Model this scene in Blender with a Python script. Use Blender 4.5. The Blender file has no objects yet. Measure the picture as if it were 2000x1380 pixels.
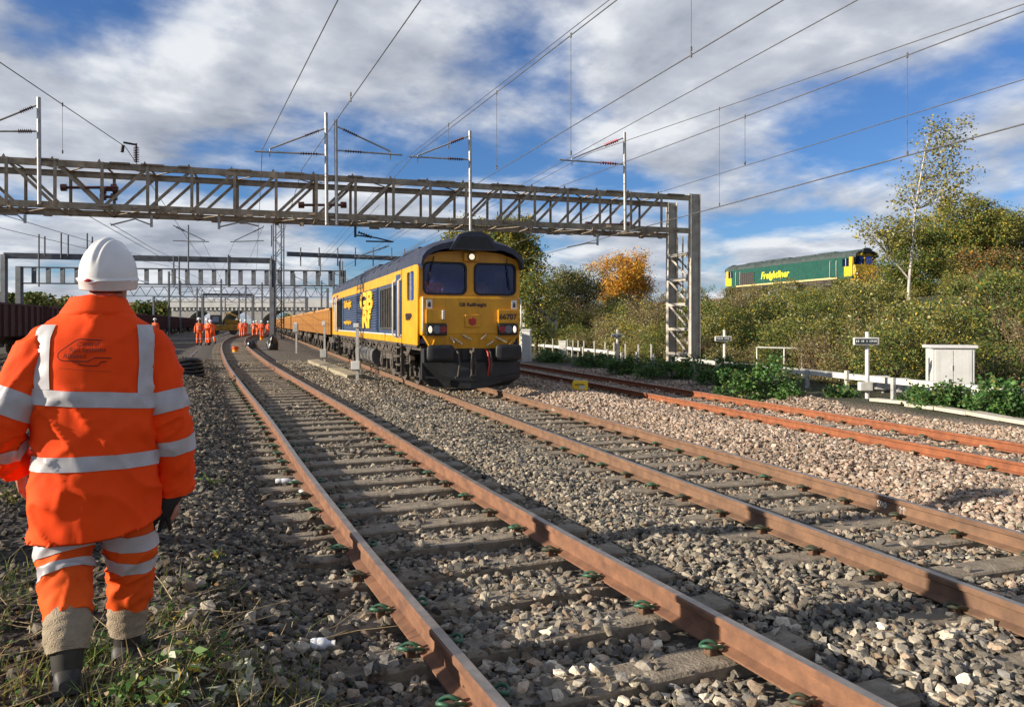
import bpy, bmesh, math, random
import numpy as np
from mathutils import Vector, Matrix, noise as mnoise
from mathutils.bvhtree import BVHTree

R = math.radians
sc = bpy.context.scene
col = sc.collection
rnd = random.Random(7)
rng = np.random.default_rng(11)

# ---------------------------------------------------------------- camera
F, H0, CAM = 1483.0, 632.0, 1.63            # focal length in photo pixels, horizon row, lens height above the near rail
cd = bpy.data.cameras.new('camera'); cam = bpy.data.objects.new('camera', cd); col.objects.link(cam)
cd.sensor_width = 36.0; cd.lens = F / 2000 * 36.0
cd.shift_y = -(690 - H0) / 2000.0
cd.clip_start = 0.05; cd.clip_end = 6000
cam.location = (0, 0, CAM); cam.rotation_euler = (R(90), 0, 0)
sc.camera = cam

# ---------------------------------------------------------------- world and sun
SKYOFF = (2.0, 1.0)
SUN_EL, SUN_AZ = R(19.0), math.atan2(-0.948, -0.317)
w = bpy.data.worlds.new('World'); sc.world = w; w.use_nodes = True
nt = w.node_tree; nt.nodes.clear()
def N(t, tree=None, **kw):
    n = (tree or nt).nodes.new(t)
    for k, v in kw.items(): setattr(n, k, v)
    return n
def lk(a, b, tree=None): (tree or nt).links.new(a, b)
out = N('ShaderNodeOutputWorld'); bg = N('ShaderNodeBackground'); bg.inputs[1].default_value = 0.05
sky = N('ShaderNodeTexSky'); sky.sky_type = 'NISHITA'; sky.sun_disc = False
sky.sun_elevation = SUN_EL; sky.sun_rotation = SUN_AZ; sky.air_density = 1.0; sky.dust_density = 0.25; sky.ozone_density = 3.0
tc = N('ShaderNodeTexCoord'); sx = N('ShaderNodeSeparateXYZ'); lk(tc.outputs['Generated'], sx.inputs[0])
def M_(op, a, b=None, c=None, clamp=False):
    n = N('ShaderNodeMath', operation=op, use_clamp=clamp)
    for i, v in enumerate((a, b, c)):
        if v is None: continue
        if isinstance(v, (int, float)): n.inputs[i].default_value = v
        else: lk(v, n.inputs[i])
    return n.outputs[0]
zz = M_('ADD', M_('MAXIMUM', sx.outputs[2], 0.0), 0.20)
cx = N('ShaderNodeCombineXYZ'); lk(M_('DIVIDE', sx.outputs[0], zz), cx.inputs[0]); lk(M_('DIVIDE', sx.outputs[1], zz), cx.inputs[1])
def wnoise(scale, detail, rough, loc, dist=0.0, lac=2.0):
    mp = N('ShaderNodeMapping'); mp.inputs['Location'].default_value = loc; mp.inputs['Scale'].default_value = (1.0, 0.95, 1.0); mp.inputs['Rotation'].default_value = (0, 0, R(-25)); lk(cx.outputs[0], mp.inputs[0])
    n = N('ShaderNodeTexNoise'); n.inputs['Scale'].default_value = scale; n.inputs['Detail'].default_value = detail
    n.inputs['Roughness'].default_value = rough; n.inputs['Distortion'].default_value = dist; n.inputs['Lacunarity'].default_value = lac
    lk(mp.outputs[0], n.inputs['Vector']); return n.outputs[0]
OX, OY = SKYOFF
big = wnoise(0.75, 2.0, 0.5, (OX, OY, 0.0))
mid = wnoise(1.9, 10.0, 0.55, (OX + 4.2, OY + 0.5, 0.4), 0.12)
cov = M_('ADD', M_('MULTIPLY', mid, 0.55), M_('MULTIPLY', big, 0.60))
ramp = N('ShaderNodeValToRGB'); ramp.color_ramp.elements[0].position = 0.485; ramp.color_ramp.elements[1].position = 0.62
ramp.color_ramp.interpolation = 'EASE'; ramp.color_ramp.elements[1].color = (0.97, 0.97, 0.97, 1); lk(cov, ramp.inputs[0])
shade = wnoise(1.9, 9.0, 0.54, (OX + 4.2 - 0.12, OY + 0.5 - 0.07, 0.4), 0.12)      # the same cloud, looked up a little towards the sun: lit flanks and grey bellies
rel = M_('SUBTRACT', mid, shade)
tex = M_('ADD', M_('MULTIPLY', rel, -1.5), M_('MULTIPLY', cov, 1.0))
cr = N('ShaderNodeValToRGB'); cr.color_ramp.elements[0].position = 0.44; cr.color_ramp.elements[0].color = (10.4, 10.7, 11.1, 1)
cr.color_ramp.elements[1].position = 0.80; cr.color_ramp.elements[1].color = (4.2, 4.6, 5.5, 1); lk(tex, cr.inputs[0])
e = cr.color_ramp.elements.new(0.57); e.color = (7.3, 7.7, 8.5, 1)
mixc = N('ShaderNodeMix', data_type='RGBA'); lk(ramp.outputs[0], mixc.inputs[0])
hs = N('ShaderNodeMix', data_type='RGBA', blend_type='MULTIPLY'); hs.inputs[0].default_value = 1.0; hs.inputs[7].default_value = (0.74, 1.07, 1.55, 1)
lk(sky.outputs[0], hs.inputs[6])
lk(hs.outputs[2], mixc.inputs[6]); lk(cr.outputs[0], mixc.inputs[7])
lk(mixc.outputs[2], bg.inputs[0]); lk(bg.outputs[0], out.inputs[0])

sd = bpy.data.lights.new('sun', 'SUN'); sun = bpy.data.objects.new('sun', sd); col.objects.link(sun)
sd.energy = 5.0; sd.angle = R(0.55); sd.color = (1.0, 0.89, 0.745)
SDIR = Vector((math.sin(SUN_AZ) * math.cos(SUN_EL), math.cos(SUN_AZ) * math.cos(SUN_EL), math.sin(SUN_EL)))
sun.rotation_euler = SDIR.to_track_quat('Z', 'Y').to_euler(); sun.location = (-30, -10, 20)

vs = sc.view_settings; vs.view_transform = 'Standard'; vs.look = 'None'; vs.exposure = 0.72; vs.gamma = 1.0; vs.use_curve_mapping = False
sc.render.engine = 'CYCLES'
sc.cycles.use_denoising = True; sc.cycles.max_bounces = 6; sc.cycles.transparent_max_bounces = 12
sc.cycles.sample_clamp_indirect = 6.0

# ---------------------------------------------------------------- helpers
def px(x, y, d):
    "a photo pixel at depth d as a world point"
    return Vector(((x - 1000) / F * d, d, CAM + (H0 - y) / F * d))

MATS = {}
def mat(name, c, rough=0.7, var=0.18, vs_=6.0, bump=0.0, bs=40.0, metal=0.0, c2=None, spec=0.5, obj=True, trans=0.0, rv=0.0, streak=0.0, dirt=(0.10, 0.075, 0.05)):
    "procedural material: colour broken up by two noises, fine relief, uneven gloss"
    if name in MATS: return MATS[name]
    m = bpy.data.materials.new(name); m.use_nodes = True; t = m.node_tree
    b = t.nodes['Principled BSDF']; o = t.nodes['Material Output']
    b.inputs['Roughness'].default_value = rough; b.inputs['Metallic'].default_value = metal
    b.inputs['Specular IOR Level'].default_value = spec
    co = t.nodes.new('ShaderNodeTexCoord')
    n1 = t.nodes.new('ShaderNodeTexNoise'); n1.inputs['Scale'].default_value = vs_; n1.inputs['Detail'].default_value = 8; n1.inputs['Roughness'].default_value = 0.62
    t.links.new(co.outputs['Object'], n1.inputs['Vector'])
    rp = t.nodes.new('ShaderNodeValToRGB'); e = rp.color_ramp.elements
    lo = c2 if c2 else tuple(max(0.0, x * (1 - var * 1.6)) for x in c)
    hi = c if c2 else tuple(min(1.0, x * (1 + var)) for x in c)
    e[0].position = 0.32; e[0].color = (*lo, 1); e[1].position = 0.66; e[1].color = (*hi, 1)
    t.links.new(n1.outputs[0], rp.inputs[0]); t.links.new(rp.outputs[0], b.inputs['Base Color'])
    if streak:
        mp = t.nodes.new('ShaderNodeMapping'); mp.inputs['Scale'].default_value = (5.0, 5.0, 0.45); t.links.new(co.outputs['Object'], mp.inputs[0])
        n3 = t.nodes.new('ShaderNodeTexNoise'); n3.inputs['Scale'].default_value = 1.6; n3.inputs['Detail'].default_value = 7; n3.inputs['Roughness'].default_value = 0.65; t.links.new(mp.outputs[0], n3.inputs['Vector'])
        r3 = t.nodes.new('ShaderNodeMapRange'); r3.inputs[1].default_value = 0.48; r3.inputs[2].default_value = 0.78; r3.inputs[4].default_value = streak; t.links.new(n3.outputs[0], r3.inputs[0])
        mx3 = t.nodes.new('ShaderNodeMix'); mx3.data_type = 'RGBA'; mx3.inputs[7].default_value = (*dirt, 1); t.links.new(r3.outputs[0], mx3.inputs[0]); t.links.new(rp.outputs[0], mx3.inputs[6]); t.links.new(mx3.outputs[2], b.inputs['Base Color'])
    if rv:
        mr = t.nodes.new('ShaderNodeMapRange'); mr.inputs[3].default_value = max(0.02, rough - rv); mr.inputs[4].default_value = min(1, rough + rv)
        t.links.new(n1.outputs[0], mr.inputs[0]); t.links.new(mr.outputs[0], b.inputs['Roughness'])
    if bump:
        n2 = t.nodes.new('ShaderNodeTexNoise'); n2.inputs['Scale'].default_value = bs; n2.inputs['Detail'].default_value = 5
        t.links.new(co.outputs['Object'], n2.inputs['Vector'])
        bm = t.nodes.new('ShaderNodeBump'); bm.inputs['Strength'].default_value = bump; bm.inputs['Distance'].default_value = 0.02
        t.links.new(n2.outputs[0], bm.inputs['Height']); t.links.new(bm.outputs[0], b.inputs['Normal'])
    if trans:
        tr = t.nodes.new('ShaderNodeBsdfTranslucent'); mx = t.nodes.new('ShaderNodeMixShader'); mx.inputs[0].default_value = trans
        t.links.new(rp.outputs[0], tr.inputs[0]); t.links.new(b.outputs[0], mx.inputs[1]); t.links.new(tr.outputs[0], mx.inputs[2])
        t.links.new(mx.outputs[0], o.inputs[0])
    MATS[name] = m; return m

def tag(o, label=None, cat=None, group=None, kind=None):
    if label: o['label'] = label
    if cat: o['category'] = cat
    if group: o['group'] = group
    if kind: o['kind'] = kind
    return o
def empty(name, loc=(0, 0, 0), rz=0.0):
    o = bpy.data.objects.new(name, None); col.objects.link(o); o.location = loc; o.rotation_euler = (0, 0, rz); o.empty_display_size = 0.1
    return o
def link_mesh(name, me, parent=None, mats=None):
    o = bpy.data.objects.new(name, me); col.objects.link(o)
    if parent is not None: o.parent = parent
    if mats:
        for m in mats: me.materials.append(m)
    return o
def copy_tree(o, parent=None):
    c = o.copy(); col.objects.link(c); c.parent = parent
    for ch in o.children: copy_tree(ch, c)
    return c

class MB:
    "collects shapes for ONE mesh object"
    def __init__(s): s.v = []; s.f = []; s.mi = []; s.m = 0; s.sm = []; s.smooth = False
    def add(s, vs, fs, smooth=None):
        k = len(s.v); s.v += [tuple(v) for v in vs]
        for f in fs: s.f.append(tuple(i + k for i in f)); s.mi.append(s.m); s.sm.append(s.smooth if smooth is None else smooth)
        return s
    def box(s, c, d, rot=None):
        hx, hy, hz = d[0] / 2, d[1] / 2, d[2] / 2; c = Vector(c)
        vs = [Vector((x, y, z)) for z in (-hz, hz) for y in (-hy, hy) for x in (-hx, hx)]
        if rot is not None: vs = [rot @ v for v in vs]
        return s.add([c + v for v in vs], [(0, 2, 3, 1), (4, 5, 7, 6), (0, 1, 5, 4), (2, 6, 7, 3), (0, 4, 6, 2), (1, 3, 7, 5)], False)
    def bb(s, x0, x1, y0, y1, z0, z1): return s.box(((x0 + x1) / 2, (y0 + y1) / 2, (z0 + z1) / 2), (abs(x1 - x0), abs(y1 - y0), abs(z1 - z0)))
    def rbox(s, x0, x1, y0, y1, z0, z1, b=0.03):
        "box with chamfered edges"
        bm = bmesh.new(); bmesh.ops.create_cube(bm, size=1.0)
        for v in bm.verts: v.co = Vector(((x0 + x1) / 2 + v.co.x * (x1 - x0), (y0 + y1) / 2 + v.co.y * (y1 - y0), (z0 + z1) / 2 + v.co.z * (z1 - z0)))
        bmesh.ops.bevel(bm, geom=bm.edges[:], offset=b, segments=2, affect='EDGES', profile=0.6)
        bm.verts.index_update(); s.add([v.co.copy() for v in bm.verts], [[v.index for v in f.verts] for f in bm.faces], False); bm.free(); return s
    def beam(s, a, b, wd, ht, up=(0, 0, 1)):
        a, b = Vector(a), Vector(b); x = (b - a); L = x.length; x.normalize(); up = Vector(up)
        if abs(x.dot(up)) > 0.98: up = Vector((0, 1, 0))
        y = up.cross(x).normalized(); z = x.cross(y); m = Matrix((x, y, z)).transposed()
        return s.box((a + b) / 2, (L, wd, ht), m)
    def tube(s, pts, r, n=8, cap=True, closed=False):
        pts = [Vector(p) for p in pts]; m = len(pts); rs = r if isinstance(r, (list, tuple)) else [r] * m
        t0 = (pts[1] - pts[0]).normalized(); ref = Vector((0, 0, 1)) if abs(t0.z) < 0.9 else Vector((1, 0, 0))
        u = t0.cross(ref).normalized(); rings = []
        for i in range(m):
            t = (pts[min(i + 1, m - 1)] - pts[max(i - 1, 0)])
            if t.length < 1e-9: t = t0
            t = t.normalized(); u = (u - t * u.dot(t))
            u = u.normalized() if u.length > 1e-6 else t.orthogonal().normalized(); v = t.cross(u)
            rings.append([pts[i] + (u * math.cos(a) + v * math.sin(a)) * rs[i] for a in [2 * math.pi * k / n for k in range(n)]])
        return s.loft(rings, cap, True)
    def loft(s, rings, cap=True, smooth=True, closed_v=True):
        n = len(rings[0]); m = len(rings); vs = [p for r_ in rings for p in r_]; fs = []
        kk = n if closed_v else n - 1
        for i in range(m - 1):
            for k in range(kk): fs.append((i * n + k, i * n + (k + 1) % n, (i + 1) * n + (k + 1) % n, (i + 1) * n + k))
        s.add(vs, fs, smooth)
        if cap:
            s.add(rings[0], [tuple(range(n - 1, -1, -1))], False); s.add(rings[-1], [tuple(range(n))], False)
        return s
    def cyl(s, a, b, r, n=14, r2=None): return s.tube([a, b], [r, r if r2 is None else r2], n)
    def prism(s, prof, x0, x1, ax='x'):
        "2-D outline extruded along one axis"
        f = {'x': lambda t, p: (t, p[0], p[1]), 'y': lambda t, p: (p[0], t, p[1]), 'z': lambda t, p: (p[0], p[1], t)}[ax]
        n = len(prof); vs = [f(x0, p) for p in prof] + [f(x1, p) for p in prof]
        fs = [(i, (i + 1) % n, n + (i + 1) % n, n + i) for i in range(n)] + [tuple(range(n - 1, -1, -1)), tuple(range(n, 2 * n))]
        return s.add(vs, fs, False)
    def ell(s, c, r, nu=14, nv=9):
        c = Vector(c); rings = []
        for j in range(nv + 1):
            a = -math.pi / 2 + math.pi * (0.02 + 0.96 * j / nv)
            rings.append([c + Vector((r[0] * math.cos(a) * math.cos(2 * math.pi * k / nu), r[1] * math.cos(a) * math.sin(2 * math.pi * k / nu), r[2] * math.sin(a))) for k in range(nu)])
        return s.loft(rings)
    def mesh(s, name, mats):
        me = bpy.data.meshes.new(name); me.from_pydata(s.v, [], s.f); me.update()
        for m in (mats if isinstance(mats, (list, tuple)) else [mats]): me.materials.append(m)
        me.polygons.foreach_set('material_index', s.mi); me.polygons.foreach_set('use_smooth', s.sm)
        bm = bmesh.new(); bm.from_mesh(me); bmesh.ops.recalc_face_normals(bm, faces=bm.faces[:]); bm.to_mesh(me); bm.free(); me.update(); return me
    def build(s, name, mats, parent=None): return link_mesh(name, s.mesh(name, mats), parent)

def curve_mesh(cu, name):
    o = bpy.data.objects.new('tmp', cu); col.objects.link(o); dg = bpy.context.evaluated_depsgraph_get(); dg.update()
    me = bpy.data.meshes.new_from_object(o.evaluated_get(dg)); bpy.data.objects.remove(o); bpy.data.curves.remove(cu); me.name = name; me.materials.clear(); return me
def text_mesh(s, size, ext=0.004, bold=0.0, shear=0.0, space=1.0, align='CENTER', line=1.0):
    cu = bpy.data.curves.new('t', 'FONT'); cu.body = s; cu.size = size; cu.extrude = ext; cu.offset = bold; cu.shear = shear
    cu.space_character = space; cu.align_x = align; cu.align_y = 'CENTER'; cu.space_line = line; cu.resolution_u = 3
    return curve_mesh(cu, 'lettering')
def place(me, M):
    me.transform(M); me.update(); return me
def rrect(x0, x1, y0, y1, r, n=5):
    p = []
    for cx_, cy_, a0 in ((x1 - r, y1 - r, 0), (x0 + r, y1 - r, 90), (x0 + r, y0 + r, 180), (x1 - r, y0 + r, 270)):
        for k in range(n + 1): a = R(a0 + 90 * k / n); p.append((cx_ + r * math.cos(a), cy_ + r * math.sin(a)))
    return p
def plate(outer, holes, th, name='plate'):
    "flat plate with holes in the XY plane, thickness th"
    cu = bpy.data.curves.new('p', 'CURVE'); cu.dimensions = '2D'; cu.fill_mode = 'BOTH'; cu.extrude = th / 2
    for lp in [outer] + holes:
        sp = cu.splines.new('POLY'); sp.points.add(len(lp) - 1); sp.use_cyclic_u = True
        for q, (a, b) in zip(sp.points, lp): q.co = (a, b, 0, 1)
    return curve_mesh(cu, name)
def skin_mesh(joints, edges, radii, name, sub=1, root=0):
    me = bpy.data.meshes.new(name); me.from_pydata([tuple(j) for j in joints], edges, []); o = bpy.data.objects.new('tmp', me); col.objects.link(o)
    sk = o.modifiers.new('s', 'SKIN'); sk.use_smooth_shade = True
    if not me.skin_vertices:
        bm = bmesh.new(); bm.from_mesh(me); bm.verts.layers.skin.verify(); bm.to_mesh(me); bm.free()
    for i, r_ in enumerate(radii):
        me.skin_vertices[0].data[i].radius = (r_, r_) if isinstance(r_, (int, float)) else r_
        me.skin_vertices[0].data[i].use_root = (i == root)
    sb = o.modifiers.new('u', 'SUBSURF'); sb.levels = sub
    dg = bpy.context.evaluated_depsgraph_get(); dg.update()
    r_ = bpy.data.meshes.new_from_object(o.evaluated_get(dg)); r_.name = name; bpy.data.objects.remove(o); bpy.data.meshes.remove(me)
    r_.polygons.foreach_set('use_smooth', [True] * len(r_.polygons)); return r_
# ---------------------------------------------------------------- lie of the land
TA = R(18.8)
T = Vector((-math.sin(TA), math.cos(TA), 0)); NR = Vector((math.cos(TA), math.sin(TA), 0))   # along the main tracks, and to their right
C1 = np.array([(8.0, -12), (5.0, -6), (2.25, 0), (0.23, 4.49), (-0.53, 6.2), (-1.79, 9.17), (-3.27, 12.78), (-5.33, 17.63), (-7.72, 23.3), (-10.62, 30.34),
               (-15.85, 43.55), (-20.6, 56.3), (-24.8, 68.8), (-27.3, 77.4), (-29.4, 85.5), (-34, 102), (-64, 195)], float)
def z1f(y): return 0.006 * np.clip(np.asarray(y, float) - 5, 0, 75)
LAT2, LAT3 = 2.0018 * math.cos(TA) + 10.0375 * math.sin(TA), 6.64 * math.cos(TA) + 12.84 * math.sin(TA)
Z2, Z3 = -0.06, -0.20
def x1f(y): return np.interp(y, C1[:, 1], C1[:, 0])
def sstep(a, b, x):
    t = np.clip((x - a) / (b - a), 0, 1); return t * t * (3 - 2 * t)
def vnoise(x, y, s, seed=0):
    "smooth value noise on arrays, -1..1"
    x = np.asarray(x, float) * s; y = np.asarray(y, float) * s
    xi = np.floor(x).astype(np.int64); yi = np.floor(y).astype(np.int64); fx = x - xi; fy = y - yi
    fx = fx * fx * (3 - 2 * fx); fy = fy * fy * (3 - 2 * fy)
    def h(a, b):
        k = (a * 374761393 + b * 668265263 + seed * 974634777) & 0xFFFFFFFF
        k = ((k ^ (k >> 13)) * 1274126177) & 0xFFFFFFFF
        return ((k ^ (k >> 16)) & 0xFFFF) / 32767.5 - 1
    return (h(xi, yi) * (1 - fx) + h(xi + 1, yi) * fx) * (1 - fy) + (h(xi, yi + 1) * (1 - fx) + h(xi + 1, yi + 1) * fx) * fy
def G(x, y):
    "ground height"
    x = np.asarray(x, float); y = np.asarray(y, float)
    lat = x * NR.x + y * NR.y
    d1 = (x - x1f(y)) * 0.925                       # metres right of the near track's centre line
    z1 = z1f(y)
    span = np.maximum((lat - d1) * 0 + LAT2 - (lat - d1), 0.5)   # distance from the near track to the locomotive's track
    t = np.clip(d1 / span, 0, 1)
    zr = z1 * (1 - t) + Z2 * t
    t3 = np.clip((lat - LAT2) / (LAT3 - LAT2), 0, 1)
    zr = np.where(lat > LAT2, Z2 * (1 - t3) + Z3 * t3, zr)
    z = zr - 0.205
    z = z - 0.042 * (1 - sstep(1.05, 1.45, np.abs(d1))) - 0.022 * (1 - sstep(1.0, 1.4, np.abs(lat - LAT2))) - 0.02 * (1 - sstep(1.0, 1.4, np.abs(lat - LAT3)))
    # ballast heaped between the tracks
    mid = np.clip(np.minimum(d1 - 1.35, LAT2 - 1.35 - lat), 0, 1.2)
    z = z + 0.05 * sstep(0.0, 0.8, mid) * (lat < LAT2)
    m23 = np.clip(np.minimum(lat - LAT2 - 0.95, LAT3 - 1.1 - lat), 0, 2)
    z = z + 0.20 * sstep(0.0, 1.3, m23) * (lat > LAT2)
    # the cess on the left rises to a path
    near = 1 - sstep(16, 34, y)
    z = z + sstep(0.95, 2.2, -d1) * (0.10 + 0.16 * near)
    z = z - sstep(5.0, 9.0, -d1) * 0.15
    # lineside on the right: flat strip, then the overgrown bank up to the high line
    rr = lat - LAT3
    z = z - 0.06 * sstep(1.4, 2.2, rr) + 0.16 * sstep(1.6, 3.4, rr) + sstep(5.0, 38.0, rr) * 4.15
    z = z + 0.035 * vnoise(x, y, 0.7, 1) * sstep(0, 1, np.abs(d1) - 1.2) + 0.012 * vnoise(x, y, 2.6, 2)
    return z
def Gp(x, y): return float(G(np.array([x]), np.array([y]))[0])
def gpx(x, y, dz=0.0):
    "photo pixel dropped onto the ground"
    d = CAM * F / (y - H0)
    for _ in range(25):
        z = Gp((x - 1000) / F * d, d) + dz; d = 0.5 * d + 0.5 * max(1.0, (CAM - z) * F / (y - H0))
    return Vector(((x - 1000) / F * d, d, Gp((x - 1000) / F * d, d)))

# ---------------------------------------------------------------- ground sheet
def ground_mat():
    m = bpy.data.materials.new('ground'); m.use_nodes = True; t = m.node_tree; b = t.nodes['Principled BSDF']; b.inputs['Roughness'].default_value = 0.95
    at = N('ShaderNodeVertexColor', t); at.layer_name = 'soil'
    co = N('ShaderNodeTexCoord', t)
    n1 = N('ShaderNodeTexNoise', t); n1.inputs['Scale'].default_value = 26; n1.inputs['Detail'].default_value = 10; n1.inputs['Roughness'].default_value = 0.7
    lk(co.outputs['Object'], n1.inputs['Vector'], t)
    vo = N('ShaderNodeTexVoronoi', t); vo.inputs['Scale'].default_value = 17; lk(co.outputs['Object'], vo.inputs['Vector'], t)
    sp = N('ShaderNodeSeparateColor', t); lk(vo.outputs['Color'], sp.inputs[0], t)
    mr = N('ShaderNodeMapRange', t); mr.inputs[1].default_value = 0.25; mr.inputs[2].default_value = 0.75; mr.inputs[3].default_value = 0.55; mr.inputs[4].default_value = 1.3
    lk(n1.outputs[0], mr.inputs[0], t)
    mr2 = N('ShaderNodeMapRange', t); mr2.inputs[3].default_value = 0.7; mr2.inputs[4].default_value = 1.25; lk(sp.outputs[0], mr2.inputs[0], t)
    mu = N('ShaderNodeMath', t, operation='MULTIPLY'); lk(mr.outputs[0], mu.inputs[0], t); lk(mr2.outputs[0], mu.inputs[1], t)
    mx = N('ShaderNodeVectorMath', t, operation='SCALE'); lk(at.outputs[0], mx.inputs[0], t); lk(mu.outputs[0], mx.inputs['Scale'], t)
    lk(mx.outputs[0], b.inputs['Base Color'], t)
    bp = N('ShaderNodeBump', t); bp.inputs['Strength'].default_value = 0.9; bp.inputs['Distance'].default_value = 0.05
    lk(vo.outputs['Distance'], bp.inputs['Height'], t); lk(bp.outputs[0], b.inputs['Normal'], t)
    return m
GREY, PINK, SOIL, BANK = (0.115, 0.098, 0.075), (0.26, 0.195, 0.15), (0.040, 0.029, 0.019), (0.06, 0.06, 0.028)
def soil_col(x, y):
    lat = x * NR.x + y * NR.y; d1 = (x - x1f(y)) * 0.925
    n = vnoise(x, y, 0.9, 5) * 0.3
    c = np.zeros((len(x), 3)); g = np.array(GREY); p = np.array(PINK); s = np.array(SOIL); b = np.array(BANK)
    wp = sstep(1.0, 1.6, lat - LAT2 + n); c = g * (1 - wp[:, None]) + p * wp[:, None]
    wb = sstep(2.6, 3.6, lat - LAT3 + n); c = c * (1 - wb[:, None]) + b * wb[:, None]
    ws = sstep(2.0, 2.9, -d1 + n + 0.5 * (1 - sstep(2.2, 4.5, y))) * (1 - 0.75 * sstep(6, 12, y)); c = c * (1 - ws[:, None]) + s * ws[:, None]
    dk = sstep(9, 20, -d1) * 0.75; c = c * (1 - dk[:, None] * 0.5)
    far = sstep(150, 300, y); c = c * (1 - far[:, None]) + np.array((0.05, 0.06, 0.03)) * far[:, None]
    return c
la = np.unique(np.concatenate([np.linspace(-5, 16, 85), -5 - np.geomspace(0.6, 1500, 34), 16 + np.geomspace(0.6, 1500, 40)]))
al = np.unique(np.concatenate([np.linspace(-10, 34, 132), -10 - np.geomspace(0.6, 600, 12), 34 + np.geomspace(0.8, 3500, 60)]))
A, B = np.meshgrid(la, al); gx = (A * NR.x + B * T.x).ravel(); gy = (A * NR.y + B * T.y).ravel(); gz = G(gx, gy)
ni, nj = A.shape; idx = np.arange(ni * nj).reshape(ni, nj)
fq = np.stack([idx[:-1, :-1], idx[:-1, 1:], idx[1:, 1:], idx[1:, :-1]], -1).reshape(-1, 4)
gme = bpy.data.meshes.new('ground'); gme.from_pydata(np.stack([gx, gy, gz], -1).tolist(), [], fq.tolist()); gme.update()
ca = gme.color_attributes.new('soil', 'FLOAT_COLOR', 'POINT')
cc = np.concatenate([soil_col(gx, gy), np.ones((len(gx), 1))], 1); ca.data.foreach_set('color', cc.astype(np.float32).ravel())
gme.polygons.foreach_set('use_smooth', [True] * len(gme.polygons))
ground = link_mesh('ground', gme, None, [ground_mat()]); tag(ground, 'stony railway ground with ballast, cinders and lineside soil', 'ground', kind='structure')

# ---------------------------------------------------------------- tracks
M_rust = mat('rail rust', (0.235, 0.112, 0.058), 0.85, c2=(0.115, 0.056, 0.032), vs_=7, bump=0.15, bs=120)
M_rust2 = mat('rail rust brown', (0.205, 0.112, 0.062), 0.85, c2=(0.11, 0.062, 0.037), vs_=7, bump=0.15, bs=120)
M_rust3 = mat('rail rust orange', (0.31, 0.105, 0.042), 0.88, c2=(0.175, 0.062, 0.028), vs_=7, bump=0.15, bs=120)
M_rtop = mat('rail running surface', (0.36, 0.315, 0.275), 0.38, var=0.2, vs_=9, metal=0.75, rv=0.12)
M_slp = mat('sleeper', (0.30, 0.25, 0.18), 0.9, c2=(0.14, 0.11, 0.078), vs_=7, bump=0.5, bs=45)
M_slpc = mat('sleeper concrete', (0.42, 0.36, 0.27), 0.9, c2=(0.22, 0.18, 0.13), vs_=6, bump=0.4, bs=45)
M_clip = mat('clip green', (0.03, 0.15, 0.075), 0.5, c2=(0.05, 0.08, 0.05), vs_=20)
M_clipd = mat('clip weathered', (0.075, 0.10, 0.055), 0.7, c2=(0.05, 0.038, 0.026), vs_=20)
M_pad = mat('insulator', (0.62, 0.52, 0.40), 0.7, c2=(0.36, 0.2, 0.10), vs_=30)
M_shoe = mat('cast shoulder', (0.12, 0.066, 0.038), 0.85, var=0.3, vs_=30)
M_chalk = mat('chalk', (0.75, 0.72, 0.66), 0.95, var=0.15, vs_=60)

RAILP = [(-0.07, -0.159), (0.07, -0.159), (0.07, -0.148), (0.012, -0.128), (0.010, -0.05), (0.034, -0.038), (0.036, -0.010), (0.026, 0.0), (-0.026, 0.0), (-0.036, -0.010), (-0.034, -0.038), (-0.010, -0.05), (-0.012, -0.128), (-0.07, -0.148)]
def resample(pts, step):
    pts = [Vector(p) for p in pts]; o = [pts[0]]; acc = 0.0
    for a, b in zip(pts[:-1], pts[1:]):
        L = (b - a).length; t = step - acc
        while t <= L: o.append(a.lerp(b, t / L)); t += step
        acc = L - (t - step)
    return o
def smooth_path(pts, n=6):
    "Catmull-Rom through the points"
    P = [Vector(p) for p in pts]; P = [P[0] * 2 - P[1]] + P + [P[-1] * 2 - P[-2]]; o = []
    for i in range(1, len(P) - 2):
        for k in range(n):
            t = k / n; a, b, c, d = P[i - 1], P[i], P[i + 1], P[i + 2]
            o.append(0.5 * ((2 * b) + (c - a) * t + (2 * a - 5 * b + 4 * c - d) * t * t + (3 * b - a - 3 * c + d) * t ** 3))
    o.append(P[-2]); return o
def rail_mesh(path, off, mats):
    "flat-bottomed rail swept along the path, off metres to its right"
    mb = MB(); rings = []
    for i, p in enumerate(path):
        t = (path[min(i + 1, len(path) - 1)] - path[max(i - 1, 0)]); t.z = 0; t.normalize(); r_ = Vector((t.y, -t.x, 0))
        rings.append([p + r_ * (off + a) + Vector((0, 0, b)) for a, b in RAILP])
    n = len(RAILP); vs = [q for r_ in rings for q in r_]
    for i in range(len(rings) - 1):
        for k in range(n):
            mb.m = 1 if k in (7,) else 0
            mb.f.append((i * n + k, i * n + (k + 1) % n, (i + 1) * n + (k + 1) % n, (i + 1) * n + k)); mb.mi.append(mb.m); mb.sm.append(False)
    mb.v = [tuple(v) for v in vs]; return mb.mesh('rail', mats)
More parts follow.
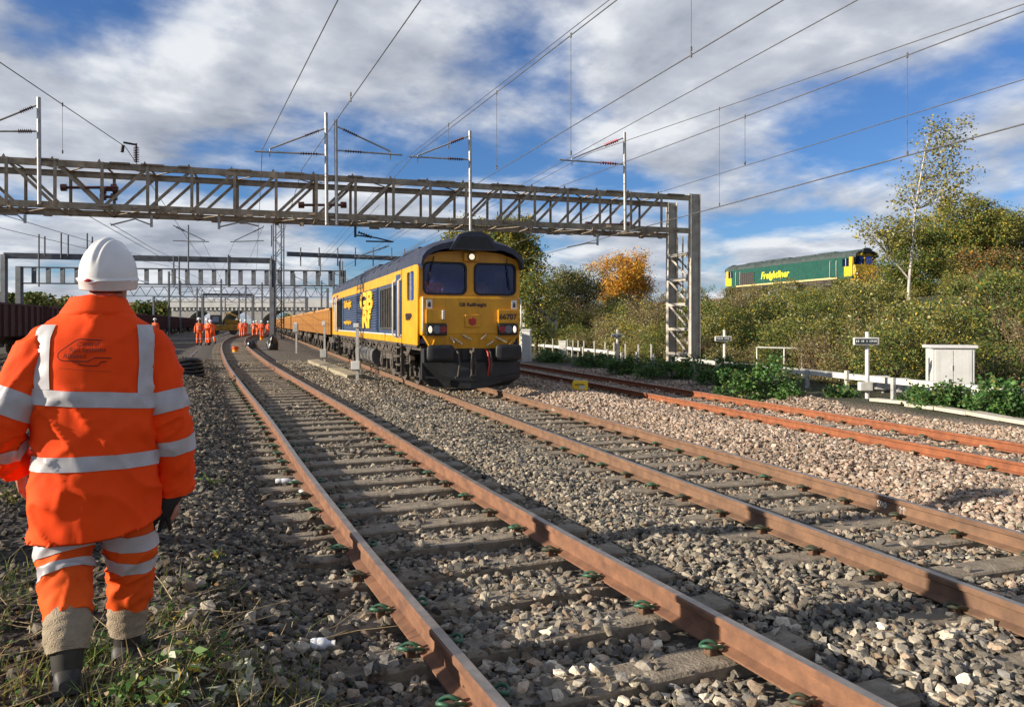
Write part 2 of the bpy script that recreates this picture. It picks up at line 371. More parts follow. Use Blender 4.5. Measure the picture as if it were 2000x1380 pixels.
def clip_mesh(fresh):
    "sprung steel clip: a curled rod with its shoulder and insulator; +x points away from the rail"
    mb = MB(); mb.m = 0; pts = []
    for k in range(13):
        a = R(-150 + 300 * k / 12); pts.append((0.075 + 0.042 * math.cos(a), 0.040 * math.sin(a), 0.052 + 0.008 * math.sin(a * 2)))
    pts = [(-0.012, -0.022, 0.03)] + pts + [(0.0, 0.03, 0.04), (-0.015, 0.012, 0.03)]
    mb.tube(pts, 0.0105, 6); mb.m = 1; mb.ell((0.006, 0.016, 0.034), (0.020, 0.022, 0.018), 8, 5)
    mb.m = 2; mb.rbox(0.03, 0.085, -0.028, 0.028, -0.012, 0.045, 0.01)
    return mb.mesh('rail_clip', [M_clip if fresh else M_clipd, M_pad if fresh else M_shoe, M_shoe])
CLIPS = [clip_mesh(True), clip_mesh(False)]
def sleeper_mesh(seed, mt, L=2.5, wd=0.25):
    r_ = random.Random(seed); mb = MB(); prof = []
    for x in np.linspace(-L / 2, L / 2, 9):
        j = lambda s=0.006: r_.uniform(-s, s)
        prof.append([Vector((x, -wd / 2 + j(), -0.13)), Vector((x, wd / 2 + j(), -0.13)), Vector((x, wd / 2 + j(), -0.014)), Vector((x, wd / 2 - 0.016 + j(), j(0.004))), Vector((x, -wd / 2 + 0.016 + j(), j(0.004))), Vector((x, -wd / 2 + j(), -0.014))])
    mb.loft(prof, True, False); return mb.mesh('sleeper', [mt])
SLP = {k: [sleeper_mesh(100 + i, m_) for i in range(4)] for k, m_ in (('t', M_slp), ('c', M_slpc))}
OCC = []                       # sleeper and rail footprints, so ballast keeps off them
TRK = []                       # rail polylines
def make_track(name, path, label, rust, kind, clip_to, spacing=0.65, near=60, fresh=0.5):
    root = empty(name, (0, 0, 0)); tag(root, label, 'railway track')
    for off in (-0.7525, 0.7525): link_mesh('rail', rail_mesh(path, off, [rust, M_rtop]), root)
    TRK.append(path); st = resample(path, spacing); far = MB()
    for i, p in enumerate(st[:-1]):
        t = st[i + 1] - p; t.z = 0; t.normalize(); ang = math.atan2(-t.x, t.y) + rnd.uniform(-0.012, 0.012); d = p.y
        if d < -3: continue
        zt = p.z - 0.168
        if d > near:
            if i % 1 == 0: far.box((p.x, p.y, zt - 0.06), (2.5, 0.25, 0.12), Matrix.Rotation(ang, 3, 'Z'))
            continue
        s = link_mesh('sleeper', SLP[kind][rnd.randrange(4)], root); s.location = (p.x, p.y, zt + rnd.uniform(-0.006, 0.004)); s.rotation_euler = (0, 0, ang)
        OCC.append((p.x, p.y, ang))
        if 1.5 < d < clip_to:
            cl = CLIPS[0 if rnd.random() < fresh else 1]
            for rx in (-0.7525, 0.7525):
                for sg in (-1, 1):
                    c = link_mesh('rail_clip', cl, s); c.location = (rx + sg * 0.062, rnd.uniform(-0.015, 0.015), 0.002); c.rotation_euler = (0, 0, 0 if sg > 0 else math.pi)
    if far.v: tag(far.build('distant_sleepers', [M_slp], root), kind='stuff')
    return root
p1 = [Vector((x, y, float(z1f(y)))) for x, y in C1]; p1 = smooth_path(p1, 6)
tr1 = make_track('railway_track', p1, 'rusty near track curving left beside the walking man, wooden sleepers half buried', M_rust, 't', 22, fresh=0.6)
def straight(lat, z, a, t0, t1, n=40):
    c = NR * lat; d = Vector((-math.sin(a), math.cos(a), 0)); c = c + T * 0
    return [Vector((c.x, c.y, z)) + d * (t0 + (t1 - t0) * k / n) for k in range(n + 1)]
p2 = straight(LAT2, Z2, TA, -8, 320)
tr2 = make_track('railway_track', p2, 'brown railed track that the blue and yellow locomotive stands on', M_rust2, 't', 26, fresh=0.2)
A3 = R(17.4); q3 = Vector((6.64, 12.84, Z3)); d3 = Vector((-math.sin(A3), math.cos(A3), 0))
p3 = [q3 + d3 * t for t in np.linspace(-16, 300, 40)]
tr3 = make_track('railway_track', p3, 'bright orange rusted track on pink ballast beside the white lineside rail', M_rust3, 'c', 24, fresh=0.12)
p4 = smooth_path([(-9.0, 16, 0.02), (-12.0, 24, 0.05), (-14.6, 32, 0.08), (-19.4, 45, 0.12), (-24.2, 58, 0.2), (-29.0, 72, 0.3), (-34, 88, 0.4), (-66, 185, 0.45)], 6)
tr4 = make_track('railway_track', p4, 'dull siding track passing the two orange workers in the yard', M_rust2, 't', 0, near=45)
# ---------------------------------------------------------------- ballast stones
def stone_mat():
    m = bpy.data.materials.new('ballast stone'); m.use_nodes = True; t = m.node_tree; b = t.nodes['Principled BSDF']; b.inputs['Roughness'].default_value = 0.88
    b.inputs['Specular IOR Level'].default_value = 0.3
    a = N('ShaderNodeAttribute', t); a.attribute_type = 'INSTANCER'; a.attribute_name = 'tint'
    a2 = N('ShaderNodeAttribute', t); a2.attribute_type = 'OBJECT'; a2.attribute_name = 'tint'
    ad = N('ShaderNodeVectorMath', t, operation='ADD'); lk(a.outputs['Vector'], ad.inputs[0], t); lk(a2.outputs['Vector'], ad.inputs[1], t)
    co = N('ShaderNodeTexCoord', t); n = N('ShaderNodeTexNoise', t); n.inputs['Scale'].default_value = 3.2; n.inputs['Detail'].default_value = 8; n.inputs['Roughness'].default_value = 0.7
    lk(co.outputs['Object'], n.inputs['Vector'], t)
    mr = N('ShaderNodeMapRange', t); mr.inputs[1].default_value = 0.3; mr.inputs[2].default_value = 0.72; mr.inputs[3].default_value = 0.62; mr.inputs[4].default_value = 1.25; lk(n.outputs[0], mr.inputs[0], t)
    s = N('ShaderNodeVectorMath', t, operation='SCALE'); lk(ad.outputs[0], s.inputs[0], t); lk(mr.outputs[0], s.inputs['Scale'], t); lk(s.outputs[0], b.inputs['Base Color'], t)
    bp = N('ShaderNodeBump', t); bp.inputs['Strength'].default_value = 0.35; bp.inputs['Distance'].default_value = 0.1; lk(n.outputs[0], bp.inputs['Height'], t); lk(bp.outputs[0], b.inputs['Normal'], t)
    return m
M_stone = stone_mat()
def stone_proto(seed):
    r_ = random.Random(seed); bm = bmesh.new(); ax = (r_.uniform(0.42, 0.56), r_.uniform(0.3, 0.46), r_.uniform(0.22, 0.36))
    for _ in range(15):
        v = Vector((r_.gauss(0, 1), r_.gauss(0, 1), r_.gauss(0, 1))).normalized() * r_.uniform(0.82, 1.0); bm.verts.new((v.x * ax[0], v.y * ax[1], v.z * ax[2]))
    res = bmesh.ops.convex_hull(bm, input=bm.verts[:]); dead = list({g for g in res['geom_interior'] + res['geom_unused'] if isinstance(g, bmesh.types.BMVert)})
    bmesh.ops.delete(bm, geom=dead, context='VERTS')
    me = bpy.data.meshes.new('stone'); bm.to_mesh(me); bm.free(); me.materials.append(M_stone); return me
PROTO = [stone_proto(i) for i in range(12)]

def tints(n, pink):
    base = np.array([(0.25, 0.23, 0.19), (0.33, 0.305, 0.25), (0.17, 0.16, 0.14), (0.42, 0.385, 0.315), (0.28, 0.225, 0.17), (0.13, 0.13, 0.125)])
    pk = np.array([(0.48, 0.37, 0.29), (0.40, 0.295, 0.225), (0.54, 0.44, 0.36), (0.34, 0.26, 0.20), (0.30, 0.25, 0.21), (0.58, 0.50, 0.43)])
    i = rng.integers(0, 6, n); c = np.where(pink[:, None], pk[i], base[i]) * rng.uniform(0.75, 1.22, (n, 1)); return c * np.array([1.06, 1.0, 0.92])
def scatter(y0, y1, dens, size, seed):
    r_ = np.random.default_rng(seed)
    area = (y1 - y0) * (0.78 * (y0 + y1) + 4.0); n = int(area * dens)
    y = y0 + (y1 - y0) * r_.random(n * 2); hw = 0.78 * y + 2.0
    x = (r_.random(n * 2) * 2 - 1) * hw.max(); k = np.abs(x) < hw; x, y = x[k], y[k]
    lat = x * NR.x + y * NR.y; d1 = (x - x1f(y)) * 0.925
    keep = (d1 > -4.2 - 0.06 * y - 5.0 * (y > 14)) & (lat < LAT3 + 3.0 + 0.5 * vnoise(x, y, 0.8, 9))
    soil = sstep(1.6, 2.5, -d1 + 0.5 * vnoise(x, y, 1.2, 8) + 1.0 * (1 - sstep(2.4, 4.4, y)) - 0.9 * sstep(4.5, 9.0, y))
    keep &= r_.random(len(x)) > soil * 0.86
    x, y = x[keep], y[keep]
    # keep rails and most sleeper tops clear
    ok = np.ones(len(x), bool); top = np.zeros(len(x))
    for path in TRK[:3]:
        P = np.array([(p.x, p.y) for p in path]); xi = np.interp(y, P[:, 1], P[:, 0]); sl = np.gradient(P[:, 0], P[:, 1]); ct = 1 / np.sqrt(1 + np.interp(y, P[:, 1], sl) ** 2)
        dd = (x - xi) * ct
        ok &= np.abs(np.abs(dd) - 0.7525) > 0.085
    S = np.array([o for o in OCC if -1 < o[1] < y1 + 2])
    cell = {}
    for i, (a, b, _) in enumerate(S):
        for ix in range(int(math.floor((a - 1.4))), int(math.floor(a + 1.4)) + 1):
            for iy in range(int(math.floor(b - 1.4)), int(math.floor(b + 1.4)) + 1): cell.setdefault((ix, iy), []).append(i)
    cxi = np.floor(x).astype(int); cyi = np.floor(y).astype(int); key = cxi * 10000 + cyi; onsl = np.zeros(len(x), bool)
    order = np.argsort(key); ks, st = np.unique(key[order], return_index=True); st = list(st) + [len(order)]
    for q, kx in enumerate(ks):
        ids = order[st[q]:st[q + 1]]; c = cell.get((int(cxi[ids[0]]), int(cyi[ids[0]])))
        if not c: continue
        for i in c:
            a, b, an = S[i]; ca_, sa_ = math.cos(an), math.sin(an); ux = (x[ids] - a) * ca_ + (y[ids] - b) * sa_; uy = -(x[ids] - a) * sa_ + (y[ids] - b) * ca_
            onsl[ids[(np.abs(ux) < 1.27) & (np.abs(uy) < 0.145)]] = True
            lie = 0
    pn = vnoise(x, y, 0.55, 21)
    ok &= ~onsl | ((r_.random(len(x)) < 0.03 + 0.27 * (pn > 0.3)))
    x, y, onsl = x[ok], y[ok], onsl[ok]; n = len(x); lat = x * NR.x + y * NR.y
    s = size * r_.lognormal(0, 0.36, n); s = np.clip(s, size * 0.4, size * 1.9)
    z = G(x, y) + s * 0.16 + r_.random(n) ** 2 * 0.03
    z = np.where(onsl, G(x, y) + 0.066 + s * 0.2, z)
    pink = (lat > LAT2 + 1.0 + 0.3 * vnoise(x, y, 1.1, 33)) & (r_.random(n) < 0.86)
    pink |= (lat > LAT2 - 0.75) & (r_.random(n) < 0.18)
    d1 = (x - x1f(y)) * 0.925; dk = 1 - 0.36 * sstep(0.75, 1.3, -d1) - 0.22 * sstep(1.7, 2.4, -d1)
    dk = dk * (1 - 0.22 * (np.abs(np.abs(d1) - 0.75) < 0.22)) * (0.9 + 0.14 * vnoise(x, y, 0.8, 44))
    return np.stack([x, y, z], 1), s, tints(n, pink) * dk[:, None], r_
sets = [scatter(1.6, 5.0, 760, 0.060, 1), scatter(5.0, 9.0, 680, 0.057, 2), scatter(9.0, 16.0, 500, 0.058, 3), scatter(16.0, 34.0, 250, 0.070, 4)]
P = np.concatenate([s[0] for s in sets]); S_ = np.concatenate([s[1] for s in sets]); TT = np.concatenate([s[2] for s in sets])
ROT = rng.uniform(-math.pi, math.pi, (len(P), 3)); ROT[:, :2] *= 0.24
PID = rng.integers(0, len(PROTO), len(P))
# the 300 stones that show largest are objects of their own, lying in the ballast
inview = (np.abs(P[:, 0] / P[:, 1]) < 0.66) & ((CAM - P[:, 2]) / P[:, 1] < 0.50)
man_side = P[:, 0] / P[:, 1] > -0.52
score = np.where(inview & man_side, S_ / P[:, 1], 0); pick = np.argsort(-score)[:300]; rest = np.ones(len(P), bool); rest[pick] = False
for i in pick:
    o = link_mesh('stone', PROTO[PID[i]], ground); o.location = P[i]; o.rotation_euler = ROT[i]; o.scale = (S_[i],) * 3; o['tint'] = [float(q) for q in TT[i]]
PR, SR, TR_, RR, IR = P[rest], S_[rest], TT[rest], ROT[rest], PID[rest]
bme = bpy.data.meshes.new('ballast'); bme.vertices.add(len(PR)); bme.vertices.foreach_set('co', PR.astype(np.float32).ravel())
def attr(nm, ty, key, arr):
    a = bme.attributes.new(nm, ty, 'POINT'); a.data.foreach_set(key, arr.ravel())
attr('rot', 'FLOAT_VECTOR', 'vector', RR.astype(np.float32)); attr('size', 'FLOAT', 'value', SR.astype(np.float32))
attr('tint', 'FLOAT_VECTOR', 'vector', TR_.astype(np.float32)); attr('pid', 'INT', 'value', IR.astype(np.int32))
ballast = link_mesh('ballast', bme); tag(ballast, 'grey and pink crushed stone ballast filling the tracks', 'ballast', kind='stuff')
ng = bpy.data.node_groups.new('scatter stones', 'GeometryNodeTree')
ng.interface.new_socket('Geometry', in_out='INPUT', socket_type='NodeSocketGeometry'); ng.interface.new_socket('Geometry', in_out='OUTPUT', socket_type='NodeSocketGeometry')
gi = N('NodeGroupInput', ng); go = N('NodeGroupOutput', ng); ip = N('GeometryNodeInstanceOnPoints', ng)
jn = N('GeometryNodeJoinGeometry', ng)
first = {}
for o in ground.children:
    if o.name.startswith('stone') and o.data.name not in first: first[o.data.name] = o
for nm in sorted(first)[::-1]:
    oi = N('GeometryNodeObjectInfo', ng); oi.inputs['Object'].default_value = first[nm]; oi.inputs['As Instance'].default_value = False; oi.transform_space = 'ORIGINAL'
    g2 = N('GeometryNodeGeometryToInstance', ng); lk(oi.outputs['Geometry'], g2.inputs[0], ng); lk(g2.outputs[0], jn.inputs[0], ng)
def named(nm, ty):
    a = N('GeometryNodeInputNamedAttribute', ng); a.data_type = ty; a.inputs['Name'].default_value = nm; return a.outputs[0]
lk(gi.outputs[0], ip.inputs['Points'], ng); lk(jn.outputs[0], ip.inputs['Instance'], ng); ip.inputs['Pick Instance'].default_value = True
lk(named('pid', 'INT'), ip.inputs['Instance Index'], ng); lk(named('rot', 'FLOAT_VECTOR'), ip.inputs['Rotation'], ng); lk(named('size', 'FLOAT'), ip.inputs['Scale'], ng)
lk(ip.outputs[0], go.inputs[0], ng)
ballast.modifiers.new('stones', 'NODES').node_group = ng
print('stones', len(P), 'protos', len(first))
# ---------------------------------------------------------------- locomotives and wagons
def glass_mat():
    m = bpy.data.materials.new('cab glass'); m.use_nodes = True; t = m.node_tree; o = t.nodes['Material Output']; t.nodes.remove(t.nodes['Principled BSDF'])
    tr = N('ShaderNodeBsdfTransparent', t); tr.inputs[0].default_value = (0.52, 0.60, 0.95, 1); gl = N('ShaderNodeBsdfGlossy', t); gl.inputs['Roughness'].default_value = 0.04; gl.inputs[0].default_value = (0.75, 0.82, 1, 1)
    fr = N('ShaderNodeFresnel', t); fr.inputs[0].default_value = 1.5
    mx = N('ShaderNodeMixShader', t); lk(fr.outputs[0], mx.inputs[0], t); lk(tr.outputs[0], mx.inputs[1], t); lk(gl.outputs[0], mx.inputs[2], t); lk(mx.outputs[0], o.inputs[0], t); return m
def emit_mat(nm, c, s):
    m = bpy.data.materials.new(nm); m.use_nodes = True; b = m.node_tree.nodes['Principled BSDF']; b.inputs['Base Color'].default_value = (*c, 1)
    b.inputs['Emission Color'].default_value = (*c, 1); b.inputs['Emission Strength'].default_value = s; return m
M_glass = glass_mat()
M_lit = emit_mat('lit lamp', (1.0, 0.80, 0.58), 0.55); M_redl = mat('red lens', (0.30, 0.02, 0.03), 0.2, var=0.1); M_greyl = mat('dead lens', (0.16, 0.17, 0.2), 0.15, var=0.1)
M_ylw = mat('loco yellow', (0.74, 0.36, 0.012), 0.38, c2=(0.60, 0.27, 0.008), vs_=2.2, rv=0.1, bump=0.03, bs=2, streak=0.45, dirt=(0.26, 0.13, 0.03))
M_blue = mat('loco dark blue', (0.045, 0.075, 0.145), 0.42, c2=(0.028, 0.046, 0.09), vs_=2.5, rv=0.1, streak=0.4)
M_roofb = mat('loco roof blue', (0.035, 0.045, 0.08), 0.5, c2=(0.018, 0.022, 0.036), vs_=3, rv=0.12, streak=0.4, dirt=(0.06, 0.05, 0.045))
M_grille = mat('grille dark', (0.05, 0.045, 0.04), 0.7, var=0.3, vs_=6)
M_under = mat('underframe grime', (0.105, 0.09, 0.072), 0.8, c2=(0.045, 0.036, 0.03), vs_=5, bump=0.3, bs=20)
M_tank = mat('fuel tank grey', (0.15, 0.145, 0.135), 0.55, c2=(0.085, 0.08, 0.07), vs_=3)
M_blk = mat('plough black', (0.018, 0.018, 0.019), 0.55, var=0.3, vs_=4)
M_rub = mat('window rubber', (0.012, 0.012, 0.014), 0.6, var=0.1)
M_hand = mat('handrail pale', (0.62, 0.60, 0.55), 0.5, var=0.1)
M_chrome = mat('pipe fittings', (0.62, 0.46, 0.26), 0.45, var=0.25, vs_=20)
M_inter = mat('cab interior', (0.03, 0.06, 0.24), 0.8, var=0.2)
M_white = mat('white paint', (0.78, 0.77, 0.74), 0.6, var=0.06, vs_=4)
M_let = mat('lettering yellow', (0.82, 0.45, 0.03), 0.5, var=0.1)
M_letd = mat('lettering dark', (0.05, 0.03, 0.03), 0.5, var=0.1)
M_red = mat('emblem red', (0.45, 0.03, 0.02), 0.5, var=0.15)
M_hiv = mat('hi vis orange', (1.0, 0.13, 0.012), 0.75, c2=(0.85, 0.095, 0.008), vs_=4)
M_green = mat('loco green', (0.010, 0.085, 0.058), 0.45, c2=(0.007, 0.06, 0.042), vs_=2.5, rv=0.1, streak=0.35, dirt=(0.06, 0.07, 0.05))
M_roofg = mat('loco roof green', (0.06, 0.085, 0.075), 0.6, c2=(0.028, 0.036, 0.034), vs_=2.0, rv=0.1)
M_ylw2 = mat('cab yellow', (0.78, 0.52, 0.02), 0.42, c2=(0.58, 0.37, 0.015), vs_=2.2, streak=0.6, dirt=(0.22, 0.14, 0.04))
M_stripe = mat('cream stripe', (0.70, 0.52, 0.22), 0.5, var=0.12)

def on_side(me, x, z, y=-1.34):
    "lay a mesh drawn in XY onto the side of the body that faces -y (reads left to right from outside)"
    return place(me, Matrix.Translation((x, y, z)) @ Matrix(((1, 0, 0, 0), (0, 0, -1, 0), (0, 1, 0, 0), (0, 0, 0, 1))))
def on_front(me, y, z, x):
    return place(me, Matrix.Translation((x, y, z)) @ Matrix(((0, 0, 1, 0), (1, 0, 0, 0), (0, 1, 0, 0), (0, 0, 0, 1))))
def mesh_part(name, me, mt, parent):
    me.name = name; me.materials.clear(); me.materials.append(mt); return link_mesh(name, me, parent)

def wheel(parent, x, y, mt, r_=0.53):
    sg = -1 if y < 0 else 1
    mb = MB(); a = Vector((x, y, r_)); n = Vector((0, sg, 0))
    mb.cyl(a - n * 0.07, a + n * 0.02, r_, 26); mb.cyl(a - n * 0.10, a - n * 0.07, r_ + 0.028, 26); mb.cyl(a + n * 0.02, a + n * 0.05, r_ * 0.30, 14)
    mb.cyl(a + n * 0.005, a + n * 0.028, r_ * 0.80, 22)
    return mb.build('wheel', [mt], parent)
def bogie(root, xc, wb, nax, r_, mt, frame_z=0.55, detail=True):
    mb = MB(); half = wb * (nax - 1) / 2
    for sg in (-1, 1):
        y = sg * 1.06
        mb.prism([(xc - half - 0.55, 0.72), (xc - half - 0.3, 0.95), (xc + half + 0.3, 0.95), (xc + half + 0.55, 0.72), (xc + half + 0.4, 0.60), (xc - half - 0.4, 0.60)], y - 0.06, y + 0.06, 'y')
        for k in range(nax):
            x = xc - half + k * wb
            mb.rbox(x - 0.17, x + 0.17, y - 0.12 * (sg < 0) - 0.04, y + 0.12 * (sg > 0) + 0.04, 0.36, 0.70, 0.03)
            mb.cyl((x, y, r_), (x, y + sg * 0.18, r_), 0.12, 10)
            if detail:
                for dx in (-0.28, 0.28):
                    for q in range(4): mb.cyl((x + dx, y + sg * 0.05, 0.60 + q * 0.07), (x + dx, y + sg * 0.05, 0.64 + q * 0.07), 0.085, 10)
                mb.beam((x + 0.36, y, 0.95), (x + 0.42, y, 0.32), 0.05, 0.09); mb.rbox(x + 0.36, x + 0.46, y - 0.05, y + 0.05, 0.26, 0.5, 0.01)
                mb.tube([(x - 0.3, y + sg * 0.1, 1.02), (x - 0.1, y + sg * 0.14, 0.92), (x + 0.2, y + sg * 0.12, 0.98)], 0.022, 6)
    mb.bb(xc - half, xc + half, -1.0, 1.0, 0.62, 0.85)
    b = mb.build('bogie', [mt], root)
    for k in range(nax):
        for sg in (-1, 1): wheel(b, xc - half + k * wb, sg * 0.80, mt, r_)
    return b

def make_loco(livery, name, label):
    gb = livery == 'blue'
    Yl, Bd, Rf = (M_ylw, M_blue, M_roofb) if gb else (M_ylw2, M_green, M_roofg)
    root = empty(name); tag(root, label, 'locomotive'); L = 21.35; HW = 1.325
    # superstructure: side walls and rounded roof between the cabs
    mb = MB(); x0, x1 = -L + 2.15, -2.15
    mb.prism([(-HW, 1.16), (HW, 1.16), (HW, 3.16), (-HW, 3.16)], x0, x1, 'x'); body = mb.build('body', [Bd], root)
    def arc(w_, z0, z1, n=12): return [(w_ * math.cos(math.pi * k / n), z0 + (z1 - z0) * math.sin(math.pi * k / n) ** 0.8) for k in range(n + 1)]
    mb = MB(); mb.smooth = True; pr = arc(HW - 0.003, 3.163, 3.86); mb.prism(pr, x0 - 0.002, x1, 'x'); rf = mb.build('roof', [Rf], root)
    mb = MB()
    for xa, xb, wv, hz in ((-5.8, -3.4, 0.62, 3.92), (-9.5, -6.4, 0.5, 3.90), (-14.6, -10.4, 0.66, 3.93), (-18.2, -15.4, 0.6, 3.91)):
        mb.rbox(xa, xb, -wv, wv, 3.70, hz, 0.03)
    for x in np.arange(-18.6, -3, 1.55): mb.tube([(x, *p) for p in [(q[0] * 1.004, q[1] + 0.006) for q in arc(HW, 3.17, 3.86, 10)]], 0.014, 4)
    mb.cyl((-12.4, 0.2, 3.9), (-12.4, 0.2, 4.0), 0.16, 10); mb.build('roof_hatches', [Rf], rf)
    # side dressing on both flanks
    for sg in (-1, 1):
        y = sg * (HW + 0.004)
        yo = y + sg * 0.012
        if gb:
            mb = MB(); mb.bb(x0, x1, y - sg * 0.004, yo, 2.86, 3.15); mb.build('upper_stripe', [Yl], body)
            mb = MB(); mb.bb(x0, x1, y - sg * 0.004, yo, 1.17, 1.36); mb.build('lower_stripe', [Yl], body)
            mb = MB(); mb.bb(x0, x1, y - sg * 0.004, yo + sg * 0.004, 1.365, 1.40); mb.build('stripe_edge', [M_hand], body)
        else:
            mb = MB(); mb.bb(x0, x1, y - sg * 0.004, yo, 1.17, 1.33); mb.build('lower_stripe', [M_stripe], body)
        grl = ((-5.55, -3.05, 1.58, 2.72), (-18.9, -16.9, 1.50, 2.76)) if gb else ((-18.6, -15.6, 1.42, 2.66),)
        for xa, xb, za, zb in grl:
            mb = MB(); mb.bb(xa, xb, y - sg * 0.002, y + sg * 0.02, za, zb)
            for k in range(9): xk = xa + (xb - xa) * k / 8; mb.bb(xk - 0.02, xk + 0.02, y, y + sg * 0.05, za, zb)
            mb.bb(xa - 0.03, xb + 0.03, y, y + sg * 0.055, zb, zb + 0.05); mb.bb(xa - 0.03, xb + 0.03, y, y + sg * 0.055, za - 0.05, za)
            mb.build('grille', [M_grille], body)
        if gb:
            lv = MB()
            for k in range(15):
                z = 1.5 + k * 0.088
                lv.add([(-15.9, y, z), (-6.5, y, z), (-6.5, y + sg * 0.045, z + 0.015), (-15.9, y + sg * 0.045, z + 0.015), (-15.9, y, z + 0.075), (-6.5, y, z + 0.075)], [(0, 1, 2, 3), (3, 2, 5, 4), (0, 3, 4), (1, 5, 2)])
            lv.build('louvre_panel', [M_blue], body)
            mb = MB()
            for xk in (-6.3, -16.1, -11.3): mb.bb(xk - 0.05, xk + 0.05, y - sg * 0.002, y + sg * 0.03, 1.42, 2.84)
            mb.build('panel_rib', [M_blue], body)
        for xe, d in ((-2.62, 1), (-L + 2.62, -1)):
            mb = MB(); mb.bb(xe - 0.36, xe + 0.36, y - sg * 0.002, y + sg * 0.018, 1.30, 3.05); dr = mb.build('cab_door', [Bd], body)
            mb = MB(); mb.tube([(xe - 0.44, y, 1.3), (xe - 0.44, y + sg * 0.09, 1.36), (xe - 0.44, y + sg * 0.09, 2.85), (xe - 0.44, y, 2.92)], 0.022, 6); mb.build('handrail', [M_hand], dr)
            mb = MB(); mb.tube([(xe + 0.44, y, 1.3), (xe + 0.44, y + sg * 0.09, 1.36), (xe + 0.44, y + sg * 0.09, 2.85), (xe + 0.44, y, 2.92)], 0.022, 6); mb.build('handrail', [M_hand], dr)
            mb = MB()
            for k in range(4): mb.bb(xe - 0.33, xe + 0.33, y - sg * 0.16, y + sg * 0.04, 0.30 + k * 0.24, 0.34 + k * 0.24)
            mb.bb(xe - 0.36, xe - 0.31, y - sg * 0.1, y, 0.26, 1.16); mb.bb(xe + 0.31, xe + 0.36, y - sg * 0.1, y, 0.26, 1.16); mb.build('cab_steps', [M_under], root)
    # lettering on the flank towards the yard
    if gb:
        me = text_mesh('GB\nRf', 0.86, 0.02, 0.035, space=0.92, line=0.72); me2 = me.copy()
        me.transform(Matrix.Scale(2.9, 4, (1, 0, 0))); mesh_part('lettering', on_side(me, -8.7, 2.14, -1.376), M_let, body)
        me = text_mesh('Railfreight', 0.42, 0.02, 0.006); me.transform(Matrix.Scale(1.5, 4, (1, 0, 0))); mesh_part('lettering', on_side(me, -14.2, 2.5, -1.376), M_let, body)
        me = text_mesh('www.gbrailfreight.com', 0.22, 0.02, 0.003); me.transform(Matrix.Scale(1.3, 4, (1, 0, 0))); mesh_part('lettering', on_side(me, -14.2, 1.75, -1.376), M_let, body)
        me = text_mesh('66707', 0.25, 0.006, 0.004); mesh_part('lettering', on_side(me, -1.25, 1.86, -1.338), M_letd, body)
    else:
        me = text_mesh('Freightliner', 1.05, 0.012, 0.028, shear=0.25); mesh_part('lettering', on_side(me, -11.9, 2.15, -1.338), mat('lettering lemon', (0.85, 0.70, 0.03), 0.5, var=0.05), body)
    # cabs at both ends
    for end in (0, 1):
        X = (lambda v: v) if end == 0 else (lambda v: -L - v)
        s = 1 if end == 0 else -1
        def tr(me):
            if end: me.transform(Matrix.Translation((-L, 0, 0)) @ Matrix.Rotation(math.pi, 4, 'Z'))
            return me
        cab = mesh_part('cab', tr(on_front(plate([(-1.30, 2.33), (1.30, 2.33), (1.315, 3.17), (1.20, 3.32), (0.8, 3.46), (0, 3.53), (-0.8, 3.46), (-1.20, 3.32), (-1.315, 3.17)],
                        [rrect(-1.19, -0.11, 2.42, 3.20, 0.14), rrect(0.11, 1.19, 2.42, 3.20, 0.14)], 0.05), 0, 0, -0.06)), Yl, root)
        for sg in (-1, 1):          # cab side walls with a window opening
            me = plate([(-2.15, 1.16), (-0.10, 1.16), (-0.085, 3.16), (-2.15, 3.16)], [rrect(-1.45, -0.55, 2.28, 3.02, 0.07)], 0.05)
            me = place(me, Matrix.Translation((0, sg * (HW - 0.026), 0)) @ Matrix(((1, 0, 0, 0), (0, 0, -1, 0), (0, 1, 0, 0), (0, 0, 0, 1)))); sw = mesh_part('cab_side', tr(me), Yl if gb else Bd, root)
            if not gb:
                mb = MB(); mb.bb(-1.2, -0.12, sg * (HW + 0.001), sg * (HW + 0.012), 1.32, 2.26); mb.bb(-0.53, -0.12, sg * (HW + 0.001), sg * (HW + 0.012), 2.262, 3.12); link_mesh('yellow_panel', tr(mb.mesh('yellow_panel', [Yl])), sw)
            mb = MB(); mb.bb(-1.45, -0.55, sg * (HW - 0.04), sg * (HW - 0.034), 2.28, 3.02); mb.m = 1
            mb.bb(-1.02, -0.98, sg * (HW - 0.045), sg * (HW + 0.006), 2.28, 3.02); me = mb.mesh('side_window', [M_glass, M_hand]); link_mesh('side_window', tr(me), sw)
            if gb and end == 0 and sg < 0:
                me = text_mesh('GB Railfreight', 0.15, 0.004, 0.002); mesh_part('lettering', on_side(me, -1.2, 1.9, -1.333), M_letd, sw)
        # roof of the cab with its visor and number dome
        mb = MB(); mb.smooth = True; ring = []
        for x, zt, wv, zb in ((-2.16, 3.86, HW - 0.003, 3.163), (-0.5, 3.87, HW, 3.165), (0.02, 3.84, HW + 0.005, 3.15), (0.30, 3.74, HW - 0.01, 3.13)):
            a = arc(wv, zb, zt, 14); ring.append([Vector((x, p[0], p[1])) for p in a] + [Vector((x, p[0] * 0.97, p[1] - 0.10 - 0.10 * (1 - abs(p[0]) / wv))) for p in a[::-1]])
        mb.loft(ring, True, False)
        mb.prism([(-0.62, 3.50), (0.62, 3.50), (0.40, 3.86), (0.16, 3.95), (-0.16, 3.95), (-0.40, 3.86)], 0.10, 0.36, 'x')
        me = mb.mesh('cab_roof', [M_blk if gb and False else Rf]); cr_ = link_mesh('cab_roof', tr(me), root)
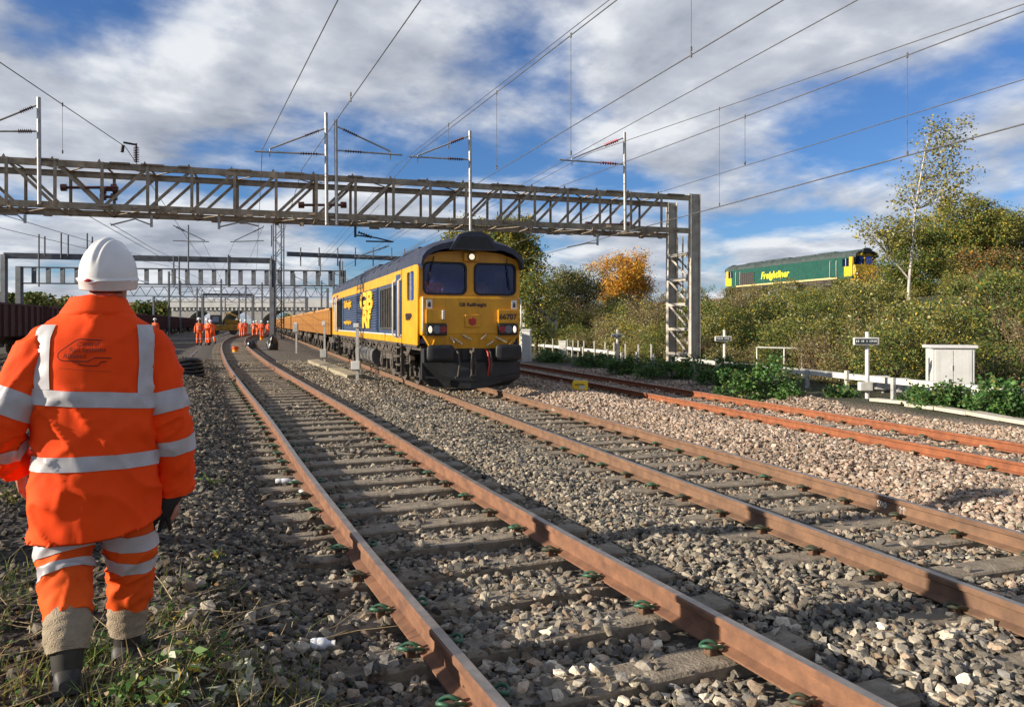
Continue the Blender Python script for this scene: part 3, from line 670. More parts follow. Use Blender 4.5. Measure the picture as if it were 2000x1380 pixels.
        mb = MB(); mb.prism([(-0.52, 3.55), (0.52, 3.55), (0.34, 3.82), (-0.34, 3.82)], 0.361, 0.375, 'x'); link_mesh('dome_panel', tr(mb.mesh('dome_panel', [M_blk])), cr_)
        # nose
        mb = MB(); mb.rbox(-0.30, 0.13, -1.27, 1.27, 1.40, 2.36, 0.05)
        mb.add([Vector(p) for p in ((0.128, -1.25, 1.46), (0.128, 1.25, 1.46), (0.10, 1.02, 1.08), (0.10, -1.02, 1.08), (-0.3, -1.25, 1.46), (-0.3, 1.25, 1.46), (-0.3, 1.02, 1.08), (-0.3, -1.02, 1.08))],
               [(0, 3, 2, 1), (4, 5, 6, 7), (0, 4, 7, 3), (1, 2, 6, 5), (3, 7, 6, 2)])
        mb.bb(0.125, 0.15, -1.24, 1.24, 1.452, 1.475)
        nose = link_mesh('nose', tr(mb.mesh('nose', [Yl])), root)
        for y0, y1, side in ((-1.17, -0.66, -1), (0.66, 1.17, 1)):
            mb = MB(); mb.rbox(0.12, 0.20, y0, y1, 1.70, 2.04, 0.015); bx = link_mesh('lamp_housing', tr(mb.mesh('lamp_housing', [Yl])), nose)
            mb = MB(); mb.rbox(0.10, 0.245, y0, y1, 1.405, 1.69, 0.03); lc = link_mesh('lamp_cluster', tr(mb.mesh('lamp_cluster', [M_blk])), root)
            for k, (fy, rr_, mt) in enumerate(((0.82, 0.05, M_lit), (0.5, 0.10, M_greyl), (0.2, 0.085, M_redl))):
                yy = (y0 + y1) / 2 + side * (fy - 0.5) * (y1 - y0); mb = MB(); mb.smooth = True
                if k == 0: mb.ell((0.247, yy, 1.55), (0.02, 0.045, 0.085), 12, 8)
                else: mb.cyl((0.24, yy, 1.55), (0.256, yy, 1.55), rr_, 16)
                link_mesh('lamp', tr(mb.mesh('lamp', [mt])), lc)
        for y0, y1 in ((-1.19, -0.11), (0.11, 1.19)):
            o_, i_ = rrect(y0 - 0.02, y1 + 0.02, 2.40, 3.22, 0.16), rrect(y0 + 0.03, y1 - 0.03, 2.45, 3.17, 0.12)
            fr_ = mesh_part('windscreen', tr(on_front(plate(o_, [i_], 0.03), 0, 0, -0.03)), M_rub, root)
            mb = MB(); mb.bb(-0.062, -0.055, y0 + 0.02, y1 - 0.02, 2.43, 3.19); link_mesh('pane', tr(mb.mesh('pane', [M_glass])), fr_)
            mb = MB(); ys = y0 + 0.25 if y0 < 0 else y1 - 0.25; q = -0.14 if y0 < 0 else 0.06
            mb.tube([(0.03, ys, 3.34), (0.01, ys + q * 0.4, 3.1), (-0.005, ys + q, 2.62)], 0.012, 5); mb.beam((0.0, ys + q * 0.5, 3.0), (0.0, ys + q * 1.6, 2.55), 0.02, 0.02); link_mesh('wiper', tr(mb.mesh('wiper', [M_rub])), fr_)
        mb = MB(); mb.rbox(-0.05, 0.09, -0.19, 0.19, 3.24, 3.46, 0.03); hl = link_mesh('headlight', tr(mb.mesh('headlight', [Yl])), root)
        mb = MB(); mb.cyl((0.09, 0.0, 3.35), (0.115, 0.0, 3.35), 0.105, 18); link_mesh('lamp_rim', tr(mb.mesh('lamp_rim', [M_rub])), hl)
        mb = MB(); mb.smooth = True; mb.ell((0.112, 0.0, 3.35), (0.03, 0.075, 0.075), 14, 8); link_mesh('lamp', tr(mb.mesh('lamp', [M_lit if end == 0 and gb else M_greyl])), hl)
        if end == 0:
            mb = MB(); mb.rbox(0.12, 0.17, -0.19, 0.19, 1.60, 1.92, 0.02); pl_ = link_mesh('emblem_plate', tr(mb.mesh('emblem_plate', [Yl])), nose)
            if gb:
                mb = MB(); mb.prism([(-0.08, 1.68), (0, 1.64), (0.08, 1.68), (0.095, 1.78), (0.06, 1.83), (0.03, 1.80), (0, 1.87), (-0.03, 1.80), (-0.06, 1.83), (-0.095, 1.78)], 0.171, 0.19, 'x'); link_mesh('emblem', mb.mesh('emblem', [M_red]), nose)
                me = text_mesh('66707', 0.185, 0.004, 0.005); mesh_part('lettering', on_front(me, 0.915, 1.86, 0.205), M_letd, nose)
                me = text_mesh('GB Railfreight', 0.125, 0.003, 0.004); mesh_part('lettering', on_front(me, 0.02, 2.16, 0.136), M_letd, nose)
                for yy in (-1.08, 1.10):
                    mb = MB(); mb.bb(0.131, 0.138, yy - 0.07, yy + 0.07, 2.06, 2.28); mb.m = 1; mb.prism([(yy - 0.04, 2.10), (yy + 0.04, 2.10), (yy + 0.03, 2.2), (yy, 2.24), (yy - 0.03, 2.2)], 0.139, 0.142, 'x'); link_mesh('warning_plate', mb.mesh('warning_plate', [M_white, M_under]), nose)
                mb = MB(); mb.rbox(0.20, 0.26, -0.79, -0.73, 1.80, 2.02, 0.01); link_mesh('lamp_bracket', mb.mesh('lamp_bracket', [M_white]), nose)
        # grab rails, jumper pipes, buffers, coupling, plough
        mb = MB()
        for sg in (-1, 1): mb.tube([(0.13, sg * 1.24, 1.5), (0.21, sg * 1.26, 1.56), (0.21, sg * 1.26, 2.28), (0.13, sg * 1.24, 2.33)], 0.018, 6); 
        link_mesh('handrail', tr(mb.mesh('handrail', [M_hand])), root)
        for yy, zz_, sl in ((-0.98, 1.24, -0.05), (-0.52, 1.30, 0.04), (-0.38, 1.26, 0.10), (-0.16, 1.36, 0.12), (0.30, 1.38, -0.10), (0.48, 1.22, -0.14), (0.72, 1.30, 0.16), (1.0, 1.24, -0.06)):
            mb = MB(); mb.tube([(0.12, yy - sl * 0.6, zz_ + 0.05), (0.21, yy, zz_), (0.24, yy + sl, zz_ - 0.07)], [0.03, 0.03, 0.024], 6); link_mesh('pipe_connector', tr(mb.mesh('pipe_connector', [M_chrome if abs(yy) < 0.8 else Yl])), root)
        for sg in (-1, 1):
            mb = MB(); mb.cyl((-0.2, sg * 0.865, 0.98), (0.35, sg * 0.865, 0.98), 0.13, 14); mb.cyl((0.05, sg * 0.865, 0.98), (0.20, sg * 0.865, 0.98), 0.19, 16)
            rg = [[Vector((x, sg * 0.865 + p[0], 0.98 + p[1])) for p in rrect(-0.335 * k, 0.335 * k, -0.20 * k, 0.20 * k, 0.10 * k, 4)] for x, k in ((0.36, 0.94), (0.385, 1.0), (0.42, 1.0), (0.445, 0.93), (0.455, 0.6))]
            mb.loft(rg); link_mesh('buffer', tr(mb.mesh('buffer', [M_blk])), root)
        mb = MB(); mb.bb(-0.3, 0.09, -1.2, 1.2, 0.72, 1.078); mb.bb(0.0, 0.14, -0.25, 0.25, 0.8, 1.06); mb.build('buffer_beam', [M_blk], root) if end == 0 else link_mesh('buffer_beam', tr(mb.mesh('buffer_beam', [M_blk])), root)
        mb = MB(); mb.tube([(0.1, -0.03, 0.98), (0.36, -0.03, 0.98), (0.42, -0.03, 1.05), (0.37, -0.03, 1.10)], [0.05, 0.045, 0.035, 0.02], 8); mb.tube([(0.34, -0.05, 0.95), (0.36, -0.07, 0.7), (0.33, -0.06, 0.42)], 0.028, 6); mb.tube([(0.34, 0.0, 0.95), (0.36, 0.03, 0.7), (0.33, 0.02, 0.42)], 0.028, 6); mb.cyl((0.33, -0.1, 0.42), (0.33, 0.06, 0.42), 0.03, 8)
        link_mesh('coupling_hook', tr(mb.mesh('coupling_hook', [M_under])), root)
        for yy in (-0.06, 0.34, 0.40, -0.42):
            mb = MB(); mb.tube([(0.15, yy, 1.06), (0.30, yy + 0.02, 0.98), (0.33, yy + 0.05, 0.7), (0.27, yy + 0.03, 0.42), (0.22, yy - 0.02, 0.36)], 0.026, 7); mb.cyl((0.24, yy - 0.02, 0.40), (0.21, yy - 0.03, 0.30), 0.045, 8); link_mesh('brake_hose', tr(mb.mesh('brake_hose', [M_red if yy == 0.34 else M_under])), root)
        mb = MB()
        mb.add([Vector(p) for p in ((0.30, 0, 0.74), (0.12, -1.26, 0.74), (0.12, -1.26, 0.34), (0.0, -1.0, 0.14), (0.34, -0.1, 0.10), (0.34, 0.1, 0.10), (0.0, 1.0, 0.14), (0.12, 1.26, 0.34), (0.12, 1.26, 0.74),
                 (-0.05, -1.26, 0.74), (-0.05, 1.26, 0.74), (-0.1, -1.0, 0.14), (-0.1, 1.0, 0.14), (-0.05, -1.26, 0.34), (-0.05, 1.26, 0.34), (-0.08, 0, 0.74))],
               [(0, 1, 2, 3, 4), (0, 5, 6, 7, 8), (0, 4, 5), (1, 9, 13, 2), (2, 13, 11, 3), (8, 7, 14, 10), (7, 6, 12, 14), (3, 11, 12, 6, 5, 4), (0, 15, 9, 1), (0, 8, 10, 15), (9, 15, 10, 14, 12, 11, 13)])
        mb.beam((0.20, -1.2, 0.40), (0.345, -0.02, 0.30), 0.03, 0.05); mb.beam((0.20, 1.2, 0.40), (0.345, 0.02, 0.30), 0.03, 0.05)
        link_mesh('plough', tr(mb.mesh('plough', [M_blk])), root)
        mb = MB(); mb.bb(-2.1, -2.0, -1.26, 1.26, 1.2, 3.15); mb.bb(-2.0, -0.12, -1.25, 1.25, 1.2, 1.32); mb.rbox(-0.85, -0.12, -1.2, 1.2, 1.3, 2.36, 0.06); mb.bb(-0.5, -0.2, -0.5, -0.2, 2.36, 2.5)
        link_mesh('cab_interior', tr(mb.mesh('cab_interior', [M_inter])), root)
    # underframe
    mb = MB(); mb.bb(-L + 0.3, -0.3, -1.2, 1.2, 1.02, 1.158); mb.bb(-L + 0.4, -0.4, -1.28, 1.28, 1.10, 1.157)
    for sg in (-1, 1):
        for xk in np.arange(-19.4, -2.5, 1.4):
            mb.tube([(xk, sg * 1.2, 1.12), (xk + 0.25, sg * 1.24, 0.92), (xk + 0.9, sg * 1.22, 0.9), (xk + 1.2, sg * 1.2, 1.1)], 0.03, 6); mb.rbox(xk + 0.3, xk + 0.75, sg * 1.02 - 0.16, sg * 1.02 + 0.16, 0.86, 1.1, 0.03)
        mb.cyl((-7.3, sg * 1.05, 0.92), (-4.2, sg * 1.05, 0.92), 0.16, 12)
    mb.build('underframe', [M_under], root)
    mb = MB(); mb.smooth = False
    prof = [(1.24 * math.copysign(abs(math.cos(a)) ** 0.55, math.cos(a)), 0.56 + 0.40 * math.copysign(abs(math.sin(a)) ** 0.7, math.sin(a))) for a in [2 * math.pi * k / 24 for k in range(24)]]
    mb.prism(prof, -12.9, -8.3, 'x')
    for xk in (-8.9, -9.2, -12.2): mb.prism([(p[0] * 1.012, 0.56 + (p[1] - 0.56) * 1.03) for p in prof], xk - 0.05, xk + 0.05, 'x')
    mb.build('fuel_tank', [M_tank], root)
    bogie(root, -4.45, 1.9, 3, 0.53, M_under); bogie(root, -L + 4.45, 1.9, 3, 0.53, M_under)
    return root
LX0 = 8.95
loco = make_loco('blue', 'diesel_locomotive', 'blue and yellow diesel locomotive numbered 66707 standing under the steel gantry')
c2 = NR * LAT2; fp = Vector((c2.x, c2.y, 0)); s0 = (18.95 - fp.y) / T.y; fp = fp + T * s0
loco.location = (fp.x, fp.y, Z2); loco.rotation_euler = (0, 0, math.atan2(-T.y, -T.x))
TG = R(16.5); tg = Vector((-math.sin(TG), math.cos(TG), 0))
gl_ = make_loco('green', 'diesel_locomotive', 'green and yellow Freight diesel locomotive up on the overgrown embankment'); gl_['label'] = 'dark green diesel locomotive with yellow cab ends up on the overgrown embankment'
gp = Vector((33.0, 71.0, 4.75)); gl_.location = gp; gl_.rotation_euler = (0, 0, math.atan2(-tg.y, -tg.x))
# the high line under it
def simple_track(path, name, label):
    root = empty(name); tag(root, label, 'railway track')
    for off in (-0.7525, 0.7525): link_mesh('rail', rail_mesh(path, off, [M_rust2, M_rtop]), root)
    mb = MB()
    for p in resample(path, 0.7): mb.box((p.x, p.y, p.z - 0.24), (2.5, 0.25, 0.14), Matrix.Rotation(TG, 3, 'Z'))
    tag(mb.build('distant_sleepers', [M_slpc], root), kind='stuff'); return root
hp = [gp + tg * t for t in (-40, -20, 0, 20, 40, 70)]
simple_track(hp, 'railway_track', 'high level track on the embankment under the green locomotive')
mb = MB()
for a, b in ((-45, 75),):
    q0, q1 = gp + tg * a, gp + tg * b; n_ = Vector((tg.y, -tg.x, 0))
    rg = []
    for q in (q0, q1): rg.append([q + n_ * o + Vector((0, 0, h)) for o, h in ((-5.5, -3.4), (-2.2, -0.32), (2.2, -0.32), (6.5, -3.4))])
    mb.loft(rg, True, False)
tag(mb.build('embankment', [mat('embankment soil', (0.07, 0.065, 0.035), 0.95, var=0.4, vs_=0.8, bump=0.6, bs=4)]), 'earth embankment carrying the high level track', 'embankment', kind='structure')

# wagons
M_wy = mat('wagon ochre', (0.54, 0.27, 0.065), 0.65, c2=(0.36, 0.165, 0.045), vs_=1.6, bump=0.1, bs=6, streak=0.5)
M_wr = mat('wagon maroon', (0.085, 0.022, 0.018), 0.75, c2=(0.04, 0.014, 0.012), vs_=1.6, bump=0.1, bs=6)
def make_wagon(name, mt, L, h0, h1, ribs):
    root = empty(name); hw = 1.28
    mb = MB(); 
    for sg in (-1, 1): mb.bb(0.3, L - 0.3, sg * hw - 0.04, sg * hw + 0.04, h0, h1)
    for x in (0.34, L - 0.34): mb.bb(x - 0.04, x + 0.04, -hw + 0.04, hw - 0.04, h0, h1)
    mb.bb(0.3, L - 0.3, -hw + 0.04, hw - 0.04, h0, h0 + 0.06); bd = mb.build('body', [mt], root)
    mb = MB()
    for sg in (-1, 1): mb.bb(0.24, L - 0.24, sg * hw - 0.07, sg * hw + 0.09, h1 + 0.002, h1 + 0.09)
    for x in (0.3, L - 0.3): mb.bb(x - 0.07, x + 0.07, -hw + 0.07, hw - 0.07, h1 + 0.003, h1 + 0.088)
    mb.build('top_rail', [mt], root)
    rm = MB(); rm.prism([(-0.09, 0.041), (-0.05, 0.15), (0.05, 0.15), (0.09, 0.041)], h0, h1 - 0.003, 'z'); rme = rm.mesh('rib', [mt])
    for k in range(ribs):
        for sg in (-1, 1):
            o = link_mesh('rib', rme, bd); o.location = (0.55 + (L - 1.1) * k / (ribs - 1), sg * hw, 0); o.rotation_euler = (0, 0, 0 if sg > 0 else math.pi)
    mb = MB(); mb.bb(0.3, L - 0.3, -0.35, 0.35, h0 - 0.25, h0 - 0.005)
    for x in (0.1, L - 0.1):
        mb.bb(x - 0.2, x + 0.2, -1.2, 1.2, 0.9, h0 - 0.008)
        for sg in (-1, 1): mb.cyl((x, sg * 0.86, 1.0), (x + (0.3 if x > 1 else -0.3), sg * 0.86, 1.0), 0.1, 8); mb.cyl((x + (0.3 if x > 1 else -0.3), sg * 0.86, 1.0), (x + (0.34 if x > 1 else -0.34), sg * 0.86, 1.0), 0.2, 10)
    mb.build('underframe', [M_under], root)
    for xc in (1.75, L - 1.75): bogie(root, xc, 1.8, 2, 0.44, M_under, detail=False)
    return root
wy = make_wagon('ballast_wagon', M_wy, 10.2, 1.12, 2.42, 11)
q = Vector((fp.x, fp.y, Z2)) + T * (21.35 + 0.9); WL = 11.0
for i in range(13):
    o = wy if i == 0 else copy_tree(wy)
    p = q + T * (i * WL); o.location = p; o.rotation_euler = (0, 0, math.atan2(T.y, T.x))
    tag(o, 'ochre yellow box wagon coupled straight behind the blue and yellow locomotive' if i == 0 else '%s ochre box wagon counted back from the blue and yellow locomotive' % ('second third fourth fifth sixth seventh eighth ninth tenth eleventh twelfth thirteenth'.split()[i - 1]), 'wagon', 'ochre wagons behind the locomotive')
wr = make_wagon('box_wagon', M_wr, 13.0, 1.05, 2.55, 12)
AR = R(18.4); tr_ = Vector((-math.sin(AR), math.cos(AR), 0)); q0 = Vector((-27.2, 42.0, 0.0))
for i in range(1, 11):
    o = wr if i == 1 else copy_tree(wr); p = q0 + tr_ * ((i - 2) * 13.9); o.location = (p.x, p.y, -0.02); o.rotation_euler = (0, 0, math.atan2(tr_.y, tr_.x))
    tag(o, '%s maroon ribbed box wagon counted from the bridge end of its rake' % ('first second third fourth fifth sixth seventh eighth ninth tenth'.split()[10 - i]), 'wagon', 'maroon wagons in the yard')
p5 = [Vector((q0.x, q0.y, -0.02)) + tr_ * t for t in np.linspace(-45, 170, 20)]
make_track('railway_track', p5, 'yard track under the maroon box wagons', M_rust2, 't', 0, near=0)
# ---------------------------------------------------------------- overhead line gantry
M_steel = mat('gantry steel', (0.38, 0.315, 0.225), 0.65, c2=(0.17, 0.125, 0.082), vs_=2.6, bump=0.2, bs=30, streak=0.6, dirt=(0.15, 0.09, 0.05))
M_steel2 = mat('tower steel', (0.50, 0.47, 0.41), 0.65, c2=(0.30, 0.265, 0.21), vs_=2.6, bump=0.2, bs=30, streak=0.6, dirt=(0.17, 0.11, 0.065))
M_galv = mat('galvanised tube', (0.42, 0.42, 0.41), 0.5, c2=(0.28, 0.275, 0.265), vs_=5, metal=0.4)
M_dark = mat('far steel', (0.10, 0.11, 0.125), 0.7, var=0.25, vs_=2)
M_insb = mat('insulator brown', (0.09, 0.03, 0.025), 0.3, var=0.2)
M_insr = mat('insulator red', (0.42, 0.05, 0.035), 0.35, var=0.15)
M_wire = mat('wire', (0.10, 0.10, 0.105), 0.6, var=0.2)
GA = R(17.2); GU = Vector((math.cos(GA), math.sin(GA), 0)); GW = Vector((-math.sin(GA), math.cos(GA), 0))
def Yg(xp): return 29.02 / (1 - 0.31 * (xp - 1000) / F)
def gpt(xp, yp, back=0.0): return px(xp, yp, Yg(xp)) + GW * back
GR = px(1349, 640, Yg(1349)); GR.z = 0
ZT, ZB, BW, BAY, NB = 6.93, 5.34, 1.9, 1.36, 24
gz0 = Gp(GR.x, GR.y)
gan = empty('overhead_line_gantry', (GR.x, GR.y, gz0)); tag(gan, 'weathered steel lattice gantry spanning the tracks above the blue locomotive', 'gantry')
def gl(s, bk, z): return GU * (-s) + GW * bk + Vector((0, 0, z - gz0))          # s metres left of the right-hand tower
LEN = NB * BAY
for bk in (0.0, BW):
    for z in (ZT - 0.12, ZB + 0.12):
        mb = MB(); mb.beam(gl(-0.0, bk, z), gl(LEN, bk, z), 0.03, 0.21)
        o = -0.05 if bk == 0 else 0.05
        for dz in (-0.098, 0.098): mb.beam(gl(0, bk + o * -1.0, z + dz), gl(LEN, bk + o * -1.0, z + dz), 0.075, 0.014)
        mb.build('chord', [M_steel], gan)
mvert = MB(); mvert.bb(-0.05, 0.05, -0.02, 0.0, 0, ZT - ZB - 0.02); mvert.bb(-0.01, 0.01, -0.001, 0.06, 0, ZT - ZB - 0.02); mvert = mvert.mesh('upright', [M_steel])
for i in range(1, NB):
    for bk, sg in ((0.0, -1), (BW, 1)):
        o = link_mesh('upright', mvert, gan); o.location = gl(i * BAY, bk + sg * 0.02, ZB + 0.01); o.rotation_euler = (0, 0, GA + (math.pi if sg > 0 else 0))
        a, b = (i * BAY, (i + 1) * BAY)
        lean = i < 16
        for nm in (1,):
            mb = MB(); p, q_ = (gl(a, bk - sg * 0.03, ZT - 0.1), gl(b, bk - sg * 0.03, ZB + 0.1)) if lean else (gl(a, bk - sg * 0.03, ZB + 0.1), gl(b, bk - sg * 0.03, ZT - 0.1))
            mb.beam(p, q_, 0.10, 0.015, GW); mb.beam(p + GW * 0.03, q_ + GW * 0.03, 0.014, 0.06, GW); mb.build('diagonal', [M_steel], gan)
    for z, f in ((ZT - 0.05, 0), (ZB + 0.05, 1)):
        mb = MB(); mb.beam(gl(i * BAY, 0.04, z), gl(i * BAY, BW - 0.04, z), 0.07, 0.03); mb.build('cross_strut', [M_steel], gan)
        mb = MB(); k = (i + f) % 2; mb.beam(gl((i + k) * BAY, 0.05, z + 0.03), gl((i + 1 - k) * BAY, BW - 0.05, z + 0.03), 0.08, 0.02); mb.build('lacing', [M_steel], gan)
    mb = MB(); mb.prism([(-0.06, 0.0), (0.06, 0.0), (0.0, 0.12)], -0.012, 0.012, 'y'); g_ = mb.build('gusset', [M_steel], gan); g_.location = gl(i * BAY + 0.1, 0.06, ZT - 0.01); g_.rotation_euler = (0, 0, GA)
for tw, s in (('r', 0.0), ('l', LEN)):       # towers
    zg = gz0 if tw == 'r' else Gp(*(Vector((GR.x, GR.y)) - Vector((GU.x, GU.y)) * LEN)) - 0.05
    for bk in (0.0, BW):
        mb = MB(); hgt = (ZT + 0.05 if bk == 0 else ZT - 0.02) - zg + 0.3
        rot = Matrix.Rotation(GA, 3, 'Z'); c = gl(s - 0.18 if tw == 'r' else s + 0.18, bk, zg - 0.3 + hgt / 2)
        mb.box(c, (0.42, 0.02, hgt), rot)
        for dx in (-0.21, 0.21): mb.box(c + GU * dx, (0.022, 0.22, hgt), rot)
        mb.build('column', [M_steel2], gan)
    zl = np.arange(zg + 0.6, ZB, 1.05)
    for j, z in enumerate(zl):
        for dx in (-0.21, 0.21):
            mb = MB(); mb.beam(gl(s - 0.18 + dx, 0.1, z), gl(s - 0.18 + dx, BW - 0.1, z), 0.03, 0.12); mb.build('tower_strut', [M_steel2], gan)
            if j + 1 < len(zl):
                mb = MB(); mb.beam(gl(s - 0.18 + dx * 0.85, 0.1, z), gl(s - 0.18 + dx * 0.85, BW - 0.1, zl[j + 1]) if j % 2 == 0 or True else gl(s, 0, z), 0.03, 0.09); mb.build('tower_brace', [M_steel2], gan)
    for dk in (0.5, 0.95, 1.4):
        mb = MB(); mb.beam(gl(s - 0.18, dk, zg - 0.2), gl(s - 0.18, dk, ZB), 0.05, 0.05); mb.build('ladder_stile', [M_steel], gan)
mb = MB()                                     # clutter bolted to the boom: clamps, plates, old brackets
for s in np.arange(0.4, LEN, 0.30):
    if rnd.random() < 0.8: mb.box(gl(s, rnd.choice((0.0, 0.0, BW, 0.9)) - 0.03, ZB + rnd.choice((0.0, 0.02, 0.16))), (rnd.uniform(0.1, 0.4), rnd.uniform(0.05, 0.12), rnd.uniform(0.04, 0.13)), Matrix.Rotation(GA + rnd.uniform(-.3, .3), 3, 'Z'))
    if rnd.random() < 0.25: mb.box(gl(s, -0.04, ZT - 0.02), (rnd.uniform(0.2, 0.8), 0.08, 0.05), Matrix.Rotation(GA, 3, 'Z'))
tag(mb.build('clamps', [M_steel], gan), kind='stuff')
for xa, xb, yy in ((190, 215, 362), (190, 212, 376), (110, 212, 357), (590, 675, 393), (1167, 1245, 433)):
    mb = MB(); mb.tube([gpt(xa, yy, 0.9) - gan.location, gpt(xb, yy, 0.9) - gan.location], 0.05, 8)
    for xk in (xa, xb): mb.cyl(gpt(xk - 6, yy, 0.9) - gan.location, gpt(xk + 6, yy, 0.9) - gan.location, 0.12, 10)
    mb.build('switch_rod', [M_insb], gan)

def insulator(mb, a, b, n=7, r_=0.075):
    for k in range(n):
        t = (k + 0.5) / n; p = a.lerp(b, t); d = (b - a).normalized() * 0.012
        mb.tube([p - d * 1.5, p, p + d * 1.5], [0.03, r_, 0.03], 10)
    mb.tube([a, b], 0.026, 8)
def support(name, xp, ytop, ybot, arms, label, red=False):
    root = empty(name, gpt(xp, ybot)); o0 = root.location.copy(); tag(root, label, 'wire support', 'wire supports on the gantry')
    mb = MB(); mb.tube([gpt(xp, ybot, -0.1) - o0, gpt(xp - 1.5, ytop, -0.1) - o0], 0.062, 10)
    root.location = root.location; mb.build('post', [M_galv], root)
    for (xa, ya, xb, yb) in arms:
        a, b = gpt(xa, ya, -0.1) - o0, gpt(xb, yb, -0.1) - o0
        m2 = MB(); m2.tube([a, a.lerp(b, 0.12)], 0.03, 6); m2.tube([a.lerp(b, 0.36), b], 0.032, 6)
        if abs(yb - ya) > 15: m2.tube([b, b + Vector((0, 0, -0.28))], 0.02, 6)
        arm = m2.build('arm', [M_galv], root)
        m3 = MB(); insulator(m3, a.lerp(b, 0.12), a.lerp(b, 0.38)); m3.build('insulator', [M_insr if red else M_insb], arm)
    return root
support('wire_support', 79, 192, 400, ((77, 206, -20, 245), (77, 258, -30, 258)), 'galvanised post with two brown insulator arms left of the black bushing')
support('wire_support', 638, 222, 440, ((635, 252, 527, 292), (637, 303, 498, 297)), 'galvanised twin post whose insulator arms point left to the near wire')
support('wire_support', 657, 235, 440, ((657, 248, 762, 297), (657, 295, 785, 304)), 'galvanised twin post whose insulator arms point right over the ochre wagons')
support('wire_support', 918, 257, 455, ((916, 266, 815, 305), (917, 313, 798, 307)), 'galvanised post with brown insulators right above the blue locomotive')
support('wire_support', 1219, 260, 450, ((1217, 270, 1115, 311), (1217, 322, 1090, 313)), 'galvanised post with bright red insulators near the gantry tower', True)
b0 = gpt(265, 316, 0.1); bush = empty('feeder_bushing', b0); tag(bush, 'black ribbed feeder bushing with bent arm standing on the gantry', 'insulator')
mb = MB(); insulator(mb, Vector((0, 0, 0)), Vector((0, 0, 0.52)), 9, 0.10); mb.build('ribbed_body', [M_insb], bush)
mb = MB(); mb.tube([(0, 0, 0.5), (0, 0, 0.62), gpt(262, 281, 0.1) - b0, gpt(240, 277, 0.1) - b0], 0.035, 7); mb.cyl(gpt(239, 282, .1) - b0, gpt(237, 296, .1) - b0, 0.06, 8); mb.build('arm', [M_blk], bush)
# registration arms hanging below the boom
for xp, yb, xa, ya, xc, yc, lab in ((45, 434, 30, 418, -20, 416, 'short drop bracket under the gantry end above the maroon wagons'), (294, 442, 262, 426, 214, 438, 'white capped drop bracket under the gantry above the white helmet'),
                        (427, 446, 470, 432, 505, 440, 'white capped drop bracket under the gantry beside the lattice mast'), (695, 462, 735, 463, 768, 471, 'black insulated drop bracket under the gantry beside the locomotive roof'),
                        (1171, 478, 1150, 474, 1112, 482, 'bent steady arm under the gantry near its tower')):
    root = empty('drop_bracket', gpt(xp, 420 if xp < 900 else 462, 0.2)); o0 = root.location.copy(); tag(root, lab, 'bracket')
    mb = MB(); mb.cyl(gpt(xp, 418 if xp < 600 else (440 if xp < 900 else 456), 0.2) - o0, gpt(xp, yb, 0.2) - o0, 0.045, 8); mb.build('drop_tube', [M_galv if xp != 695 else M_blk], root)
    mb = MB(); mb.tube([gpt(xp, yb - 4, 0.2) - o0, gpt(xa, ya, 0.2) - o0, gpt(xc, yc, 0.2) - o0], 0.028, 6)
    if xp == 695: insulator(mb, gpt(700, 452, 0.2) - o0, gpt(728, 462, 0.2) - o0, 6, 0.09); mb.tube([gpt(716, 470, 0.2) - o0, gpt(770, 471, 0.2) - o0], 0.03, 6)
    mb.build('steady_arm', [M_blk if xp == 695 else M_galv], root)

# wires: each runs over the gantry, back over the viewer and on to the far portals
WN = []
def wire(name, near, gan_, label, r_=0.013, far=62, sag=0.0, to=None):
    g = gpt(*gan_); d = g.y * (H0 - gan_[1]) / (H0 - near[1]); n = px(near[0], near[1], d)
    b = n + (n - g) * 1.3; f = g + T * far + Vector((0, 0, -0.25)) if to is None else px(*to)
    pts = [b, n] + [n.lerp(g, k / 6) for k in range(1, 7)] + [g.lerp(f, 0.5) + Vector((0, 0, -0.35 - sag)), f]
    root = MB(); root.tube(pts, r_, 5); o = root.build(name, [M_wire]); tag(o, label, 'wire', 'overhead wires'); WN.append((n, g)); return o
W = [((660, 0), (512, 293), 'overhead wire dropping to the left arms of the twin post'), ((822, 0), (590, 330), 'overhead wire crossing close in front of the twin posts'),
     ((1205, 0), (803, 309), 'overhead wire held by the arms above the blue locomotive'), ((1190, 0), (775, 322), 'thin companion wire just beside the wire above the locomotive'),
     ((1530, 0), (945, 350), 'contact wire crossing the gantry just right of the locomotive support'), ((1675, 0), (1105, 312), 'overhead wire held by the arm with red insulators'),
     ((2000, 8), (1150, 300), 'upper of two close wires climbing to the upper right sky'), ((2000, 22), (1100, 362), 'lower of two close wires climbing to the upper right sky'),
     ((2000, 155), (1290, 375), 'wire crossing the gantry end beside its tower top'), ((2000, 242), (1060, 497), 'lowest wire passing across the birch tree and behind the tower'),
     ((0, 122), (245, 287), 'overhead wire running down to the black bushing')]
for nr, g_, lb in W: wire('overhead_wire', nr, g_, lb, 0.0085 if 'thin' in lb else 0.0125)
def on_wire(i, xp):
    n, g = WN[i]; lo, hi = -1.3, 1.0
    k = (xp - 1000) / F; num = n.x - k * n.y; den = (g.x - n.x) - k * (g.y - n.y); t = -num / den; return n + (g - n) * t
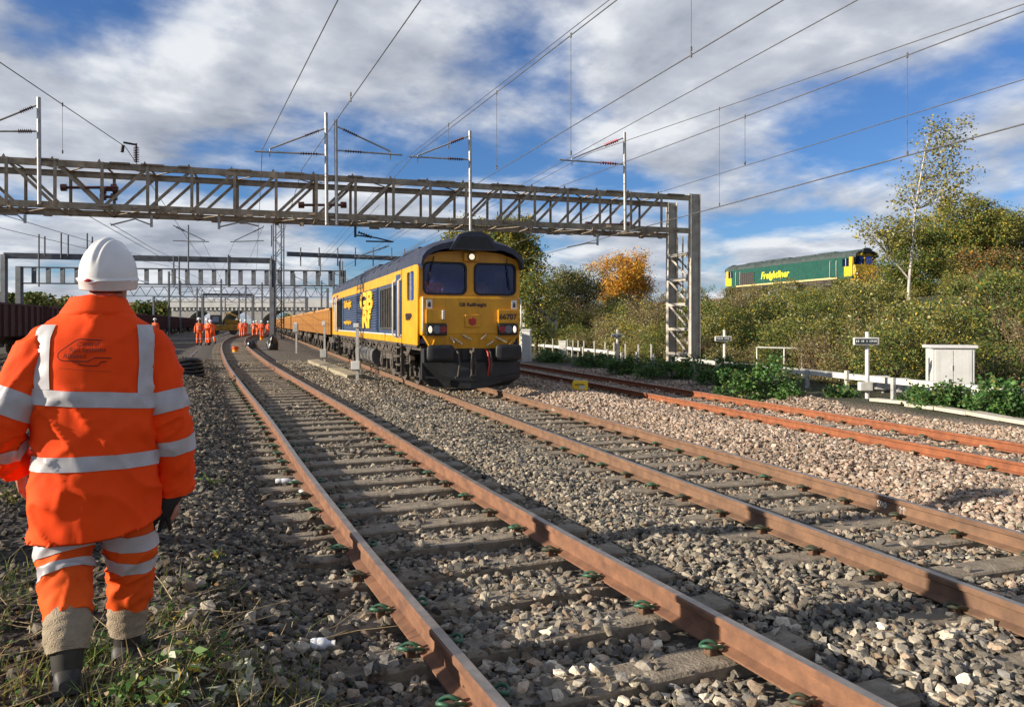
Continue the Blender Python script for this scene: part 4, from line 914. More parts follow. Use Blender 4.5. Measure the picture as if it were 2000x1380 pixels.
for i, xp, yb, lb in ((1, 685, 188, 'thin dropper above the twin posts'), (2, 1115, 303, 'long dropper with hook beside the red insulator arms'), (2, 970, 330, 'dropper reaching down above the locomotive roof'), (4, 1350, 100, 'dropper with clamp at the top of the sky'),
                     (6, 1405, 402, 'long dropper right of the gantry tower'), (7, 1772, 304, 'dropper reaching to the wire that crosses the birch'), (7, 1455, 322, 'short dropper between two wires right of the tower'), (10, 122, 300, 'dropper above the gantry beside the left post'), (3, 876, 290, 'short dropper left of the locomotive support')):
    p = on_wire(i, xp); z2 = CAM + (H0 - yb) / F * p.y; up = p.copy()
    if i == 4: up = p + Vector((0, 0, 2.0))
    mb = MB(); mb.tube([up, Vector((p.x, p.y, z2))], 0.006, 4); mb.tube([Vector((p.x, p.y, z2 + 0.09)), Vector((p.x, p.y, z2))], 0.022, 6)
    mb.tube([p + Vector((0, 0, 0.05)), p - Vector((0, 0, 0.05))], 0.02, 6)
    tag(mb.build('dropper_wire', [M_wire]), lb, 'wire', 'dropper wires')

# ---------------------------------------------------------------- far portals, mast and bridge
def portal(name, a, b, za, depth, style, label, legs=(1, 1), legw=0.35, bay=1.5, posts=()):
    a, b = Vector(a), Vector(b); root = empty(name, (a.x, a.y, Gp(a.x, a.y))); o0 = root.location.copy(); tag(root, label, 'portal'); u = (b - a); u.z = 0; L = u.length; u.normalize()
    A_, B_ = Vector((a.x, a.y, za)) - o0, Vector((b.x, b.y, za)) - o0
    if style == 'solid': mb = MB(); mb.beam(A_, B_, 0.3, depth); mb.build('boom', [M_dark], root)
    else:
        for z in (0, -depth):
            mb = MB(); mb.beam(A_ + Vector((0, 0, z)), B_ + Vector((0, 0, z)), 0.3, 0.16 if style == 'box' else 0.12); mb.build('chord', [M_dark], root)
        n = int(L / bay)
        for k in range(n + 1):
            p = A_.lerp(B_, k / n)
            if style == 'box': mb = MB(); mb.beam(p, p - Vector((0, 0, depth)), 0.5, 0.16); mb.build('upright', [M_dark], root)
            elif k < n: 
                q_ = A_.lerp(B_, (k + 1) / n); m_ = p.lerp(q_, 0.5) - Vector((0, 0, depth)); mb = MB(); mb.beam(p, m_, 0.1, 0.1); mb.beam(m_, q_, 0.1, 0.1); mb.build('lattice_member', [M_dark], root)
    for f, p in ((legs[0], A_), (legs[1], B_)):
        if f: mb = MB(); mb.beam(p + Vector((0, 0, 0.1)), Vector((p.x, p.y, -0.6)), legw, legw); mb.build('leg', [M_dark], root)
    for xp, y0, y1 in posts:
        t = (px(xp, 500, a.y).x - a.x) / max(0.1, (b.x - a.x)); t = min(1, max(0, t)); p = A_.lerp(B_, t); d = p.y + o0.y
        mb = MB(); mb.tube([Vector((p.x, p.y - 0.3, CAM + (H0 - y0) / F * d - o0.z)), Vector((p.x, p.y - 0.3, CAM + (H0 - y1) / F * d - o0.z))], 0.07, 6); mb.build('post', [M_dark], root)
    return root
def P_(x, d): return px(x, 632, d)
portal('steel_portal', P_(8, 72), P_(532, 78), 1.63 + 133 / F * 72, 0.55, 'solid', 'plain dark steel portal behind the man in the white helmet', (1, 1), 0.45,
       posts=((70, 458, 560), (80, 462, 500), (108, 456, 505), (120, 460, 500), (153, 456, 505), (162, 463, 500), (308, 500, 560), (318, 500, 575), (335, 440, 530), (410, 498, 560), (413, 500, 560), (515, 440, 482), (518, 500, 560)))
portal('steel_portal', P_(38, 90), P_(670, 97), 1.63 + 108 / F * 92, 1.9, 'box', 'deep ladder framed portal standing beyond the plain dark portal', (1, 1), 0.6, 1.55, posts=((668, 510, 560), (600, 500, 540), (640, 500, 540)))
portal('steel_portal', P_(225, 150), P_(640, 158), 1.63 + 72 / F * 152, 1.9, 'zig', 'zigzag lattice portal in front of the white bridge', (1, 1), 0.4, 2.2)
portal('steel_portal', P_(396, 120), P_(494, 122), 1.63 + 57 / F * 120, 0.4, 'solid', 'small plain portal over the far workers', (1, 1), 0.35)
portal('steel_portal', P_(560, 84), P_(845, 92), 1.63 + 133 / F * 86, 0.5, 'solid', 'plain boom running from the lattice mast behind the locomotive roof', (0, 0), 0.4,
       posts=((585, 484, 520), (617, 484, 520), (650, 484, 520), (653, 510, 560), (682, 484, 520), (715, 484, 520), (750, 484, 520), (775, 486, 520)))
portal('steel_portal', P_(300, 185), P_(600, 192), 1.63 + 52 / F * 186, 1.2, 'zig', 'low distant lattice portal just before the white bridge', (1, 1), 0.4, 2.4)
mo = P_(544, 79); mo.z = Gp(mo.x, mo.y); ms = empty('lattice_mast', mo); tag(ms, 'tall square lattice mast behind the black bags', 'mast')
hgt = 12.3 - mo.z
for dx in (-0.42, 0.42):
    for dy in (-0.42, 0.42): mb = MB(); mb.beam((dx, dy, -0.4), (dx, dy, hgt), 0.11, 0.11); mb.build('corner_post', [M_dark], ms)
for k in range(13):
    z0, z1_ = k * hgt / 13, (k + 1) * hgt / 13; s = 1 if k % 2 else -1
    for dy in (-0.42, 0.42): mb = MB(); mb.beam((-0.42 * s, dy, z0), (0.42 * s, dy, z1_), 0.06, 0.06); mb.build('brace', [M_dark], ms)
for (xa, ya, xb, yb, d, lb) in ((338, 440, 400, 470, 70, 'far insulator arm pointing right before the ladder portal'), (515, 443, 458, 470, 74, 'far insulator arm pointing left beside the lattice mast'), (760, 480, 700, 500, 60, 'dark arm beside the locomotive roof')):
    a, b = px(xa, ya, d), px(xb, yb, d); mb = MB(); mb.tube([a, b], 0.05, 6); mb.tube([px(xa, yb, d), px(xb + (8 if xb > xa else -8), yb + 2, d)], 0.05, 6); insulator(mb, a.lerp(b, .1), a.lerp(b, .35), 5, .12)
    tag(mb.build('cantilever_arm', [M_dark]), lb, 'cantilever')
for i, (xp, d, yt, sg) in enumerate(((352, 110, 548, 1), (385, 125, 560, 1), (432, 105, 545, -1), (467, 140, 568, 1), (512, 115, 552, -1), (575, 100, 535, 1), (597, 130, 560, -1), (628, 112, 548, 1), (652, 90, 528, 1), (330, 95, 530, 1), (440, 165, 580, 1), (480, 120, 556, -1))):
    b = px(xp, 632, d); b.z = Gp(b.x, b.y); root = empty('wire_mast', b); tag(root, 'slender dark wire mast among the far portals', 'mast', 'slender far masts'); H = CAM + (H0 - yt) / F * d - b.z
    mb = MB(); mb.beam((0, 0, -0.3), (0, 0, H), 0.2, 0.2); mb.build('mast', [M_dark], root); mb = MB(); mb.tube([(0, 0, H - 0.3), (sg * 2.6, 0, H - 1.5), (0, 0, H - 1.7)], 0.05, 5); mb.tube([(sg * 2.6, 0, H - 1.5), (sg * 3.0, 0, H - 2.6)], 0.05, 5); mb.build('arm', [M_dark], root)
# far catenary wires over the yard
for k, (a, b, da, db) in enumerate((((0, 418), (300, 505), 34, 75), ((0, 445), (330, 520), 40, 80), ((170, 420), (420, 560), 32, 110), ((215, 436), (330, 500), 30, 75), ((395, 470), (440, 560), 70, 130), ((458, 470), (420, 560), 74, 130), ((515, 440), (480, 520), 60, 90), ((800, 440), (640, 540), 40, 90), ((830, 470), (700, 545), 36, 80), ((740, 400), (585, 560), 36, 110))):
    mb = MB(); mb.tube([px(*a, da), px(*a, da).lerp(px(*b, db), 0.5) - Vector((0, 0, 0.1)), px(*b, db)], 0.016, 4); tag(mb.build('overhead_wire', [M_wire]), 'thin distant overhead wire over the yard', 'wire', 'distant wires over the yard')

M_conc = mat('bridge concrete', (0.62, 0.61, 0.58), 0.85, c2=(0.45, 0.44, 0.41), vs_=0.4)
M_conc2 = mat('bridge wall', (0.38, 0.37, 0.34), 0.9, c2=(0.27, 0.26, 0.235), vs_=0.5)
D = 205.0; s_ = D / F; br = empty('arch_bridge', P_(460, D)); br.location.z = 0; tag(br, 'pale concrete bridge with dark arches across the end of the yard', 'bridge'); bx = lambda xp: (xp - 460) * s_; bz = lambda yp: CAM + (H0 - yp) * s_
outl = [(bx(335), -1.0), (bx(335), bz(600)), (bx(700), bz(600)), (bx(700), -1.0)]
def arch(a, b, top): return [(bx(a), -0.98)] + [(bx(a) + (bx(b) - bx(a)) * t, bz(640) + (bz(top) - bz(640)) * math.sin(math.pi * min(1, max(0, t))) ** 0.55) for t in np.linspace(0, 1, 15)] + [(bx(b), -0.98)]
me = plate(outl, [arch(362, 424, 607), arch(430, 497, 606), arch(506, 582, 606)], 9.0); me = place(me, Matrix.Translation((0, 4.5, 0)) @ Matrix(((1, 0, 0, 0), (0, 0, -1, 0), (0, 1, 0, 0), (0, 0, 0, 1)))); mesh_part('arch_wall', me, M_conc2, br)
mb = MB(); mb.bb(bx(330), bx(700), -0.5, 9.5, bz(600) + 0.01, bz(591)); mb.build('deck', [M_conc], br)
mb = MB(); mb.bb(bx(330), bx(640), -0.45, -0.1, bz(591) + 0.01, bz(584)); mb.build('parapet', [M_conc], br)
for k in range(38):
    xk = 338 + k * 8.3; mb = MB(); mb.bb(bx(xk) - 0.2, bx(xk) + 0.2, -0.35, -0.002, bz(606), bz(601)); mb.build('pilaster', [M_conc], br)

# ---------------------------------------------------------------- lineside on the right
M_wh = mat('lineside white', (0.70, 0.69, 0.64), 0.6, c2=(0.50, 0.47, 0.41), vs_=3, streak=0.6, dirt=(0.30, 0.26, 0.18))
M_gry = mat('cabinet grey', (0.62, 0.62, 0.60), 0.55, c2=(0.52, 0.52, 0.50), vs_=2.5, streak=0.45, dirt=(0.34, 0.33, 0.28))
M_pg = mat('post grey', (0.40, 0.40, 0.38), 0.75, var=0.2, vs_=6)
fl0, fl1 = px(1035, 667, 52), px(2060, 757, 15.6)
fa = Vector((fl0.x, fl0.y, 0)); fb = Vector((fl1.x, fl1.y, 0)); fd = (fb - fa).normalized(); FLn = (fb - fa).length; fn = Vector((fd.y, -fd.x, 0))
lr = empty('lineside_rail', (fa.x, fa.y, Gp(fa.x, fa.y))); tag(lr, 'long low white boxed rail on short posts beside the orange rusted track', 'rail')
def fz(t): p = fa + fd * t; return Gp(p.x, p.y)
o0 = lr.location.copy(); tt = list(np.arange(0, FLn, 3.0)) + [FLn + 3]
for k in range(len(tt) - 1):
    if 14.5 < tt[k] < 20: continue
    a, b = fa + fd * tt[k], fa + fd * min(tt[k + 1] - 0.01, FLn + 3); za, zb = fz(tt[k]) + 0.47, fz(tt[k + 1]) + 0.47
    mb = MB(); mb.beam(Vector((a.x, a.y, za)) - o0, Vector((b.x, b.y, zb)) - o0, 0.20, 0.15); mb.build('rail_length', [M_wh], lr)
for k, t in enumerate(np.arange(0.2, FLn + 2, 1.75)):
    p = fa + fd * t - Vector((fd.y, -fd.x, 0)) * -0.14; mb = MB(); hh = 0.62 if k % 2 == 0 else 0.56; z = fz(t)
    mb.rbox(-0.05, 0.05, -0.05, 0.05, -0.1, hh, 0.008); q_ = mb.build('post', [M_pg if k % 3 else M_wh], lr); q_.location = Vector((p.x, p.y, z)) - o0; q_.rotation_euler = (0, 0, math.atan2(fd.y, fd.x))
# upright pales along the far part of the rail
for k, xp in enumerate((1046, 1058, 1072, 1100, 1111, 1121, 1132, 1152, 1173, 1190, 1212, 1237, 1262)):
    t = None
    kx = (xp - 1000) / F; t = (fa.x - kx * fa.y) / (kx * fd.y - fd.x); p = fa + fd * t + fn * -0.25
    mb = MB(); mb.bb(-0.03, 0.03, -0.03, 0.03, -0.1, 0.95); q_ = mb.build('pale', [M_wh], lr); q_.location = Vector((p.x, p.y, Gp(p.x, p.y))) - o0
def sign_post(xp, ybase, ytop, plate_y, wpx, box, label):
    b = gpx(xp, ybase); d = b.y; k = d / F; root = empty('sign_post', b); tag(root, label, 'sign')
    H = (ybase - ytop) * k; mb = MB(); mb.tube([(0, 0, -0.1), (0, 0, H)], 0.055, 10); mb.build('post', [M_wh], root)
    zc = (ybase - plate_y) * k; w_ = wpx * k; h_ = w_ * 0.30
    mb = MB(); mb.rbox(-w_ * 0.62, w_ * 0.38, -0.16, -0.06, zc - h_ / 2, zc + h_ / 2, 0.03); fr = mb.build('sign_frame', [M_wh], root)
    mb = MB(); mb.rbox(-w_ * 0.59, w_ * 0.26, -0.168, -0.158, zc - h_ * 0.34, zc + h_ * 0.34, 0.003); mb.build('plate', [mat('sign plate', (0.035, 0.05, 0.055), 0.4, var=0.1)], root)
    mb = MB(); r_ = random.Random(int(xp)); x = -w_ * 0.55
    while x < w_ * 0.22:
        ww = r_.uniform(0.02, 0.05); mb.bb(x, x + ww * 0.6, -0.1705, -0.1685, zc - h_ * 0.15 + r_.uniform(0, .02), zc + h_ * 0.15); x += ww + (0.05 if r_.random() < 0.25 else 0.008)
    tag(mb.build('lettering', [M_white], root), kind='stuff')
    if box: mb = MB(); mb.rbox(-0.27, 0.06, -0.2, -0.02, 0.22, 0.44, 0.02); mb.build('junction_box', [M_wh], root)
    return root
sign_post(1694, 778, 648, 666, 50, True, 'tall white sign post with dark plate and junction box by the grey cabinet')
sign_post(1415, 735, 644, 661, 33, False, 'white sign post with dark plate just right of the gantry tower')
sign_post(1206, 722, 643, 655, 21, False, 'small white sign post with dark plate left of the gantry tower')
# grey equipment cabinet
cb = gpx(1862, 772); kk = cb.y / F; ca_ = R(-14); cab_ = empty('equipment_cabinet', cb, ca_); tag(cab_, 'large pale grey equipment cabinet behind the white lineside rail', 'cabinet')
cw, chh, cdp = 66 * kk, 98 * kk, 0.62
mb = MB(); mb.rbox(-cw / 2 - .06, cw / 2 + .06, 0, cdp, -0.1, chh - 0.08, 0.015); cbd = mb.build('body', [M_gry], cab_)
mb = MB(); mb.rbox(-cw / 2 - 0.13, cw / 2 + 0.13, -0.07, cdp + 0.07, chh - 0.078, chh, 0.015); mb.build('lid', [M_gry], cab_)
for sg in (-1, 1): mb = MB(); mb.rbox(min(0, sg * cw / 2) + 0.01, max(0, sg * cw / 2) - 0.01, -0.018, -0.001, 0.06, chh - 0.13, 0.004); mb.build('door', [M_gry], cab_)
mb = MB(); mb.rbox(-0.04, -0.02, -0.04, -0.018, chh * .5, chh * .5 + .14, 0.004); mb.build('handle', [M_pg], cab_)
for xp, yb, lb in ((1727, 764, 'small grey junction box under the rail beside the tall sign post'), (1768, 770, 'small grey junction box under the rail next to the cabinet')):
    b = gpx(xp, yb + 4); k = b.y / F; root = empty('junction_box', b, R(-14)); tag(root, lb, 'box')
    mb = MB(); mb.rbox(-0.20, 0.16, 0, 0.3, 0.1, 0.40, 0.02); mb.build('body', [M_pg], root); mb = MB(); mb.rbox(-0.24, 0.14, -0.06, 0.3, 0.402, 0.48, 0.015); mb.build('lid', [M_wh], root); mb = MB(); mb.tube([(0, 0.15, -0.1), (0, 0.15, 0.1)], 0.04, 8); mb.build('stem', [M_pg], root)
# tubular hand rail frame
b = gpx(1520, 735); k = b.y / F; root = empty('hand_rail', b, R(-12)); tag(root, 'white tubular hand rail frame behind the bramble bush', 'handrail')
mb = MB(); mb.tube([(-0.75, 0, 1.0), (-0.7, 0, 1.02), (0.72, 0, 1.0), (0.78, 0, 0.95), (0.8, 0, 0.0)], 0.028, 8); mb.build('top_tube', [M_wh], root)
for x in (-0.72, 0.2): mb = MB(); mb.tube([(x, 0, -0.1), (x, 0, 1.0)], 0.026, 8); mb.build('stanchion', [M_wh], root)
# concrete cable trough lids
tp = smooth_path([gpx(1705, 784), gpx(1775, 792), gpx(1840, 803), gpx(1920, 815), gpx(2015, 832), gpx(2120, 856)], 10); st = resample(tp, 0.92)
tro = empty('cable_trough', st[0]); tag(tro, 'line of pale concrete cable trough lids along the orange rusted track', 'trough')
M_lid = mat('trough concrete', (0.56, 0.51, 0.41), 0.9, c2=(0.40, 0.36, 0.28), vs_=4, bump=0.2, bs=30)
for a, b in zip(st[:-1], st[1:]):
    d = b - a; an = math.atan2(d.y, d.x); c = (a + b) / 2; mb = MB(); mb.rbox(-0.45, 0.45, -0.17, 0.17, -0.03, 0.045, 0.008); q_ = mb.build('lid', [M_lid], tro)
    q_.location = c - st[0] + Vector((0, 0, Gp(c.x, c.y) + 0.05 - c.z)); q_.rotation_euler = (rnd.uniform(-.03, .03), rnd.uniform(-.02, .02), an + rnd.uniform(-.03, .03))
    mb = MB(); mb.bb(-0.46, 0.46, 0.19, 0.26, -0.12, 0.05); q_ = mb.build('side_wall', [mat('trough dark', (0.06, 0.055, 0.05), 0.9, var=0.3)], tro); q_.location = c - st[0] + Vector((0, 0, Gp(c.x, c.y) + 0.01 - c.z)); q_.rotation_euler = (0, 0, an)
# white pillar and pale hut behind the locomotive's buffer
b = gpx(1027, 706); root = empty('relay_pillar', b, R(-15)); k = b.y / F; tag(root, 'narrow white relay pillar beside the locomotive buffer', 'cabinet')
mb = MB(); mb.rbox(-0.22, 0.22, 0, 0.4, -0.1, 60 * k, 0.02); mb.build('body', [M_gry], root); mb = MB(); mb.rbox(-0.25, 0.25, -0.03, 0.43, 60 * k + .002, 62 * k + .04, 0.01); mb.build('cap', [M_wh], root)
b = gpx(1098, 700); root = empty('relay_pillar', b, R(-15)); tag(root, 'short white pillar standing on the far part of the white rail', 'cabinet'); k = b.y / F
mb = MB(); mb.rbox(-0.2, 0.2, 0, 0.3, -0.1, 33 * k, 0.02); mb.build('body', [M_wh], root); mb = MB(); mb.bb(-0.22, 0.22, -0.02, 0.32, 33 * k + .002, 35 * k); mb.build('cap', [M_wh], root)
b = P_(1060, 52); b.z = Gp(b.x, b.y); root = empty('lineside_hut', b, R(17)); tag(root, 'pale green lineside hut half hidden in bushes right of the locomotive', 'hut'); k = 52 / F
mb = MB(); mb.bb(-1.3, 1.1, 0, 2.4, -0.5, 1.63 + 30 * k - b.z); wl = mb.build('wall', [mat('hut wall', (0.42, 0.46, 0.40), 0.8, var=0.12, vs_=1.5)], root)
mb = MB(); mb.bb(-1.45, 1.25, -0.15, 2.55, 1.635 + 30 * k - b.z, 1.63 + 35 * k - b.z); mb.build('roof', [mat('hut roof', (0.30, 0.32, 0.29), 0.8, var=0.15)], root)
mb = MB(); mb.bb(-0.6, 0.2, -0.03, -0.001, 0.0, 1.9); mb.build('door', [mat('hut door', (0.34, 0.40, 0.34), 0.8, var=0.12)], root)
# yellow plastic cases
M_yc = mat('yellow plastic', (0.85, 0.56, 0.01), 0.45, var=0.08, vs_=4)
def case(xp, yp, wpx, hpx, rz, label):
    b = gpx(xp, yp, 0.02); k = b.y / F; root = empty('plastic_case', b + Vector((0, 0, 0.02)), rz); tag(root, label, 'case'); w_, h_ = wpx * k, hpx * k
    mb = MB(); mb.rbox(-w_ / 2, w_ / 2, -0.14, 0.14, 0, h_ * 0.93, 0.035); mb.build('shell', [M_yc], root)
    mb = MB(); mb.rbox(-w_ * 0.46, w_ * 0.5, -0.12, 0.12, h_ * 0.9, h_ * 1.06, 0.02); mb.build('lid', [M_yc], root)
    mb = MB(); mb.rbox(-0.02, 0.13, -0.146, -0.13, h_ * .25, h_ * .6, 0.004); mb.build('label_plate', [M_wh], root)
    mb = MB(); mb.tube([(-0.12, -0.15, h_ * .62), (-0.1, -0.17, h_ * .7), (0.1, -0.17, h_ * .7), (0.12, -0.15, h_ * .62)], 0.012, 6); mb.build('handle', [M_shoe], root)
case(1133, 762, 30, 18, R(-8), 'bright yellow plastic case lying on the pink ballast by the track')
case(1326, 722, 21, 13, R(5), 'yellow plastic case among the weeds at the foot of the gantry tower')
# post with switch box, concrete kerb and cable bits left of the locomotive
def box_post(xp, yb, yt, ybox, bw, label, mt=None):
    b = gpx(xp, yb); k = b.y / F; root = empty('switch_post', b); tag(root, label, 'post'); mb = MB(); mb.bb(-0.045, 0.045, -0.03, 0.03, -0.1, (yb - yt) * k); mb.build('post', [M_pg], root)
    mb = MB(); mb.rbox(-bw * .62, bw * .38, -0.14, 0.08, (yb - ybox - 8) * k, (yb - ybox + 8) * k, 0.015); mb.build('switch_box', [mt or M_gry], root)
    mb = MB(); mb.rbox(-0.1, 0.06, -0.1, -0.02, (yb - yt - 7) * k, (yb - yt + 1) * k, 0.01); mb.build('plate', [M_gry], root)
box_post(698, 746, 632, 713, 0.27, 'grey post with pale switch box beside the locomotive fuel tank')
box_post(634, 705, 628, 690, 0.3, 'grey post with dark box beside the first ochre wagon', M_pg)
box_post(579, 690, 630, 640, 0.25, 'slim grey post beside the ochre wagons', M_pg)
k0, k1 = gpx(612, 710), gpx(693, 742); root = empty('concrete_beam', k0); tag(root, 'weathered concrete beam lying beside the grey switch post', 'beam'); d = k1 - k0
mb = MB(); rg = []
for t in np.linspace(0, 1, 8):
    p = d * t; n_ = Vector((d.y, -d.x, 0)).normalized(); rg.append([p + n_ * (o + rnd.uniform(-.015, .015)) + Vector((0, 0, h + rnd.uniform(-.015, .01) * (h > 0))) for o, h in ((-0.24, -0.1), (0.24, -0.1), (0.22, 0.17), (-0.22, 0.19))])
mb.loft(rg, True, False); mb.build('beam', [mat('mossy concrete', (0.36, 0.31, 0.215), 0.95, c2=(0.20, 0.17, 0.11), vs_=5, bump=0.5, bs=20)], root)
# black cable drums and bags
M_bag = mat('black plastic bag', (0.012, 0.012, 0.014), 0.35, var=0.3, vs_=8, bump=0.7, bs=9)
def bag(xp, yp, wpx, hpx, label, mt, seed, name='rubbish_bag', cat='bag'):
    b = gpx(xp, yp); k = b.y / F; r_ = random.Random(seed); bm = bmesh.new(); bmesh.ops.create_icosphere(bm, subdivisions=3, radius=1)
    for v in bm.verts:
        n_ = mnoise.noise(v.co * 1.7 + Vector((seed * 3.1, 0, 0))) * 0.22 + mnoise.noise(v.co * 5 + Vector((seed, 2, 0))) * 0.07
        v.co *= 1 + n_; v.co = Vector((v.co.x * wpx * k / 2, v.co.y * wpx * k / 2.4, max(-0.35, v.co.z) * hpx * k * 0.72 + 0.35 * hpx * k * 0.72))
    me = bpy.data.meshes.new(name); bm.to_mesh(me); bm.free(); o = link_mesh(name, me, None, [mt]); o.location = b; o.rotation_euler = (0, 0, r_.uniform(0, 6)); tag(o, label, cat)
bag(532, 683, 24, 30, 'upright black bag at the foot of the lattice mast', M_bag, 1); bag(491, 684, 26, 20, 'slumped dark grey bag beside the near track', M_bag, 2); bag(384, 734, 22, 26, 'shiny black bag beside the dark cable coil', M_bag, 5)
b = gpx(362, 735); k = b.y / F; root = empty('cable_coil', b); tag(root, 'coil of thick black cable lying beside the man in orange', 'cable'); mb = MB()
for j in range(5): mb.tube([Vector((0.52 * math.cos(a) * (1 - j * .05), 0.42 * math.sin(a) * (1 - j * .05), 0.06 + 0.1 * j + 0.02 * math.sin(3 * a + j))) for a in np.linspace(0, 2 * math.pi, 25)], 0.055, 7)
mb.build('cable_turns', [M_bag], root)
M_or = mat('bucket orange', (0.85, 0.14, 0.02), 0.5, var=0.1)
for xp, yp, lb in ((460, 690, 'orange bucket standing between the near rails'), (511, 664, 'orange bucket beside the far workers')):
    b = gpx(xp, yp); k = b.y / F; root = empty('bucket', b + Vector((0, 0, 0.02))); tag(root, lb, 'bucket'); mb = MB(); mb.smooth = True
    mb.loft([[Vector((r_ * math.cos(a), r_ * math.sin(a), z)) for a in [2 * math.pi * q / 14 for q in range(14)]] for r_, z in ((0.14, 0), (0.17, 0.36), (0.18, 0.37), (0.16, 0.36), (0.13, 0.03))]); mb.build('tub', [M_or], root)
    mb = MB(); mb.tube([(0.17 * math.cos(a), 0.02, 0.36 + 0.12 * math.sin(a)) for a in np.linspace(0, math.pi, 9)], 0.01, 5); mb.build('handle', [M_pg], root)
    mb = MB(); mb.loft([[Vector((r_ * math.cos(a), r_ * math.sin(a), z)) for a in [2 * math.pi * q / 14 for q in range(14)]] for r_, z in ((0.152, 0.05), (0.163, 0.18))], False); mb.build('band', [mat('bucket yellow', (0.85, 0.42, 0.03), 0.5, var=0.1)], root)
# litter on the cess
def bottle(xp, yp, L, rz, label):
    b = gpx(xp, yp); mb = MB(); mb.smooth = True; rg = []
    for x, r_ in ((0, 0.026), (0.01, 0.032), (L * .3, 0.033), (L * .33, 0.03), (L * .36, 0.033), (L * .7, 0.032), (L * .85, 0.016), (L, 0.014)): rg.append([Vector((x - L / 2, r_ * math.cos(a), 0.03 + r_ * math.sin(a))) for a in [2 * math.pi * q / 12 for q in range(12)]])
    root = empty('plastic_bottle', b + Vector((0, 0, 0.035)), rz); tag(root, label, 'bottle'); mb.loft(rg); mb.build('bottle_body', [mat('clear plastic', (0.72, 0.74, 0.76), 0.15, var=0.1, vs_=12)], root)
    mb = MB(); mb.cyl((L / 2 - 0.002, 0, 0.03), (L / 2 + 0.02, 0, 0.03), 0.017, 10); mb.build('cap', [M_white], root)
bottle(556, 950, 0.2, R(12), 'crushed clear plastic bottle lying beside the near left rail'); bottle(627, 1280, 0.11, R(5), 'small clear plastic bottle among the dark stones by the near rail')
for xp, yp, c, lb in ((591, 968, (0.7, 0.7, 0.66), 'white paper cup crushed beside the near rail'), (705, 1225, (0.15, 0.35, 0.8), 'scrap of blue plastic among the stones by the near rail'), (803, 760, (0.75, 0.75, 0.72), 'scrap of white paper beside the locomotive track')):
    b = gpx(xp, yp); bm = bmesh.new(); bmesh.ops.create_icosphere(bm, subdivisions=2, radius=0.045 if xp != 705 else 0.018)
    for v in bm.verts: v.co *= 1 + 0.5 * mnoise.noise(v.co * 40 + Vector((xp, 0, 0))); v.co.z *= 0.6
    me = bpy.data.meshes.new('litter'); bm.to_mesh(me); bm.free(); o = link_mesh('litter', me, None, [mat('litter %d' % xp, c, 0.7, var=0.1)]); o.location = b + Vector((0, 0, 0.05)); tag(o, lb, 'litter')
# chalk marks on the rail webs
def chalk(txt, xp, yp, lat, z, size):
    "written on the left face of a rail of the straight track"
    k = (xp - 1000) / F; c = NR * lat; t = (c.x - k * c.y) / (k * T.y - T.x); p = c + T * t
    me = text_mesh(txt, size, 0.0006, 0.0); Mx = Matrix((( -T.x, 0, -NR.x, p.x), (-T.y, 0, -NR.y, p.y), (0, 1, 0, z), (0, 0, 0, 1))); place(me, Mx)
    return me
me = chalk('S90', 1722, 985, LAT2 + 0.7525 - 0.0125, Z2 - 0.092, 0.085); mesh_part('chalk_mark', me, M_chalk, tr2)
me = chalk('1 0 1', 1080, 800, LAT2 + 0.7525 - 0.0125, Z2 - 0.092, 0.08); mesh_part('chalk_mark', me, M_chalk, tr2)

k = (1762 - 1000) / F; lt_ = LAT2 + 0.7525 - 0.0135; c = NR * lt_; t_ = (c.x - k * c.y) / (k * T.y - T.x); p0 = c + T * t_ + Vector((0, 0, Z2 - 0.092)); mb = MB()
for dx in (-0.022, 0.022):
    for a, b in (((dx, -0.034), (dx, 0.03)), ((dx, 0.034), (dx - 0.02, 0.006)), ((dx, 0.034), (dx + 0.02, 0.006))):
        A_, B_ = p0 - T * a[0] + Vector((0, 0, a[1])), p0 - T * b[0] + Vector((0, 0, b[1])); mb.tube([A_, B_], 0.0022, 5)
mb.build('chalk_arrow', [M_chalk], tr2)
# ---------------------------------------------------------------- people
def cloth_mat(name, c, c2, rough=0.8):
    m = mat(name, c, rough, c2=c2, vs_=5, bump=0.12, bs=260, spec=0.25); return m
M_jkt = cloth_mat('hi vis jacket', (0.98, 0.078, 0.004), (0.88, 0.058, 0.003))
M_trs = cloth_mat('hi vis trousers', (0.84, 0.105, 0.008), (0.64, 0.068, 0.006))
M_tape = mat('reflective tape', (0.52, 0.50, 0.50), 0.42, c2=(0.40, 0.385, 0.39), vs_=9, bump=0.08, bs=300)
M_helm = mat('helmet white', (0.80, 0.79, 0.77), 0.32, c2=(0.70, 0.69, 0.66), vs_=7)
M_skin = mat('skin', (0.50, 0.25, 0.17), 0.55, c2=(0.40, 0.17, 0.115), vs_=25)
M_hair = mat('hair', (0.05, 0.03, 0.02), 0.6, var=0.3, vs_=60)
M_sock = mat('wool sock', (0.36, 0.29, 0.20), 0.95, c2=(0.27, 0.215, 0.145), vs_=20, bump=0.6, bs=150)
M_boot = mat('rubber boot', (0.013, 0.0135, 0.015), 0.6, c2=(0.04, 0.034, 0.026), vs_=9, rv=0.12)
M_glove = mat('black glove', (0.012, 0.012, 0.014), 0.6, var=0.2)
M_logo = mat('logo print', (0.10, 0.018, 0.012), 0.8, var=0.1)
HEAD = R(24.0); mpos = Vector((-1.868, 3.42)); mz = 0.064
man = empty('person', (mpos.x, mpos.y, mz), HEAD); man.scale = (0.94, 0.94, 1.0); tag(man, 'man in orange hi-vis jacket and white helmet walking away beside the track', 'person')
ZS = [0.60, 0.70, 0.85, 1.00, 1.15, 1.28, 1.38, 1.45, 1.50, 1.54, 1.57, 1.60, 1.625]
